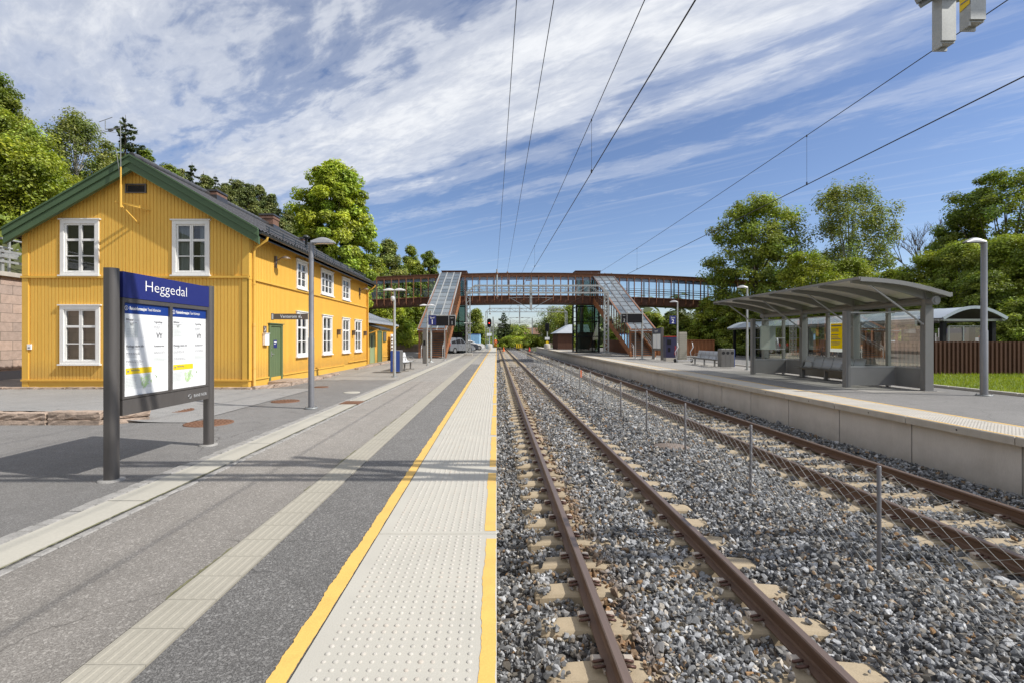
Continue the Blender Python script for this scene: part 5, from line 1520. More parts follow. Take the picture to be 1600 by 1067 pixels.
# weathered steel sheet fence
def sheet_fence(name, label, p, q, h, mt='corten_dark', pitch=.34, dep=.07, rail=False):
    t = thing(name, label, 'fence', p)
    p, q = vec(p), vec(q); d = (q - p); L = d.length; s = d.normalized(); nn = vec((-s.y, s.x, 0))
    b = MB(); x = 0; pts = []
    while x < L:
        for (u, v) in ((0, 0), (.42, 0), (.5, 1), (.92, 1), (1.0, 0)):
            if u < 1: pts.append(p + s * min(L, x + u * pitch) + nn * (dep * v))
        x += pitch
    for a, c in zip(pts[:-1], pts[1:]):
        b.poly(a, c, c + vec((0, 0, h)), a + vec((0, 0, h)))
    b.build('corrugated_sheet', M[mt], t)
    b = MB(); b.bar(p + vec((0, 0, h - .1)) + nn * .12, q + vec((0, 0, h - .1)) + nn * .12, .05, .08)
    if rail: b.bar(p + vec((0, 0, h + .02)), q + vec((0, 0, h + .02)), .12, .05)
    b.build('cross_rail', M[mt], t)
sheet_fence('steel_fence', 'dark rusty corrugated steel fence right of the shelter above the lawn', (15.4, 20.4, 0), (21.75, 20.0, 0), 1.42, 'corten_dark', .17, .06)
sheet_fence('steel_fence', 'rust brown sheet fence behind the long bench and lift ramp', (14.0, 47.5, 0), (20.9, 46.5, 0), 1.45, 'corten_light', .34, .05, True)
sheet_fence('steel_fence', 'rust brown sheet fence behind the right lift tower', (14.5, 66, 0), (14.2, 47.7, 0), 1.45, 'corten', .34, .05, True)

# ticket machine, notice board, lift ramp
t = thing('ticket_machine', 'dark purple ticket machine with red lettering on the right platform', 'ticket machine', (12.3, 34.4, 0))
b = MB(); b.cbox(11.95, 12.72, 34.2, 34.75, 0, .25, .01); b.build('plinth', M['coping'], t)
b = MB(); b.cbox(11.95, 12.72, 34.2, 34.8, .251, 1.7, .03); b.build('cabinet', M['purple'], t)
b = MB(); b.box(11.94, 12.73, 34.19, 34.81, 1.701, 1.74); b.text('Billetter', .2, (12.66, 34.195, .45), (0, 0, 1), (-1, 0, 0)); b.build('red_trim', M['red'], t)
b = MB(); b.box(12.02, 12.3, 34.188, 34.198, 1.15, 1.5); b.box(12.08, 12.25, 34.188, 34.198, .65, .95); b.build('screen', M['black'], t)
t = thing('station_notice_board', 'grey station notice board with dark Heggedal header beside the ticket machine', 'information board', (12.3, 37, 0))
for yv in (36.0, 38.0):
    b = MB(); b.cbox(12.2, 12.36, yv - .1, yv + .1, 0, 2.4, .01); b.build('post', M['sign_grey'], t)
b = MB(); b.box(12.22, 12.34, 36.1, 37.9, .7, 2.0); b.build('panel_frame', M['sign_grey'], t)
b = MB(); b.box(12.2, 12.36, 36.101, 37.899, 2.001, 2.35); b.build('name_panel', M['purple'], t)
b = MB(); b.text('Heggedal', .22, (12.195, 37.5, 2.1), (0, -1, 0), (0, 0, 1)); b.build('lettering', M['white_text'], t)
for (ya, yb) in ((36.15, 36.96), (37.04, 37.85)):
    b = MB(); b.box(12.195, 12.219, ya, yb, .85, 1.92); b.build('poster', M['white_sign'], t)
t = thing('boarding_ramp', 'upright folding wheelchair ramp with tubular handles left of the bench', 'ramp', (12.5, 32.5, 0))
b = MB(); b.cbox(12.25, 12.75, 32.5, 32.75, .15, 2.0, .02)
for k in range(12): b.box(12.26, 12.74, 32.49, 32.5, .3 + k * .14, .33 + k * .14)
b.build('ramp_board', M['guide'], t)
b = MB()
for x in (11.95, 12.95): b.tube([(x, 32.2, .15), (x - .1, 32.2, .7), (x + .15, 32.35, 1.0), (x + .15, 32.5, 1.3)], .03, 8); b.tube([(x, 32.2, .15), (x + .0, 32.8, .12)], .03, 8)
b.tube([(11.95, 32.2, .12), (12.95, 32.2, .12)], .03, 8); b.build('handle_frame', M['steel'], t)
for x in (11.9, 13.0):
    b = MB(); b.cyl((x - .04, 32.35, .13), (x + .04, 32.35, .13), .13, n=14); b.build('wheel', M['tyre'], t)

# ------------------------------------------------------------------ footbridge
BY0, BY1 = 55.0, 58.0
def arch(x): return -.00145 * (x - 4.0) ** 2
BX0, BX1 = -24.0, 33.0
def bridge_strip(b, z0, z1, ya, yb, step=1.5):
    xs = np.arange(BX0, BX1 + .01, step)
    for a, c in zip(xs[:-1], xs[1:]):
        za, zc = arch(a), arch(c)
        b.hexa([(a, ya, z0 + za), (c, ya, z0 + zc), (c, yb, z0 + zc), (a, yb, z0 + za), (a, ya, z1 + za), (c, ya, z1 + zc), (c, yb, z1 + zc), (a, yb, z1 + za)])
def footbridge():
    t = thing('footbridge', 'long arched rust brown footbridge with glazed sides crossing the tracks', 'footbridge', (4, 55, 0))
    b = MB(); bridge_strip(b, 5.63, 6.42, BY0 + .12, BY1 - .12); b.build('deck_girder', M['corten_dark'], t)
    for (q0, q1) in ((BY0 + .02, BY0 + .2), (BY1 - .2, BY1 - .02)):
        b = MB(); bridge_strip(b, 6.421, 6.52, q0, q1); b.build('sill_beam', M['corten'], t)
    for (q0, q1) in ((BY0 + .02, BY0 + .22), (BY1 - .22, BY1 - .02)):
        b = MB(); bridge_strip(b, 8.62, 9.0, q0, q1); b.build('top_beam', M['corten'], t)
    b = MB(); bridge_strip(b, 9.001, 9.06, BY0 - .1, BY1 + .1); bridge_strip(b, 8.86, 8.94, BY0 + .221, BY1 - .221); b.build('roof', M['bridge_roof'], t)
    b = MB(); bridge_strip(b, 8.30, 8.62, BY0 + .36, BY0 + .40); b.build('inner_band', M['bridge_in'], t)  # strip added for the roof underside, its shaded look put into the colour
    b = MB()
    for z in (7.0, 7.25, 7.5): bridge_strip(b, z, z + .04, BY0 + .5, BY0 + .54); bridge_strip(b, z + .02, z + .06, BY1 - .54, BY1 - .5)
    b.build('handrail', M['galv_dark'], t)
    x = BX0 + .4
    while x < BX1:
        z = arch(x)
        b = MB(); w_ = .045; b.box(x - w_, x + w_, BY0 - .1, BY0 + .018, 6.0 + z, 8.75 + z); b.hexa([(x - w_, BY0 - .1, 5.95 + z), (x + w_, BY0 - .1, 5.95 + z), (x + w_, BY0 + .1, 5.7 + z), (x - w_, BY0 + .1, 5.7 + z), (x - w_, BY0 - .1, 6.0 + z), (x + w_, BY0 - .1, 6.0 + z), (x + w_, BY0 + .1, 6.0 + z), (x - w_, BY0 + .1, 6.0 + z)])
        b.build('post', M['corten'], t); x += .834
    x = BX0 + .2
    while x < BX1 - 1:
        z = arch(x); b = MB(); b.box(x - .05, x + .05, BY1 - .1, BY1 + .05, 5.95 + z, 8.7 + z); b.build('rear_post', M['corten_dark'], t); x += 1.8
    for yv, nm in ((BY0 + .08, 'glazing'), (BY1 - .08, 'rear_glazing')):
        b = MB(); xs = np.arange(BX0, BX1, 1.668)
        for a, c in zip(xs[:-1], xs[1:]):
            b.poly((a, yv, 6.5 + arch(a)), (c, yv, 6.5 + arch(c)), (c, yv, 8.63 + arch(c)), (a, yv, 8.63 + arch(a)))
        b.build(nm, M['bridge_glass'], t)
footbridge()
def staircase(label, xa, xb, yf, yt, W):
    """covered stair: foot at (xa, yf), top at (xb, yt), both the left edges"""
    t = thing('covered_staircase', label, 'staircase', (xa + W / 2, yf, 0))
    L = yt - yf; zt_ = 6.3
    def P(u, s, z): return (xa + (xb - xa) * u + s, yf + L * u, z)
    roofz = lambda u: 2.42 + (8.95 - 2.42) * u
    b = MB()
    for s in (0.0, W):
        a0, a1 = P(0, s, 0), P(1, s, 0)
        V = [P(-.012, s - .07, -.0), P(-.012, s + .07, 0), P(1, s + .07, zt_ - .55), P(1, s - .07, zt_ - .55), P(-.012, s - .07, .42), P(-.012, s + .07, .42), P(1, s + .07, zt_ + .12), P(1, s - .07, zt_ + .12)]
        b.add(V, [(0, 1, 2, 3), (4, 5, 6, 7), (0, 1, 5, 4), (1, 2, 6, 5), (2, 3, 7, 6), (3, 0, 4, 7)])
    b.build('stringer', M['corten_light'], t)
    b = MB(); n = 38
    for k in range(n):
        u0, u1 = k / n, (k + 1.1) / n; z = zt_ * (k + 1) / n
        b.hexa([P(u0, .08, z - .07), P(u0, W - .08, z - .07), P(u1, W - .08, z - .07), P(u1, .08, z - .07), P(u0, .08, z), P(u0, W - .08, z), P(u1, W - .08, z), P(u1, .08, z)])
    b.build('treads', M['corten_light'], t)
    b = MB()
    for k in range(n):
        u0 = (k + .95) / n; z = zt_ * (k + 1) / n
        b.hexa([P(u0, .08, z - .0), P(u0, W - .08, z), P(u0 + .002, W - .08, z), P(u0 + .002, .08, z), P(u0, .08, z + .115), P(u0, W - .08, z + .115), P(u0 + .002, W - .08, z + .115), P(u0 + .002, .08, z + .115)])
    b.build('gap_shade', M['soffit'], t)  # dark strips painting the shade in the open gaps between treads
    b = MB()
    for k in range(17):
        u = k / 16
        for s in (0, W):
            b = MB(); zb_ = max(.1, zt_ * u); b.bar(P(u, s, zb_), P(u, s, roofz(u) - .08), .07 if k else .14, .07 if k else .14); b.build('frame_post', M['corten'], t)
    b = MB()
    for s in (0, W):
        b.add([P(.0, s, .4), P(1, s, zt_ + .1), P(1, s, roofz(1) - .1), P(0, s, roofz(0) - .1)], [(0, 1, 2, 3)])
    b.build('side_glazing', M['bridge_glass'], t)
    b = MB()
    for s in (-.02, W + .02):
        b.bar(P(-.015, s, roofz(0) - .08), P(1, s, roofz(1) - .08), .12, .18)
    b.hexa([P(-.02, -.08, roofz(0) - .32), P(-.02, W + .08, roofz(0) - .32), P(.0, W + .08, roofz(0) - .32), P(0, -.08, roofz(0) - .32), P(-.02, -.08, roofz(0)), P(-.02, W + .08, roofz(0)), P(0, W + .08, roofz(0)), P(0, -.08, roofz(0))])
    b.build('roof_frame', M['corten'], t)
    b = MB(); rr = random.Random(int(xa * 7))
    for i in range(3):
        for k in range(14):
            s0, s1 = -.1 + i * (W + .2) / 3, -.1 + (i + 1) * (W + .2) / 3; u0, u1 = -.03 + 1.05 * k / 14, -.03 + 1.05 * (k + 1) / 14
            b.mi = 1 if rr.random() < (.3 if xa < 0 else .8) else 0
            b.add([P(u0, s0, roofz(u0) + .03), P(u0, s1, roofz(u0) + .03), P(u1, s1, roofz(u1) + .03), P(u1, s0, roofz(u1) + .03)], [(0, 1, 2, 3)])
    b.build('glass_roof', [M['stair_roof'], M['stair_roof_pale']], t)
    b = MB()
    for i in range(4): b.bar(P(-.03, -.08 + i * (W + .16) / 3, roofz(-.03) + .05), P(1.02, -.08 + i * (W + .16) / 3, roofz(1.02) + .05), .11, .04)
    for k in range(15): b.bar(P(k / 14, -.1, roofz(k / 14) + .045), P(k / 14, W + .1, roofz(k / 14) + .045), .07, .02)
    b.build('roof_bar', M['galv' if xa < 0 else 'pole_grey'], t)
    b = MB()
    for s in (.2, W - .2):
        for dz in (.75, .95): b.tube([P(-.02, s, dz), P(1, s, zt_ + dz)], .025, 6)
        b.tube([P(-.02, s, 0), P(-.02, s, .95)], .025, 6)
    b.build('handrail', M['lamp_white'], t)
staircase('glass-roofed covered staircase rising from the left platform to the footbridge', -6.35, -6.3, 39.9, 55.0, 2.15)
staircase('glass-roofed covered staircase rising from the right platform to the footbridge', 11.85, 11.0, 43.0, 55.6, 2.15)
def lift_tower(label, x0, x1, y0, y1, h):
    t = thing('lift_tower', label, 'lift tower', ((x0 + x1) / 2, y0, 0))
    for (xa, xb, ya, yb) in ((x0, x1, y0, y0), (x0, x1, y1, y1), (x0, x0, y0, y1), (x1, x1, y0, y1)):
        b = MB(); b.poly((xa, ya, .1), (xb, yb, .1), (xb, yb, h - .3), (xa, ya, h - .3)); b.build('glass_wall', M['lift_glass'], t)
    b = MB()
    for x in (x0, x1):
        for y in (y0, y1): b.box(x - .09, x + .09, y - .09, y + .09, 0, h - .3)
    for k in range(6):
        z = .05 + k * 1.78
        if z > h - .4: break
        b.box(x0 + .09, x1 - .09, y0 - .05, y0 + .05, z, z + .1); b.box(x0 - .05, x0 + .05, y0 + .09, y1 - .09, z, z + .1); b.box(x1 - .05, x1 + .05, y0 + .09, y1 - .09, z, z + .1)
    b.box(x0 + .7 * (x1 - x0) - .05, x0 + .7 * (x1 - x0) + .05, y0 - .045, y0 + .045, .15, h - .3)
    b.build('steel_frame', M['black'], t)
    b = MB(); b.box(x0 + .5, x1 - .5, y0 + .5, y1 - .4, .15, 2.4); b.box(x0 + .8, x0 + .9, y0 + .4, y1 - .3, .1, h - .4); b.build('lift_car', M['shelter_dark'], t)
    b = MB(); b.box(x0 - .15, x1 + .15, y0 - .15, y1 + .15, h - .3, h - .05); b.box(x0 - .2, x1 + .2, y0 - .2, y1 + .2, h - .049, h); b.build('cap', M['corten_dark'], t)
lift_tower('dark glass lift tower behind the left covered staircase', -6.45, -3.75, 58.3, 61, 9.75)
lift_tower('dark glass lift tower below the right end of the middle bridge span', 9.6, 12.3, 58.3, 61, 9.75)

# ------------------------------------------------------------------ overhead line
def lattice_mast(t, x, y, h, w=.36):
    b = MB()
    for sx in (-1, 1):
        for sy in (-1, 1): b.bar((x + sx * w / 2, y + sy * w / 2, .25), (x + sx * w / 2, y + sy * w / 2, h), .07, .07)
    n = int(h / .36)
    for k in range(n):
        z0, z1 = .3 + (h - .35) * k / n, .3 + (h - .35) * (k + 1) / n; s = 1 if k % 2 else -1
        for sy in (-1, 1): b.bar((x - s * w / 2, y + sy * w / 2, z0), (x + s * w / 2, y + sy * w / 2, z1), .045, .02, (0, 1, 0))
        for sx in (-1, 1): b.bar((x + sx * w / 2, y - s * w / 2, z0), (x + sx * w / 2, y + s * w / 2, z1), .02, .045, (1, 0, 0))
    b.build('lattice_mast', M['galv'], t)
    b = MB(); b.cbox(x - .4, x + .4, y - .4, y + .4, -.1, .25, .04); b.build('footing', M['coping'], t)
def gantry(label, y, xl, xr, z0, z1, xd, drop, top_post=None, v_arm=True, drop2=None):
    t = thing('catenary_gantry', label, 'gantry', (xl, y, 0))
    lattice_mast(t, xl, y, z0 + .1); lattice_mast(t, xr, y, z0 + .1)
    b = MB(); w = .6
    for sy in (-1, 1):
        for z in (z0, z1): b.bar((xl - .2 if z == z0 else xl + .6, y + sy * w / 2, z), (xr + .2 if z == z0 else xr - .6, y + sy * w / 2, z), .09, .09)
        for (xa, xb) in ((xl - .1, xl + .6), (xr + .1, xr - .6)): b.bar((xa, y + sy * w / 2, z0), (xb, y + sy * w / 2, z1), .08, .08)
        n = int((xr - xl) / 1.1)
        for k in range(n):
            xa = xl + .6 + (xr - xl - 1.2) * k / n; xb = xl + .6 + (xr - xl - 1.2) * (k + 1) / n
            b.bar((xa, y + sy * w / 2, z0 if k % 2 else z1), (xb, y + sy * w / 2, z1 if k % 2 else z0), .045, .03)
            b.bar((xa, y + sy * w / 2, z0), (xa, y + sy * w / 2, z1), .04, .03)
    b.build('cross_beam', M['galv'], t)
    b = MB(); b.box(xd - .11, xd + .11, y - .11, y + .11, drop, z1 + .35); b.build('drop_post', M['galv'], t)
    if v_arm:
        b = MB()
        for s in (-1, 1):
            zz = drop + 1.15
            b.tube([(xd + s * .1, y, zz + .02), (xd + s * 1.0, y, zz + .05)], .03, 6); b.tube([(xd + s * 1.0, y, zz + .05), (xd + s * 2.1, y, zz)], .045, 6)
            b.tube([(xd + s * .1, y, drop + .12), (xd + s * 1.9, y, zz - .03)], .03, 6)
        b.build('registration_arm', M['lamp_head'], t)
        b = MB()
        for s in (-1, 1): b.tube([(xd + s * .3, y, drop + 1.17), (xd + s * .75, y, drop + 1.18)], .06, 8)
        b.box(xd - .5, xd + .1, y - .05, y + .05, z1 + .45, z1 + .52); b.build('insulator', M['insulator'], t)
    if top_post is not None:
        b = MB(); b.tube([(top_post, y - .3, z0 - .55), (top_post, y - .3, z1 + 1.5)], .07, 8); b.build('feeder_post', M['galv'], t)
        b = MB(); b.lathe((top_post, y - .3, z1 + 1.0), [(.05, 0), (.13, .05), (.13, .2), (.06, .25)], 10); b.lathe((top_post, y - .3, z0 - .5), [(.05, 0), (.14, .05), (.14, .2), (.06, .25)], 10); b.build('insulator', M['insulator'], t)
    return t
gantry('galvanised lattice gantry spanning both tracks just before the footbridge', 46.0, -2.7, 10.4, 5.92, 6.6, 3.25, 4.28, .03)
gantry('distant lattice gantry seen under the footbridge', 95.0, -2.0, 13.6, 6.9, 7.6, 4.5, 4.6, -1.3)
gantry('far-off lattice gantry beyond the red signal', 150.0, -1.8, 14.0, 6.6, 7.2, 4.2, 4.6)
# near gantry above the camera
def near_gantry():
    y = 3.95
    t = gantry('lattice gantry overhead with two square galvanised drop posts hanging into the top right', y, -5.6, 10.9, 5.95, 6.6, 4.13, 4.075, None, False)
    for o in t.children:
        if o.name.startswith('drop_post'):
            me = o.data; bpy.data.objects.remove(o); break
    for (x, yv, d) in ((4.057, 4.40, 4.128), (4.022, 4.10, 4.12)):
        b = MB(); a = .0635; ya, yb = yv - .05, yv + .05
        b.box(x - a, x + a, ya, ya + .014, d + .045, 6.9); b.box(x - a, x + a, yb - .014, yb, d, 6.9); b.box(x - a, x - a + .014, ya + .014, yb - .014, d, 6.9); b.box(x + a - .014, x + a, ya + .014, yb - .014, d + .03, 6.9)
        b.box(x - a + .015, x + a - .015, ya + .015, yb - .015, d + .03, d + .05)
        b.build('drop_post', M['galv'], t)
    b = MB()
    b.bar((3.86, 4.46, 4.60), (4.0, 4.40, 4.66), .04, .05); b.bar((3.90, 4.47, 4.565), (4.0, 4.42, 4.62), .03, .04); b.bar((4.125, 4.38, 4.56), (4.3, 4.36, 4.60), .05, .05); b.box(3.97, 4.14, 4.325, 4.345, 4.55, 4.64)
    b.build('bracket', M['galv_dark'], t)
    x = 4.022 - .0635
    b = MB(); b.poly((x - .004, 4.056, 4.30), (x - .004, 4.146, 4.28), (x - .004, 4.146, 4.75), (x - .004, 4.056, 4.75)); pl_ = b.build('warning_plate', M['sign_yellow'], t)
    b = MB()
    for k in range(7):
        z = 4.335 + k * .04; b.poly((x - .006, 4.065, z), (x - .006, 4.135 - .012 * (k % 3), z), (x - .006, 4.135 - .012 * (k % 3), z + .012), (x - .006, 4.065, z + .012))
    b.build('plate_text', M['grey_text'], pl_)
near_gantry()

def cable(b, pts, r):
    b.tube(pts, r, 6)
def overhead(label, contact, mess, drops):
    t = thing('overhead_line', label, 'overhead line', (contact[0][0], 10, 4.5))
    b = MB(); cable(b, contact, .0085); b.build('contact_wire', M['wire'], t)
    b = MB(); cable(b, mess, .0065); b.build('messenger_wire', M['wire'], t)
    def at(pts, y):
        for p, q in zip(pts[:-1], pts[1:]):
            if p[1] <= y <= q[1]:
                u = (y - p[1]) / (q[1] - p[1]); return tuple(p[i] + (q[i] - p[i]) * u for i in range(3))
    for y in drops:
        p, q = at(contact, y), at(mess, y)
        b = MB(); b.tube([p, (q[0], q[1], q[2])], .003, 4); b.tube([(p[0], p[1], p[2] - .01), (p[0], p[1], p[2] + .05)], .014, 5); b.tube([(q[0], q[1], q[2] - .03), (q[0], q[1], q[2] + .01)], .012, 5); b.build('dropper', M['wire'], t)
def sagl(x0, x1, zf, n=20, y0=-4, y1=46):
    return [(x0 + (x1 - x0) * k / n, y0 + (y1 - y0) * k / n, zf(y0 + (y1 - y0) * k / n)) for k in range(n + 1)]
par = lambda lo, e: (lambda y: lo + e * ((y - 21.0) / 25.0) ** 2)
overhead('contact and carrier wires with droppers above the left track', sagl(1.86, 1.27, lambda y: 4.5), sagl(1.86, 1.27, par(5.38, .30)), [-2.66, 8.74, 20.1, 31.5, 41])
overhead('contact and carrier wires with droppers above the right track', sagl(6.04, 6.0, lambda y: 4.5), sagl(6.04, 6.0, par(5.40, .26)), [-2, 9.43, 20.8, 32, 41])
t = thing('overhead_line', 'far continuation of the overhead wires beyond the gantry by the footbridge', 'overhead line', (1.5, 46, 4.5))
b = MB()
for (x, x2) in ((1.27, 1.9), (6.0, 6.4)): b.tube([(x, 46, 4.5), (x2, 95, 4.5), (x, 150, 4.5)], .009, 5); b.tube([(x, 46, 5.5), (x2, 70, 5.15), (x2, 95, 5.6), (x, 122, 5.1), (x, 150, 5.6)], .007, 5)
b.build('wires', M['wire'], t)
for (xs_, lab) in (((.44, .05), 'thin feeder cable left of the pair hanging over the left platform edge'), ((1.04, 1.02), 'thin feeder cable right of the pair hanging over the left platform edge')):
    t = thing('feeder_cable', lab, 'cable', (xs_[0], 9, 7.9))
    b = MB(); cable(b, sagl(xs_[0] + .05, xs_[1], par(7.82, .14), 24, -4, 45.7), .0085); b.build('cable', M['wire'], t)
t = thing('feeder_insulator', 'hanging feeder insulator post right of the near left signal line', 'insulator', (1.02, 46, 7))
b = MB(); b.tube([(1.02, 45.75, 6.62), (1.02, 45.75, 7.95)], .03, 6); b.lathe((1.02, 45.75, 7.7), [(.03, 0), (.09, .03), (.09, .15), (.03, .2)], 8); b.build('insulator', M['insulator'], t)

# cantilever masts further along the line
for (x, y, s, lab) in ((-.9, 122, 1, 'distant catenary mast with cantilever arm left of the far track'), (9.4, 128, -1, 'distant catenary mast with cantilever arm right of the far track'), (-2.2, 180, 1, 'farthest catenary mast where the line bends away')):
    t = thing('catenary_mast', lab, 'mast', (x, y, -1))
    b = MB(); b.bar((x, y, -1.2), (x, y, 7.2), .28, .28); b.build('mast', M['galv'], t)
    b = MB(); b.tube([(x, y, 5.6), (x + s * 2.8, y, 5.5)], .05, 6); b.tube([(x, y, 4.2), (x + s * 2.8, y, 5.5)], .05, 6); b.tube([(x + s * 1.2, y, 4.75), (x + s * 3.0, y, 4.6)], .035, 6); b.build('cantilever', M['lamp_head'], t)

# ------------------------------------------------------------------ signals and small railway things
def signal(x, y, h, lit, label):
    t = thing('railway_signal', label, 'signal', (x, y, 0))
    b = MB(); b.tube([(x, y, .3), (x, y, h - 1.2)], .09, 10); b.bar((x + .12, y + .3, .3), (x + .12, y + .3, h - .4), .05, .05); b.build('mast', M['galv'], t)
    b = MB(); b.lathe((x, y - .1, -.05), [(.55, 0), (.55, .75), (.42, .86), (.1, .9)], 18); b.build('concrete_base', M['coping'], t)
    b = MB(); pr = [(x + .38 * math.cos(a), y - .12, h - .75 + (.38 if math.sin(a) >= 0 else -.38) + .38 * math.sin(a)) for a in [k * math.pi / 8 for k in range(16)]]
    b.prism(pr, (0, .08, 0)); b.box(x - .15, x + .15, y - .04, y + .18, h - 1.3, h - .2); hd = b.build('signal_head', M['black'], t)
    for k, z in enumerate((h - .42, h - .78, h - 1.12)):
        b = MB(); b.cyl((x, y - .14, z), (x, y - .122, z), .085, n=12)
        b.mi = 0; b.build('lens', M['signal_red'] if (lit and k == 1) else M['dark'], hd)
        b = MB()
        for i in range(7):
            a0, a1 = math.pi * i / 7, math.pi * (i + 1) / 7
            b.poly((x + .11 * math.cos(a0), y - .121, z + .11 * math.sin(a0)), (x + .11 * math.cos(a1), y - .121, z + .11 * math.sin(a1)), (x + .11 * math.cos(a1), y - .35, z + .11 * math.sin(a1)), (x + .11 * math.cos(a0), y - .35, z + .11 * math.sin(a0)))
        b.build('hood', M['black'], hd)
    b = MB(); b.box(x - .4, x + .4, y - .14, y - .11, h - 2.9, h - 2.45); b.build('number_plate', M['white_sign'], t)
    return t
signal(-1.25, 82, 5.05, True, 'railway signal showing a red light at the end of the left platform')
s2 = signal(8.85, 85, 4.4, False, 'unlit railway signal with yellow disc at the end of the right platform')
b = MB(); b.cyl((8.85, 84.83, 1.05), (8.85, 84.87, 1.05), .36, n=20); dk = b.build('yellow_disc', M['black'], s2)
b = MB(); b.cyl((8.85, 84.80, 1.05), (8.85, 84.829, 1.05), .27, n=20); b.build('disc_face', M['sign_yellow'], dk)
for (x, y, lab) in ((1.5, 104, 'orange cone standing between the rails of the left track'), (6.9, 102, 'dark red cone standing on the far right track')):
    t = thing('traffic_cone', lab, 'cone', (x, y, -.95))
    b = MB(); b.lathe((x, y, -.95), [(.26, .04), (.05, .95)], 14); b.build('cone', M['red'] if x > 3 else M['orange'], t)
    b = MB(); b.cbox(x - .34, x + .34, y - .34, y + .34, -.98, -.91, .02); b.build('foot', M['black'], t)
t = thing('warning_barrier', 'yellow and black striped barrier board beside the far tracks', 'barrier', (4.7, 101, -.95))
b = MB(); b.box(4.1, 5.3, 101, 101.06, -.2, .7); b.build('board', M['sign_yellow'], t)
b = MB()
for k in range(3): b.poly((4.2 + k * .38, 100.995, -.2), (4.36 + k * .38, 100.995, -.2), (4.56 + k * .38, 100.995, .7), (4.40 + k * .38, 100.995, .7))
b.build('stripes', M['black'], t)
b = MB(); b.bar((4.2, 101.1, -1.2), (4.2, 101.1, .6), .06, .06); b.bar((5.2, 101.1, -1.2), (5.2, 101.1, .6), .06, .06); b.build('legs', M['galv_dark'], t)

def person():
    x, y, z = -.25, 97.5, -.012
    J = {'pel': (0, 0, .95), 'ch': (0, -.03, 1.3), 'nk': (0, -.02, 1.5), 'hd': (0, -.05, 1.66), 'top': (0, -.05, 1.74),
         'ls': (-.19, -.02, 1.43), 'le': (-.27, -.04, 1.15), 'lw': (-.25, -.18, .93), 'rs': (.19, -.02, 1.43), 're': (.28, 0, 1.15), 'rw': (.30, -.1, .9),
         'lh': (-.1, 0, .92), 'lk': (-.13, -.02, .5), 'la': (-.14, .03, .09), 'lt': (-.15, -.14, .04), 'rh': (.1, 0, .92), 'rk': (.13, -.06, .5), 'ra': (.15, .03, .09), 'rt': (.17, -.14, .04)}
    Rr = {'pel': .16, 'ch': .17, 'nk': .065, 'hd': .095, 'top': .08, 'ls': .085, 'le': .06, 'lw': .045, 'rs': .085, 're': .06, 'rw': .045, 'lh': .11, 'lk': .08, 'la': .065, 'lt': .05, 'rh': .11, 'rk': .08, 'ra': .065, 'rt': .05}
    E = [('pel', 'ch'), ('ch', 'nk'), ('nk', 'hd'), ('hd', 'top'), ('ch', 'ls'), ('ls', 'le'), ('le', 'lw'), ('ch', 'rs'), ('rs', 're'), ('re', 'rw'), ('pel', 'lh'), ('lh', 'lk'), ('lk', 'la'), ('la', 'lt'), ('pel', 'rh'), ('rh', 'rk'), ('rk', 'ra'), ('ra', 'rt')]
    J = dict(J); 
    for s, k in (('l', -1), ('r', 1)):      # fingers
        w = J[s + 'w']
        J[s + 'p'] = (w[0], w[1] - .03, w[2] - .07); Rr[s + 'p'] = .035; E.append((s + 'w', s + 'p'))
        for i in range(4):
            nm = s + 'f%d' % i; J[nm] = (w[0] + (i - 1.5) * .02, w[1] - .05, w[2] - .15 + abs(i - 1.3) * .012); Rr[nm] = .009; E.append((s + 'p', nm))
        J[s + 'th'] = (w[0] - k * .05, w[1] - .06, w[2] - .08); Rr[s + 'th'] = .011; E.append((s + 'p', s + 'th'))
    names = list(J)
    t = thing('person', 'worker in orange clothes and helmet standing far down the line', 'person', (x, y, z))
    me = bpy.data.meshes.new('body'); me.from_pydata([J[k] for k in names], [(names.index(a), names.index(c)) for a, c in E], [])
    ob = bpy.data.objects.new('body_tmp', me); COL.objects.link(ob)
    md = ob.modifiers.new('s', 'SKIN')
    for i, k in enumerate(names): me.skin_vertices[0].data[i].radius = (Rr[k], Rr[k])
    me.skin_vertices[0].data[0].use_root = True
    ob.modifiers.new('d', 'SUBSURF').levels = 1
    bpy.context.view_layer.update()
    m2 = bpy.data.meshes.new_from_object(ob.evaluated_get(bpy.context.evaluated_depsgraph_get()))
    bpy.data.objects.remove(ob)
    m2.name = 'body'; m2.materials.clear()
    for mm in ('orange', 'skin', 'black'): m2.materials.append(M[mm])
    for p in m2.polygons:
        c = p.center; p.use_smooth = True
        p.material_index = 1 if (c.z > 1.53 or (c.z < .93 and abs(c.x) > .2 and c.z > .6)) else (2 if c.z < .11 else 0)
    o = bpy.data.objects.new('body', m2); COL.objects.link(o); o.parent = t
    b = MB(); b.lathe((x, y - .05, z + 1.68), [(.135, 0), (.13, .03), (.11, .09), (.06, .13), (.01, .145)], 14); b.build('helmet', M['white_sign'], t)
    b = MB(); b.lathe((x, y - .02, z + 1.13), [(.185, 0), (.19, .05)], 14); b.build('reflective_band', M['lamp_white'], t)
    b = MB()
    for sx in (-.035, .035): b.lathe((x + sx, y - .147, z + 1.655), [(.012, 0), (.012, .012)], 6)
    b.bar((x, y - .14, z + 1.64), (x, y - .165, z + 1.615), .022, .03); b.bar((x - .03, y - .142, z + 1.585), (x + .03, y - .142, z + 1.585), .01, .012); b.build('face', M['skin'], t)
person()

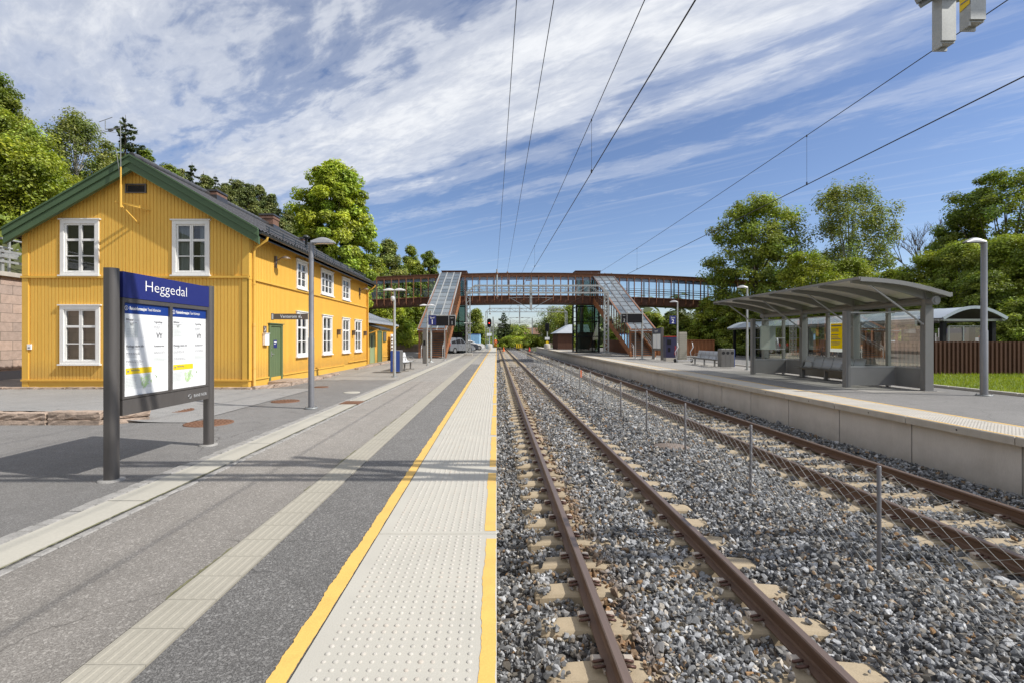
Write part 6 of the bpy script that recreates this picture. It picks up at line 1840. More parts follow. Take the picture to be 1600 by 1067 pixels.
# ------------------------------------------------------------------ parked cars and container
def car(label, x, y, rz, paint, suv=True):
    t = thing('parked_car', label, 'car', (0, 0, 0))
    H = 1.72 if suv else 1.45; W = .9
    # heading +y ; profile in (y, z)
    low = [(-2.2, .32), (-2.28, .55), (-2.22, .95), (-2.1, 1.02), (.75, 1.02), (1.9, .92), (2.22, .78), (2.28, .45), (2.2, .3)]
    b = MB(); n = len(low)
    secs = []
    for (s, wk) in ((-1, 1), (1, 1)):
        secs.append([(s * W, p[0], p[1]) for p in low])
    ins = [[(s * (W - .07), p[0] * .985, p[1] + (.03 if p[1] > .9 else 0)) for p in low] for s in (-1, 1)]
    b.smooth = True
    b.add(secs[0] + secs[1], [(i, (i + 1) % n, n + (i + 1) % n, n + i) for i in range(n)]); b.smooth = False
    b.add(secs[0], [tuple(range(n))]); b.add(secs[1], [tuple(reversed(range(n)))])
    cab = [(-2.15, 1.0), (-2.0, H - .1), (-1.85, H), (-.2, H), (.1, H - .06), (.85, 1.0)] if suv else [(-1.6, .98), (-1.2, H - .06), (-1.0, H), (.0, H), (.25, H - .06), (.95, .98)]
    m_ = len(cab); k = .80
    A = [(-W * (1 if p[1] < 1.05 else k) + .02, p[0], p[1]) for p in cab]; B = [(-a[0], a[1], a[2]) for a in A]
    b.smooth = True; b.add(A + B, [(i, i + 1, m_ + i + 1, m_ + i) for i in range(m_ - 1)]); b.smooth = False
    b.add(A, [tuple(range(m_))]); b.add(B, [tuple(reversed(range(m_)))])
    b.build('body', M[paint], t)
    b = MB()
    for s in (-1, 1):
        X = lambda z: s * (W * (1 + (k - 1) * (z - 1.0) / (H - 1.1)) - .008)
        z0, z1 = 1.06, H - .14
        for (a, c, a2, c2) in ((-1.95, -1.15, -1.85, -1.15), (-1.08, -.25, -1.08, -.25), (-.18, .62, -.18, .12)) if suv else ((-1.3, -.5, -1.05, -.5), (-.44, .7, -.44, .25)):
            b.poly((X(z0), a, z0), (X(z0), c, z0), (X(z1), c2, z1), (X(z1), a2, z1))
    yb0, yb1 = (-2.15, -2.02) if suv else (-1.58, -1.25)
    b.poly((-.68, yb0, 1.1), (.68, yb0, 1.1), (.6, yb1 - .01, H - .16), (-.6, yb1 - .01, H - .16)); b.poly((-.7, .86, 1.03), (.7, .86, 1.03), (.62, .16, H - .1), (-.62, .16, H - .1))
    b.build('window', M['black'], t)
    for s in (-1, 1):
        for yv in (-1.4, 1.42):
            b = MB(); b.cyl((s * (W - .2), yv, .34), (s * (W + .012), yv, .34), .35, n=18); w = b.build('wheel', M['tyre'], t)
            b = MB(); b.cyl((s * (W + .012), yv, .34), (s * (W + .02), yv, .34), .2, n=12); b.build('rim', M['steel'], w)
        b = MB(); b.box(min(s * .68, s * .88), max(s * .68, s * .88), -2.285, -2.2, .8, 1.12); b.build('tail_light', M['tail_red'], t)
        b = MB(); b.box(min(s * .55, s * .85), max(s * .55, s * .85), 2.18, 2.26, .62, .78); b.build('headlight', M['lamp_lens'], t)
    b = MB(); b.box(-.26, .26, -2.30, -2.285, .72, .84); b.build('number_plate', M['white_sign'], t)
    b = MB(); b.box(-.88, .88, -2.33, -2.25, .36, .6); b.box(-.88, .88, 2.24, 2.32, .3, .5); b.build('bumper', M['bin_grey'], t)
    t.location = (x, y, 0); t.rotation_euler = (0, 0, rz)
car('silver estate car parked behind the left staircase', -4.55, 54.5, R(-32), 'car_silver')
car('dark car parked behind the silver estate car', -4.6, 64.5, R(-40), 'car_dark', False)
car('white car parked beside the pale blue container', -4.2, 72, R(-70), 'car_white', False)
t = thing('blue_container', 'pale blue site container beyond the parked cars', 'container', (-3.7, 80, 0))
b = MB(); b.box(-4.6, -2.75, 79, 84, .15, 2.35)
for k in range(8): b.box(-4.5 + k * .22, -4.4 + k * .22, 78.97, 79, .25, 2.25)
b.build('box', M['container_blue'], t)
b = MB(); b.box(-4.62, -2.73, 78.96, 84.02, 2.351, 2.45); b.box(-4.6, -2.75, 79.0, 84, 0, .149); b.build('frame', M['bin_blue'], t)
# brown wooden shed at the end of the right platform
t = thing('wooden_shed', 'brown timber shed with pale grey roof at the far end of the right platform', 'shed', (11.5, 78, 0))
b = MB(); wall_strips(b, lambda a, d, z: (a, 76 - d, z), 9.6, 14.5, .3, .05, .02, 0, lambda a: 2.5, []); wall_strips(b, lambda a, d, z: (9.6 - d, a, z), 76, 83, .3, .05, .02, 0, lambda a: 2.5, []); b.build('wall', M['corten_dark'], t)
b = MB(); b.hexa([(9.2, 75.6, 2.5), (14.6, 75.6, 2.5), (14.6, 83.4, 2.5), (9.2, 83.4, 2.5), (11.6, 77.5, 3.9), (14.6, 77.5, 3.9), (14.6, 81.5, 3.9), (11.6, 81.5, 3.9)]); b.build('roof', M['slate'], t)
t = thing('distant_house', 'distant house with reddish roof among the trees below the bridge', 'house', (24, 240, 0))
b = MB(); b.box(14, 34, 238, 248, -1, 4.2); b.build('wall', M['granite'], t)
b = MB(); b.prism([(13, 237, 4.201), (35, 237, 4.201), (33, 243, 7.4), (15, 243, 7.4)], (0, 6, 0)); b.build('roof', M['brick'], t)
t = thing('stone_wall', 'low pinkish stone wall below the bushes left of the staircase', 'wall', (-12, 62, 0))
b = MB(); b.box(-18.5, -6.8, 61.8, 62.4, -.2, .95); b.build('stonework', M['granite'], t)
# ------------------------------------------------------------------ trees
def leaves(P, N, size, r, aspect=.55):
    """P (n,3) centres, N (n,3) normals -> leaf-shaped quads"""
    n = len(P)
    N = N / (np.linalg.norm(N, axis=1)[:, None] + 1e-9)
    t = r.normal(0, 1, (n, 3)); t -= (t * N).sum(1)[:, None] * N; t /= np.linalg.norm(t, axis=1)[:, None] + 1e-9
    s = np.cross(N, t)
    L = size * r.uniform(.6, 1.35, (n, 1)); Wd = L * aspect
    V = np.stack([P - t * L * .5, P + s * Wd * .5 + N * L * .08, P + t * L * .5, P - s * Wd * .5 + N * L * .08], 1)
    return V.reshape(-1, 3)
def qf(n): return np.arange(n * 4, dtype=np.int32).reshape(-1, 4)

def tube_np(b, pts, rads, n=5): b.tube(pts, rads, n, False)

def broadleaf(name, label, x, y, z0, h, rad, m='leaf_mid', seed=1, n_cl=60, per=130, size=.26, base=.25, shape='round', bark='bark', group=None, lean=0, loose=.34, cat='tree', sq=.0):
    r = np.random.default_rng(seed)
    t = thing(name, label, cat, (x, y, z0), group)
    n_cl = int(n_cl * 1.75 * min(2.2, max(1.0, h / (2.3 * rad)))); per = int(per * 1.6); loose *= .76; size *= .68
    cz0 = h * base; cz1 = h
    # cluster centres
    C = []
    while len(C) < n_cl:
        u = r.random(); zz = cz0 + (cz1 - cz0) * u
        if shape == 'round': prof = math.sin(math.pi * min(1, max(0, .06 + .90 * u))) ** .55
        elif shape == 'cone': prof = (1 - u) ** .75 * .95 + .10 if u > .12 else .6 + u * 3
        elif shape == 'egg': prof = (math.sin(math.pi * (u ** .8 * .93 + .07)) ** .7)
        elif shape == 'bush': prof = math.cos(u * math.pi / 2 * .96) ** .45
        a = r.uniform(0, 2 * math.pi); rr = math.sqrt(r.uniform(.12, 1.0))
        k = rad * prof * rr * r.uniform(.70, 1.12)
        C.append((lean * u + k * math.cos(a), k * math.sin(a), zz))
    C = np.array(C); cr = rad * loose * r.uniform(.65, 1.3, n_cl)
    n = n_cl * per
    ci = np.repeat(np.arange(n_cl), per)
    d = r.normal(0, 1, (n, 3)); d /= np.linalg.norm(d, axis=1)[:, None]
    q = d * (r.random((n, 1)) ** .45) * cr[ci][:, None] * np.array([[1.05, 1.05, .74 + sq]])
    P = C[ci] + q
    if shape == 'weep': pass
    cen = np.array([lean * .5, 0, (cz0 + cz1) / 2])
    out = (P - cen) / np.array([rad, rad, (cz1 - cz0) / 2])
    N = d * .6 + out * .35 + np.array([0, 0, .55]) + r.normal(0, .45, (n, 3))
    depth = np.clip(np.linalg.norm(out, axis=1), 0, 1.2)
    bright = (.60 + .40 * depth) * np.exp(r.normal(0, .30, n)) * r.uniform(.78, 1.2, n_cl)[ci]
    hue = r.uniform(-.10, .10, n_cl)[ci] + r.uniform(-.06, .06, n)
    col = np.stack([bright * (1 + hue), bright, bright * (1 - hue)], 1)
    V = leaves(P, N, size, r)
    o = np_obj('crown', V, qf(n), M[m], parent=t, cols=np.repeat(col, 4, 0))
    b = MB(); tr = max(.05, h * .016)
    top = np.array([lean * .8, 0, h * .86])
    pts = [(0, 0, -.4)] + [(lean * u * .8 + .12 * rad * .2 * math.sin(u * 7 + seed), .1 * math.sin(u * 5 + seed), h * u * .86) for u in (.12, .3, .5, .7, 1)]
    tube_np(b, pts, [tr * 1.3, tr * 1.05, tr * .85, tr * .62, tr * .4, tr * .12], 7)
    for i in range(min(n_cl, 34)):
        c = C[i]; u = max(.12, min(.9, (c[2] / h) * .62)); s = np.array([lean * u * .8, 0, h * u * .86])
        mid = s * .45 + c * .55 + np.array([0, 0, -.04 * h * (1 if c[2] > s[2] else 0)])
        tube_np(b, [tuple(s), tuple(mid), tuple(c)], [tr * .36 * (1 - u * .5), tr * .22, tr * .06], 4)
    trk = b.build('trunk', M[bark], t, rooted=False)
    return t

def conifer(name, label, x, y, z0, h, rad, m='leaf_spruce', seed=1, kind='spruce', dens=1.0, size=.3, group=None):
    r = np.random.default_rng(seed); t = thing(name, label, 'tree', (x, y, z0), group)
    b = MB(); tr = h * .012
    tube_np(b, [(0, 0, -.4), (0, 0, h * .5), (0, 0, h)], [tr * 1.3, tr * .8, tr * .1], 6)
    Pp, Nn, Br = [], [], []
    if kind == 'spruce':
        nl = int(h * 2.0); 
        for k in range(nl):
            u = k / nl; zc = h * (.08 + .91 * u); L = rad * (1 - u) ** .72 * r.uniform(.8, 1.1) + .12
            nb = max(4, int(8 * (1 - u) + 3))
            for j in range(nb):
                a = r.uniform(0, 2 * math.pi); Lb = L * r.uniform(.65, 1.1)
                nn_ = max(6, int(Lb * 22 * dens)); s = r.random(nn_) ** .65
                droop = -.32 * Lb * s + .22 * Lb * s ** 2.4
                pp = np.stack([np.cos(a) * Lb * s, np.sin(a) * Lb * s, zc + droop], 1) + r.normal(0, .05, (nn_, 3)) + np.outer(r.normal(0, .16 * Lb, nn_) * (1.1 - s), np.array([-np.sin(a), np.cos(a), -.1]))
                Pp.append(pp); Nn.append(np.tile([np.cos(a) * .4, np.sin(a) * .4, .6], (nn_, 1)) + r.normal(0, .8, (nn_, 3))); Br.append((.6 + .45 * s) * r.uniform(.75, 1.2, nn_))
                if j % 2 == 0 and Lb > .5: tube_np(b, [(0, 0, zc), (math.cos(a) * Lb * .8, math.sin(a) * Lb * .8, zc - .2 * Lb)], [tr * .25, tr * .06], 3)
    else:
        ncl = int(52 * dens) + 8
        for k in range(ncl):
            u = r.uniform(.12, 1.0) ** .9; prof = (1.04 - u) ** .55 * (.75 + .35 * r.random())
            a = r.uniform(0, 2 * math.pi); k_ = rad * prof * math.sqrt(r.uniform(.1, 1)); c = np.array([k_ * math.cos(a), k_ * math.sin(a), h * u])
            nn_ = 70; d = r.normal(0, 1, (nn_, 3)); d /= np.linalg.norm(d, axis=1)[:, None]
            pp = c + d * (r.random((nn_, 1)) ** .5) * rad * .30 * np.array([[1.15, 1.15, .6]])
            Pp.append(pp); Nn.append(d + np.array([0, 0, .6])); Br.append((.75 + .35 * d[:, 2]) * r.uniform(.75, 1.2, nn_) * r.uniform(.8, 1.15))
            tube_np(b, [(0, 0, h * u * .85), tuple(c)], [tr * .3, tr * .08], 3)
    P = np.concatenate(Pp); N = np.concatenate(Nn); B = np.concatenate(Br)
    V = leaves(P, N, size, r, .42)
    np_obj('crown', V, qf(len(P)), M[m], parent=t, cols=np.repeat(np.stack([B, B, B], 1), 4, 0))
    b.build('trunk', M['bark'], t, rooted=False)
    return t

def place(px, Y): return (px - 776) / FPX * Y
def ztop(py, Y): return HP - (py - 531) / FPX * Y

def T(kind, label, px, py_top, Y, wpx, z0=None, **kw):
    x = place(px, Y); g = hill_z(x, Y) if z0 is None else z0
    g = max(g, -.1); h = ztop(py_top, Y) - g; rad = wpx / 2 / FPX * Y
    if kind == 'b': return broadleaf('deciduous_tree' if kw.get('cat', 'tree') == 'tree' else 'bush', label, x, Y, g, h, rad, **kw)
    return conifer('pine_tree' if kw.get('m') == 'leaf_pine' else 'spruce_tree', label, x, Y, g, h, rad, kind='spruce', **kw)

# left hillside
T('b', 'tall dark tree at the very left edge above the guard rail', -22, 118, 36, 110, m='leaf_deep', seed=3, n_cl=70, per=120, size=.3, base=.2)
T('b', 'bright green maple low behind the roof at the left edge', 30, 232, 27, 170, m='leaf_bright', seed=4, n_cl=80, per=150, size=.26, base=.05, loose=.3)
T('b', 'feathery grey-green tree left of the lone spruce', 20, 185, 33, 110, m='leaf_mid', seed=14, n_cl=70, per=110, size=.25, base=.2)
T('b', 'pale aspen with open crown behind the left roof slope', 118, 180, 42, 135, m='leaf_birch', seed=5, n_cl=80, per=85, size=.3, base=.12, bark='bark_birch', loose=.28, shape='egg')
T('b', 'leafy tree filling the slope under the pale aspen', 80, 265, 31, 120, m='leaf_bright', seed=6, n_cl=60, per=110, size=.28, base=.05)
T('s', 'lone dark spruce rising above the roof beside the aerial', 196, 180, 50, 125, seed=7, size=.34, dens=1.7)
T('b', 'small dark tree peeping over the roof ridge', 228, 238, 52, 46, m='leaf_deep', seed=8, n_cl=30, per=90, size=.34)
T('b', 'green tree half hidden behind the left roof slope', 160, 262, 45, 100, m='leaf_mid', seed=9, n_cl=50, per=100, size=.3)
pines = [(262, 262, 62, 46, 'b'), (300, 254, 70, 44, 's'), (283, 268, 66, 46, 'p'), (322, 278, 68, 52, 'p'), (336, 272, 76, 34, 's'), (352, 290, 70, 50, 'p'), (372, 284, 78, 50, 'p'), (388, 288, 74, 46, 'p'), (405, 292, 80, 50, 'p'), (424, 306, 78, 46, 'p'), (436, 322, 72, 44, 's'), (452, 330, 76, 50, 'p'), (474, 345, 80, 60, 'p'), (415, 330, 70, 50, 'p'), (365, 320, 66, 50, 'p'), (310, 300, 64, 50, 'p')]
SP = {1: 'pointed spruce left of the first chimney', 4: 'slender spruce right of the first chimney', 10: 'dark spruce beside the second chimney'}
for i, (px, py, Y, w, k) in enumerate(pines):
    if i == 0: T('b', 'bushy tree at the left end of the pine row behind the roof', px, py, Y, w, seed=30, m='leaf_deep', n_cl=40, per=90, size=.36)
    elif i in SP: T('s', SP[i], px, py, Y, w * 2.0, seed=30 + i, size=.42, dens=1.6)
    else:
        n0 = len(bpy.data.objects)
        t = T('b', 'dark pine in the wood behind the station roof', px, py, Y, w * 1.15, seed=30 + i, m='leaf_pine', n_cl=70, per=75, size=.34, base=.1, shape='cone' if i % 3 == 0 else 'egg', loose=.25, group='pines behind the station roof')
        t.name = 'pine_tree'
for i, (px, py, Y, w) in enumerate([(318, 268, 72, 60), (362, 276, 82, 60), (380, 282, 76, 60), (396, 286, 84, 60), (414, 298, 82, 60), (446, 325, 84, 60), (462, 340, 82, 60)]):
    T('s', 'slender pointed conifer standing among the pines behind the station roof', px, py, Y, w, seed=430 + i, size=.44, dens=1.3, m='leaf_pine', group='pointed conifers among the pines')
for i, (px, py, Y, w) in enumerate([(290, 292, 60, 60), (345, 315, 62, 70), (398, 325, 66, 70), (440, 345, 68, 60), (478, 368, 70, 60), (330, 330, 58, 60)]):
    t = T('b', 'dark pine in the wood behind the station roof', px, py, Y, w, seed=330 + i, m='leaf_pine', n_cl=60, per=75, size=.34, base=.02, shape='egg', loose=.27, group='pines behind the station roof'); t.name = 'pine_tree'
T('b', 'big bright yellow-green maple rising behind the station roof', 521, 262, 40, 128, z0=0, m='leaf_maple', seed=50, n_cl=105, per=240, size=.36, base=.12, shape='round', loose=.26)
T('b', 'grey-green aspen above the left end of the footbridge', 607, 378, 74, 66, z0=0, m='leaf_birch', seed=51, n_cl=60, per=110, size=.42, base=.15, shape='egg')
T('b', 'round dark green tree above the left end of the footbridge', 642, 386, 78, 48, z0=0, m='leaf_mid', seed=52, n_cl=50, per=110, size=.42, base=.1, shape='egg')
T('b', 'dark green tree just left of the left lift tower', 670, 396, 80, 44, z0=0, m='leaf_deep', seed=53, n_cl=46, per=110, size=.42, base=.1)
T('b', 'mid green tree between the maple and the footbridge', 580, 400, 66, 60, z0=0, m='leaf_mid', seed=54, n_cl=50, per=110, size=.38, base=.1)
T('b', 'bright bush under the bridge beside the yellow annex', 612, 478, 63, 70, z0=.8, m='leaf_maple', seed=55, n_cl=70, per=110, size=.36, base=.02, shape='bush', cat='bush')
T('b', 'bright leafy bush under the bridge left of the staircase', 648, 470, 67, 66, z0=.6, m='leaf_bright', seed=56, n_cl=70, per=110, size=.36, base=.02, shape='bush', cat='bush')
T('b', 'shady bush behind the end wall of the annex', 585, 470, 64, 60, z0=.5, m='leaf_mid', seed=57, n_cl=50, per=110, size=.36, base=.02, shape='bush', cat='bush')
T('b', 'bush between the left staircase and the lift tower', 690, 480, 88, 60, z0=0, m='leaf_mid', seed=58, n_cl=50, per=100, size=.45, base=.02, shape='bush', cat='bush')
# seen under the bridge
T('b', 'pointed green tree under the bridge beside the left lattice mast', 743, 486, 112, 46, z0=-.5, m='leaf_mid', seed=60, n_cl=60, per=100, size=.5, base=.05, shape='cone')
T('s', 'dark conifer framed by the bridge behind the red signal', 787, 487, 135, 42, z0=-1, seed=61, size=.6, dens=.8)
T('b', 'round tree left of the distant house', 808, 510, 150, 50, z0=-1, m='leaf_mid', seed=62, n_cl=40, per=90, size=.6, base=.05)
T('b', 'tall airy tree framed by the right end of the bridge', 872, 484, 118, 70, z0=-1, m='leaf_birch', seed=63, n_cl=70, per=90, size=.5, base=.15)
T('b', 'dense green tree behind the brown timber shed', 900, 478, 105, 70, z0=-.5, m='leaf_mid', seed=64, n_cl=70, per=100, size=.5, base=.08)
T('b', 'low bright bush beside the far bend of the line', 800, 528, 128, 46, z0=-1, m='leaf_bright', seed=65, n_cl=40, per=90, size=.5, base=.02, shape='bush', cat='bush')
T('b', 'low bright bush left of the unlit signal', 830, 526, 118, 50, z0=-1, m='leaf_bright', seed=66, n_cl=40, per=90, size=.5, base=.02, shape='bush', cat='bush')
T('b', 'low green bush behind the yellow barrier board', 815, 530, 140, 50, z0=-1, m='leaf_maple', seed=67, n_cl=40, per=90, size=.5, base=.02, shape='bush', cat='bush')
T('b', 'dark bush left of the red signal', 757, 520, 125, 40, z0=-.6, m='leaf_mid', seed=68, n_cl=40, per=90, size=.5, base=.02, shape='bush', cat='bush')
T('b', 'green bush behind the worker in orange', 776, 526, 145, 40, z0=-1, m='leaf_mid', seed=69, n_cl=40, per=80, size=.55, base=.02, shape='bush', cat='bush')
# right side
T('b', 'broad round tree overlapping the right end of the footbridge', 1182, 316, 50, 160, z0=0, m='leaf_mid', seed=70, n_cl=95, per=150, size=.36, base=.16, loose=.24)
T('b', 'tall drooping birch right of the broad round tree', 1325, 296, 46, 150, z0=0, m='leaf_birch', seed=71, n_cl=85, per=105, size=.3, base=.2, bark='bark_birch', loose=.2, sq=.75)
T('b', 'spreading tree at the right edge of the picture', 1572, 272, 33, 200, z0=0, m='leaf_deep', seed=72, n_cl=85, per=140, size=.27, base=.28, loose=.2)
T('b', 'smaller tree in front of the spreading right-hand tree', 1510, 330, 36, 110, z0=0, m='leaf_deep', seed=73, n_cl=70, per=100, size=.28, base=.2, loose=.24)
def bare_tree(label, x, y, h, seed):
    r = random.Random(seed); t = thing('bare_tree', label, 'tree', (x, y, 0)); b = MB()
    def grow(p, d, L, rad, lv):
        q = p + d * L; b.tube([p, q], [rad, rad * .7], 4, False)
        if lv == 0: return
        for k in range(3 if lv > 1 else 4):
            a = d + vec((r.uniform(-.6, .6), r.uniform(-.6, .6), r.uniform(-.1, .5))); grow(p + d * L * r.uniform(.6, 1), a.normalized(), L * r.uniform(.55, .75), rad * .6, lv - 1)
    grow(vec((0, 0, 0)), vec((0, 0, 1)), h * .42, h * .014, 5)
    b.build('branches', M['bark'], t, rooted=False)
bare_tree('leafless grey tree between the birch and the right-hand tree', place(1440, 52), 52, ztop(350, 52), 5)
bsh = [(1262, 400, 40, 120, 'leaf_bright', 'bright bush above the far half of the shelter roof'), (1330, 408, 42, 110, 'leaf_mid', 'green bush above the middle of the shelter roof'), (1395, 425, 38, 100, 'leaf_bright', 'yellow-green bush behind the shelter ridge'), (1450, 398, 32, 110, 'leaf_bright', 'tall bright hazel bush left of the right lamp post'),
       (1500, 382, 30, 120, 'leaf_mid', 'tall leafy bush directly behind the right lamp post'), (1580, 375, 27.5, 150, 'leaf_mid', 'tall dark leafy bush at the right edge behind the rusty fence'), (1640, 370, 26, 130, 'leaf_bright', 'bush cut by the right edge of the picture'), (1540, 430, 26.5, 100, 'leaf_deep', 'shady bush over the end of the bicycle shed roof'),
       (1110, 470, 52, 80, 'leaf_bright', 'bright bush in front of the right end of the footbridge'), (1060, 492, 55, 70, 'leaf_mid', 'green bush behind the ticket machine'), (1020, 490, 62, 60, 'leaf_mid', 'green bush behind the right covered staircase'), (1150, 478, 50, 90, 'leaf_mid', 'dark bush left of the shelter roof'), (1200, 460, 47, 100, 'leaf_deep', 'shady bush at the foot of the broad round tree'), (975, 492, 75, 60, 'leaf_mid', 'bush seen between the right lift tower and staircase'), (1250, 455, 46, 90, 'leaf_mid', 'bush behind the pale lamp post over the shelter'), (1300, 440, 46, 100, 'leaf_deep', 'dark bush between the broad tree and the birch'), (1085, 505, 60, 90, 'leaf_deep', 'dark undergrowth bush behind the rusty fence and bench'), (1370, 450, 36, 110, 'leaf_deep', 'dark bush behind the bicycle shed'), (1440, 450, 30, 110, 'leaf_deep', 'dark bush above the near part of the bicycle shed'), (1600, 470, 24.5, 110, 'leaf_mid', 'low bush behind the right end of the rusty fence')]
for i, (px, py, Y, w, m_, lab) in enumerate(bsh):
    T('b', lab, px, py, Y, w, z0=0, m=m_, seed=100 + i, n_cl=int(70 * max(1, w / 100)), per=150 if Y < 40 else 120, size=.19 if Y < 33 else (.24 if Y < 45 else .32), base=.0, shape='bush', cat='bush', loose=.27)
# wooded ridge far away: one mass
def far_forest():
    r = np.random.default_rng(77); Ps, Ns, Cs, Sz = [], [], [], []
    def clump(x, y, z, h, rad, n, tone):
        d = r.normal(0, 1, (n, 3)); d /= np.linalg.norm(d, axis=1)[:, None]
        Ps.append(np.array([x, y, z + h * .5]) + d * np.array([rad, rad, h * .5]) * (r.random((n, 1)) ** .35)); Ns.append(d + np.array([0, -.3, .5]))
        bq = tone * r.uniform(.75, 1.2, n) * (.8 + .3 * d[:, 2]); Cs.append(np.stack([bq, bq, bq * 1.1], 1)); Sz.append(np.full(n, rad * .55))
    for i in range(330):
        y = r.uniform(330, 760); x = r.uniform(-.25, .34) * y + 10
        zb_ = -1.4 + min(38, (y - 300) * .035) * (0.6 + .4 * math.sin(x * .011 + 1))
        clump(x, y, zb_ - 2, r.uniform(9, 17), r.uniform(3.5, 6.5), 46, r.uniform(.6, 1.0))
    for i in range(90):       # strip of wood along the left hill and the right-hand side
        y = r.uniform(95, 300); x = -22 - r.uniform(0, 50) if i % 2 else 30 + r.uniform(0, 90)
        clump(x, y, max(hill_z(x, y), -1), r.uniform(9, 15), r.uniform(3, 5), 110, r.uniform(.7, 1.05))
    P = np.concatenate(Ps); V = leaves(P, np.concatenate(Ns), 1.0, r, .7)
    S = np.concatenate(Sz)
    Pr = np.repeat(P, 4, 0); V = Pr + (V - Pr) * np.repeat(S, 4)[:, None]
    o = np_obj('distant_wood', V, qf(len(P)), M['leaf_far'], cols=np.repeat(np.concatenate(Cs), 4, 0)); tag(o, kind='stuff')
    # undergrowth on the slope behind the house
    Ps.clear(); Ns.clear(); Cs.clear(); Sz.clear()
    for i in range(230):
        y = r.uniform(18, 95); x = -20.5 - 60 * r.random() ** 1.5
        clump(x, y, hill_z(x, y) - .3, r.uniform(1.5, 3.6), r.uniform(1.5, 2.8), 130, r.uniform(.7, 1.1))
    P = np.concatenate(Ps); r2 = np.random.default_rng(5); V = leaves(P, np.concatenate(Ns), .42, r2, .6)
    o = np_obj('undergrowth', V, qf(len(P)), M['leaf_mid'], cols=np.repeat(np.concatenate(Cs), 4, 0)); tag(o, kind='stuff')
    Ps.clear(); Ns.clear(); Cs.clear(); Sz.clear()
    for i in range(150):
        y = r.uniform(24, 70); x = (.62 + .55 * r.random()) * y + 8
        if x < 24.8 and y < 46: x = 25 + r.uniform(0, 6)
        clump(x, y, -.2, r.uniform(1.2, 3.0), r.uniform(1.2, 2.4), 130, r.uniform(.6, 1.0))
    P = np.concatenate(Ps); V = leaves(P, np.concatenate(Ns), .34, r2, .6)
    o = np_obj('undergrowth', V, qf(len(P)), M['leaf_mid'], cols=np.repeat(np.concatenate(Cs), 4, 0)); tag(o, kind='stuff')
far_forest()

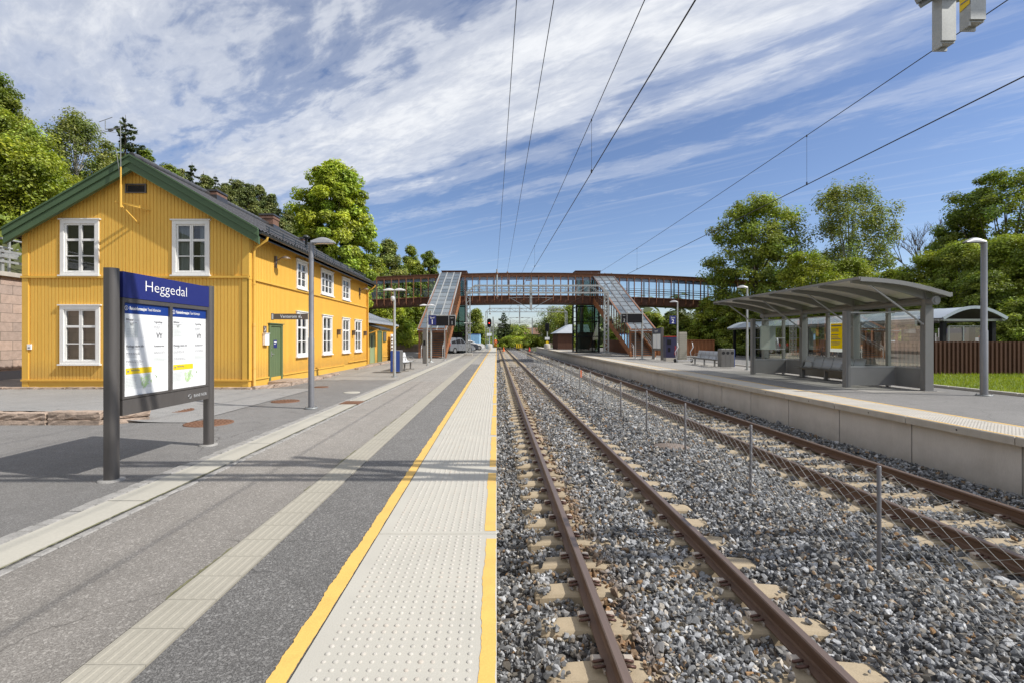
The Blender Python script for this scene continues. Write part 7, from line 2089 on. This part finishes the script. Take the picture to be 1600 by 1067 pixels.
# ------------------------------------------------------------------ sky, sun, camera
SUN = Vector((.68, -.185, .71)).normalized()
SKY_STRENGTH = .12
def sky():
    w = bpy.data.worlds.new('World'); SC.world = w; w.use_nodes = True
    t = NT(w.node_tree); w.node_tree.nodes.clear()
    out = t.n('ShaderNodeOutputWorld'); bg = t.n('ShaderNodeBackground', i_Strength=SKY_STRENGTH)
    st = t.n('ShaderNodeTexSky'); st.sky_type = 'NISHITA'; st.sun_disc = False
    st.sun_elevation = math.asin(SUN.z); st.sun_rotation = math.atan2(SUN.x, SUN.y); st.altitude = 100; st.air_density = 1.0; st.dust_density = .35; st.ozone_density = 2.2
    hs = t.n('ShaderNodeHueSaturation', i_Saturation=1.0, i_Value=1.0); t.l(st.outputs[0], hs.inputs['Color'])
    tc = t.n('ShaderNodeTexCoord').outputs['Generated']
    sp = t.n('ShaderNodeSeparateXYZ'); t.l(tc, sp.inputs[0])
    z = t.math('MAXIMUM', sp.outputs[2], .012)
    u = t.math('DIVIDE', sp.outputs[0], z); v = t.math('DIVIDE', sp.outputs[1], z)
    s = t.math('ADD', t.math('MULTIPLY', u, .67), t.math('MULTIPLY', v, .74))
    q = t.math('ADD', t.math('MULTIPLY', u, -.74), t.math('MULTIPLY', v, .67))
    cb = t.n('ShaderNodeCombineXYZ'); t.l(s, cb.inputs[0]); t.l(q, cb.inputs[1]); sq = cb.outputs[0]
    def mapped(sc, loc=(0, 0, 0), rot=0):
        mp = t.n('ShaderNodeMapping'); mp.inputs['Scale'].default_value = sc; mp.inputs['Location'].default_value = loc; mp.inputs['Rotation'].default_value = (0, 0, rot); t.l(sq, mp.inputs[0]); return mp.outputs[0]
    warp = t.noise(1.1, 4, .55, mapped((1, .6, 1), (3.1, 1.7, 0)))
    sw = t.math('ADD', s, t.math('MULTIPLY', t.math('SUBTRACT', warp, .5), .55))
    # the bank bends: pull the boundary lower towards the right
    sw = t.math('ADD', sw, t.math('MULTIPLY', t.math('POWER', t.math('MAXIMUM', t.math('SUBTRACT', q, 1.2), 0.0), 2.0), .08))
    dens = t.ramp(t.math('MULTIPLY', sw, .25), [(0, .74), (.10, .72), (.17, .68), (.215, .54), (.245, .43), (.275, .58), (.32, .82), (.42, .82), (.455, .54), (.475, .36), (.495, .50), (.52, .52), (.545, .40), (.58, .22), (.62, .34), (.66, .36), (.72, .22), (.85, .18), (1.0, .12)])
    big = t.noise(2.0, 7, .6, mapped((1.5, .55, 1), (.3, .9, 0)), .5)
    rip = t.noise(7.5, 4, .55, mapped((1.0, .42, 1), (0, 0, 0), R(35)), .7)
    fin = t.noise(16, 5, .65, mapped((1.4, .5, 1), (5, 2, 0), R(-12)), .4)
    wr = t.ramp(t.math('MULTIPLY', s, .25), [(.30, 1.0), (.46, .28)])    # ripples only in the upper left bank
    nn = t.math('ADD', t.math('MULTIPLY', t.math('SUBTRACT', big, .5), .85), t.math('ADD', t.math('MULTIPLY', t.math('MULTIPLY', t.math('SUBTRACT', rip, .5), wr), .70), t.math('MULTIPLY', t.math('SUBTRACT', fin, .5), .22)))
    m = t.math('ADD', dens, nn)
    mk = t.ramp(m, [(.24, 0), (.45, .26), (.66, .70), (.95, 1.0)], 'EASE')
    # long thin cirrus low on the right
    cir = t.noise(3.0, 6, .6, mapped((2.6, .16, 1), (7, 3, 0), R(8)), .3)
    ck = t.math('MULTIPLY', t.ramp(cir, [(.54, 0), (.80, .26)]), t.ramp(t.math('MULTIPLY', s, .125), [(.2, 0), (.30, 1), (.8, .8)]))
    mk = t.math('MAXIMUM', mk, ck)
    mk = t.math('MULTIPLY', mk, t.math('MULTIPLY', sp.outputs[2], 9.0, clamp=True))
    mk = t.math('MULTIPLY', mk, .94)
    lum = t.ramp(t.math('ADD', t.math('MULTIPLY', fin, .5), t.math('MULTIPLY', big, .5)), [(.3, (.68, .71, .77)), (.68, (.93, .945, .97))])
    # darker grey veil far left
    veil = t.ramp(t.math('MULTIPLY', t.math('ADD', u, 2.6), .4), [(.15, (.66, .69, .76)), (.75, (1, 1, 1))])
    cc = t.mix(1.0, lum, veil, 'MULTIPLY')
    k = t.n('ShaderNodeVectorMath', operation='SCALE'); k.inputs['Scale'].default_value = CLOUD / SKY_STRENGTH; t.l(cc, k.inputs[0])
    sky_c = t.mix(1.0, hs.outputs[0], SKYTINT, 'MULTIPLY')
    t.l(t.mix(mk, sky_c, k.outputs[0]), bg.inputs['Color']); t.l(bg.outputs[0], out.inputs[0])
CLOUD = 1.08
SKYTINT = (1.0, 1.0, 1.13)
sky()
ld = bpy.data.lights.new('sun', 'SUN'); ld.energy = 5.0; ld.angle = R(.53); ld.color = (1.0, .955, .88)
lo = bpy.data.objects.new('sun', ld); COL.objects.link(lo); lo.rotation_euler = SUN.to_track_quat('Z', 'Y').to_euler()
cd = bpy.data.cameras.new('camera'); co = bpy.data.objects.new('camera', cd); COL.objects.link(co)
co.location = (0, 0, HP); co.rotation_euler = (R(90), 0, 0)
cd.sensor_width = 36.0; cd.lens = FPX / 1600 * 36.0; cd.shift_x = .015; cd.shift_y = -2.5 / 1600
cd.clip_start = .05; cd.clip_end = 6000
SC.camera = co
SC.view_settings.view_transform = 'Standard'; SC.view_settings.look = 'None'; SC.view_settings.exposure = 0
SC.render.resolution_x, SC.render.resolution_y = 1024, 682
SC.cycles.max_bounces = 8; SC.cycles.transparent_max_bounces = 16; SC.cycles.caustics_reflective = False; SC.cycles.caustics_refractive = False
SC.cycles.sample_clamp_indirect = 6
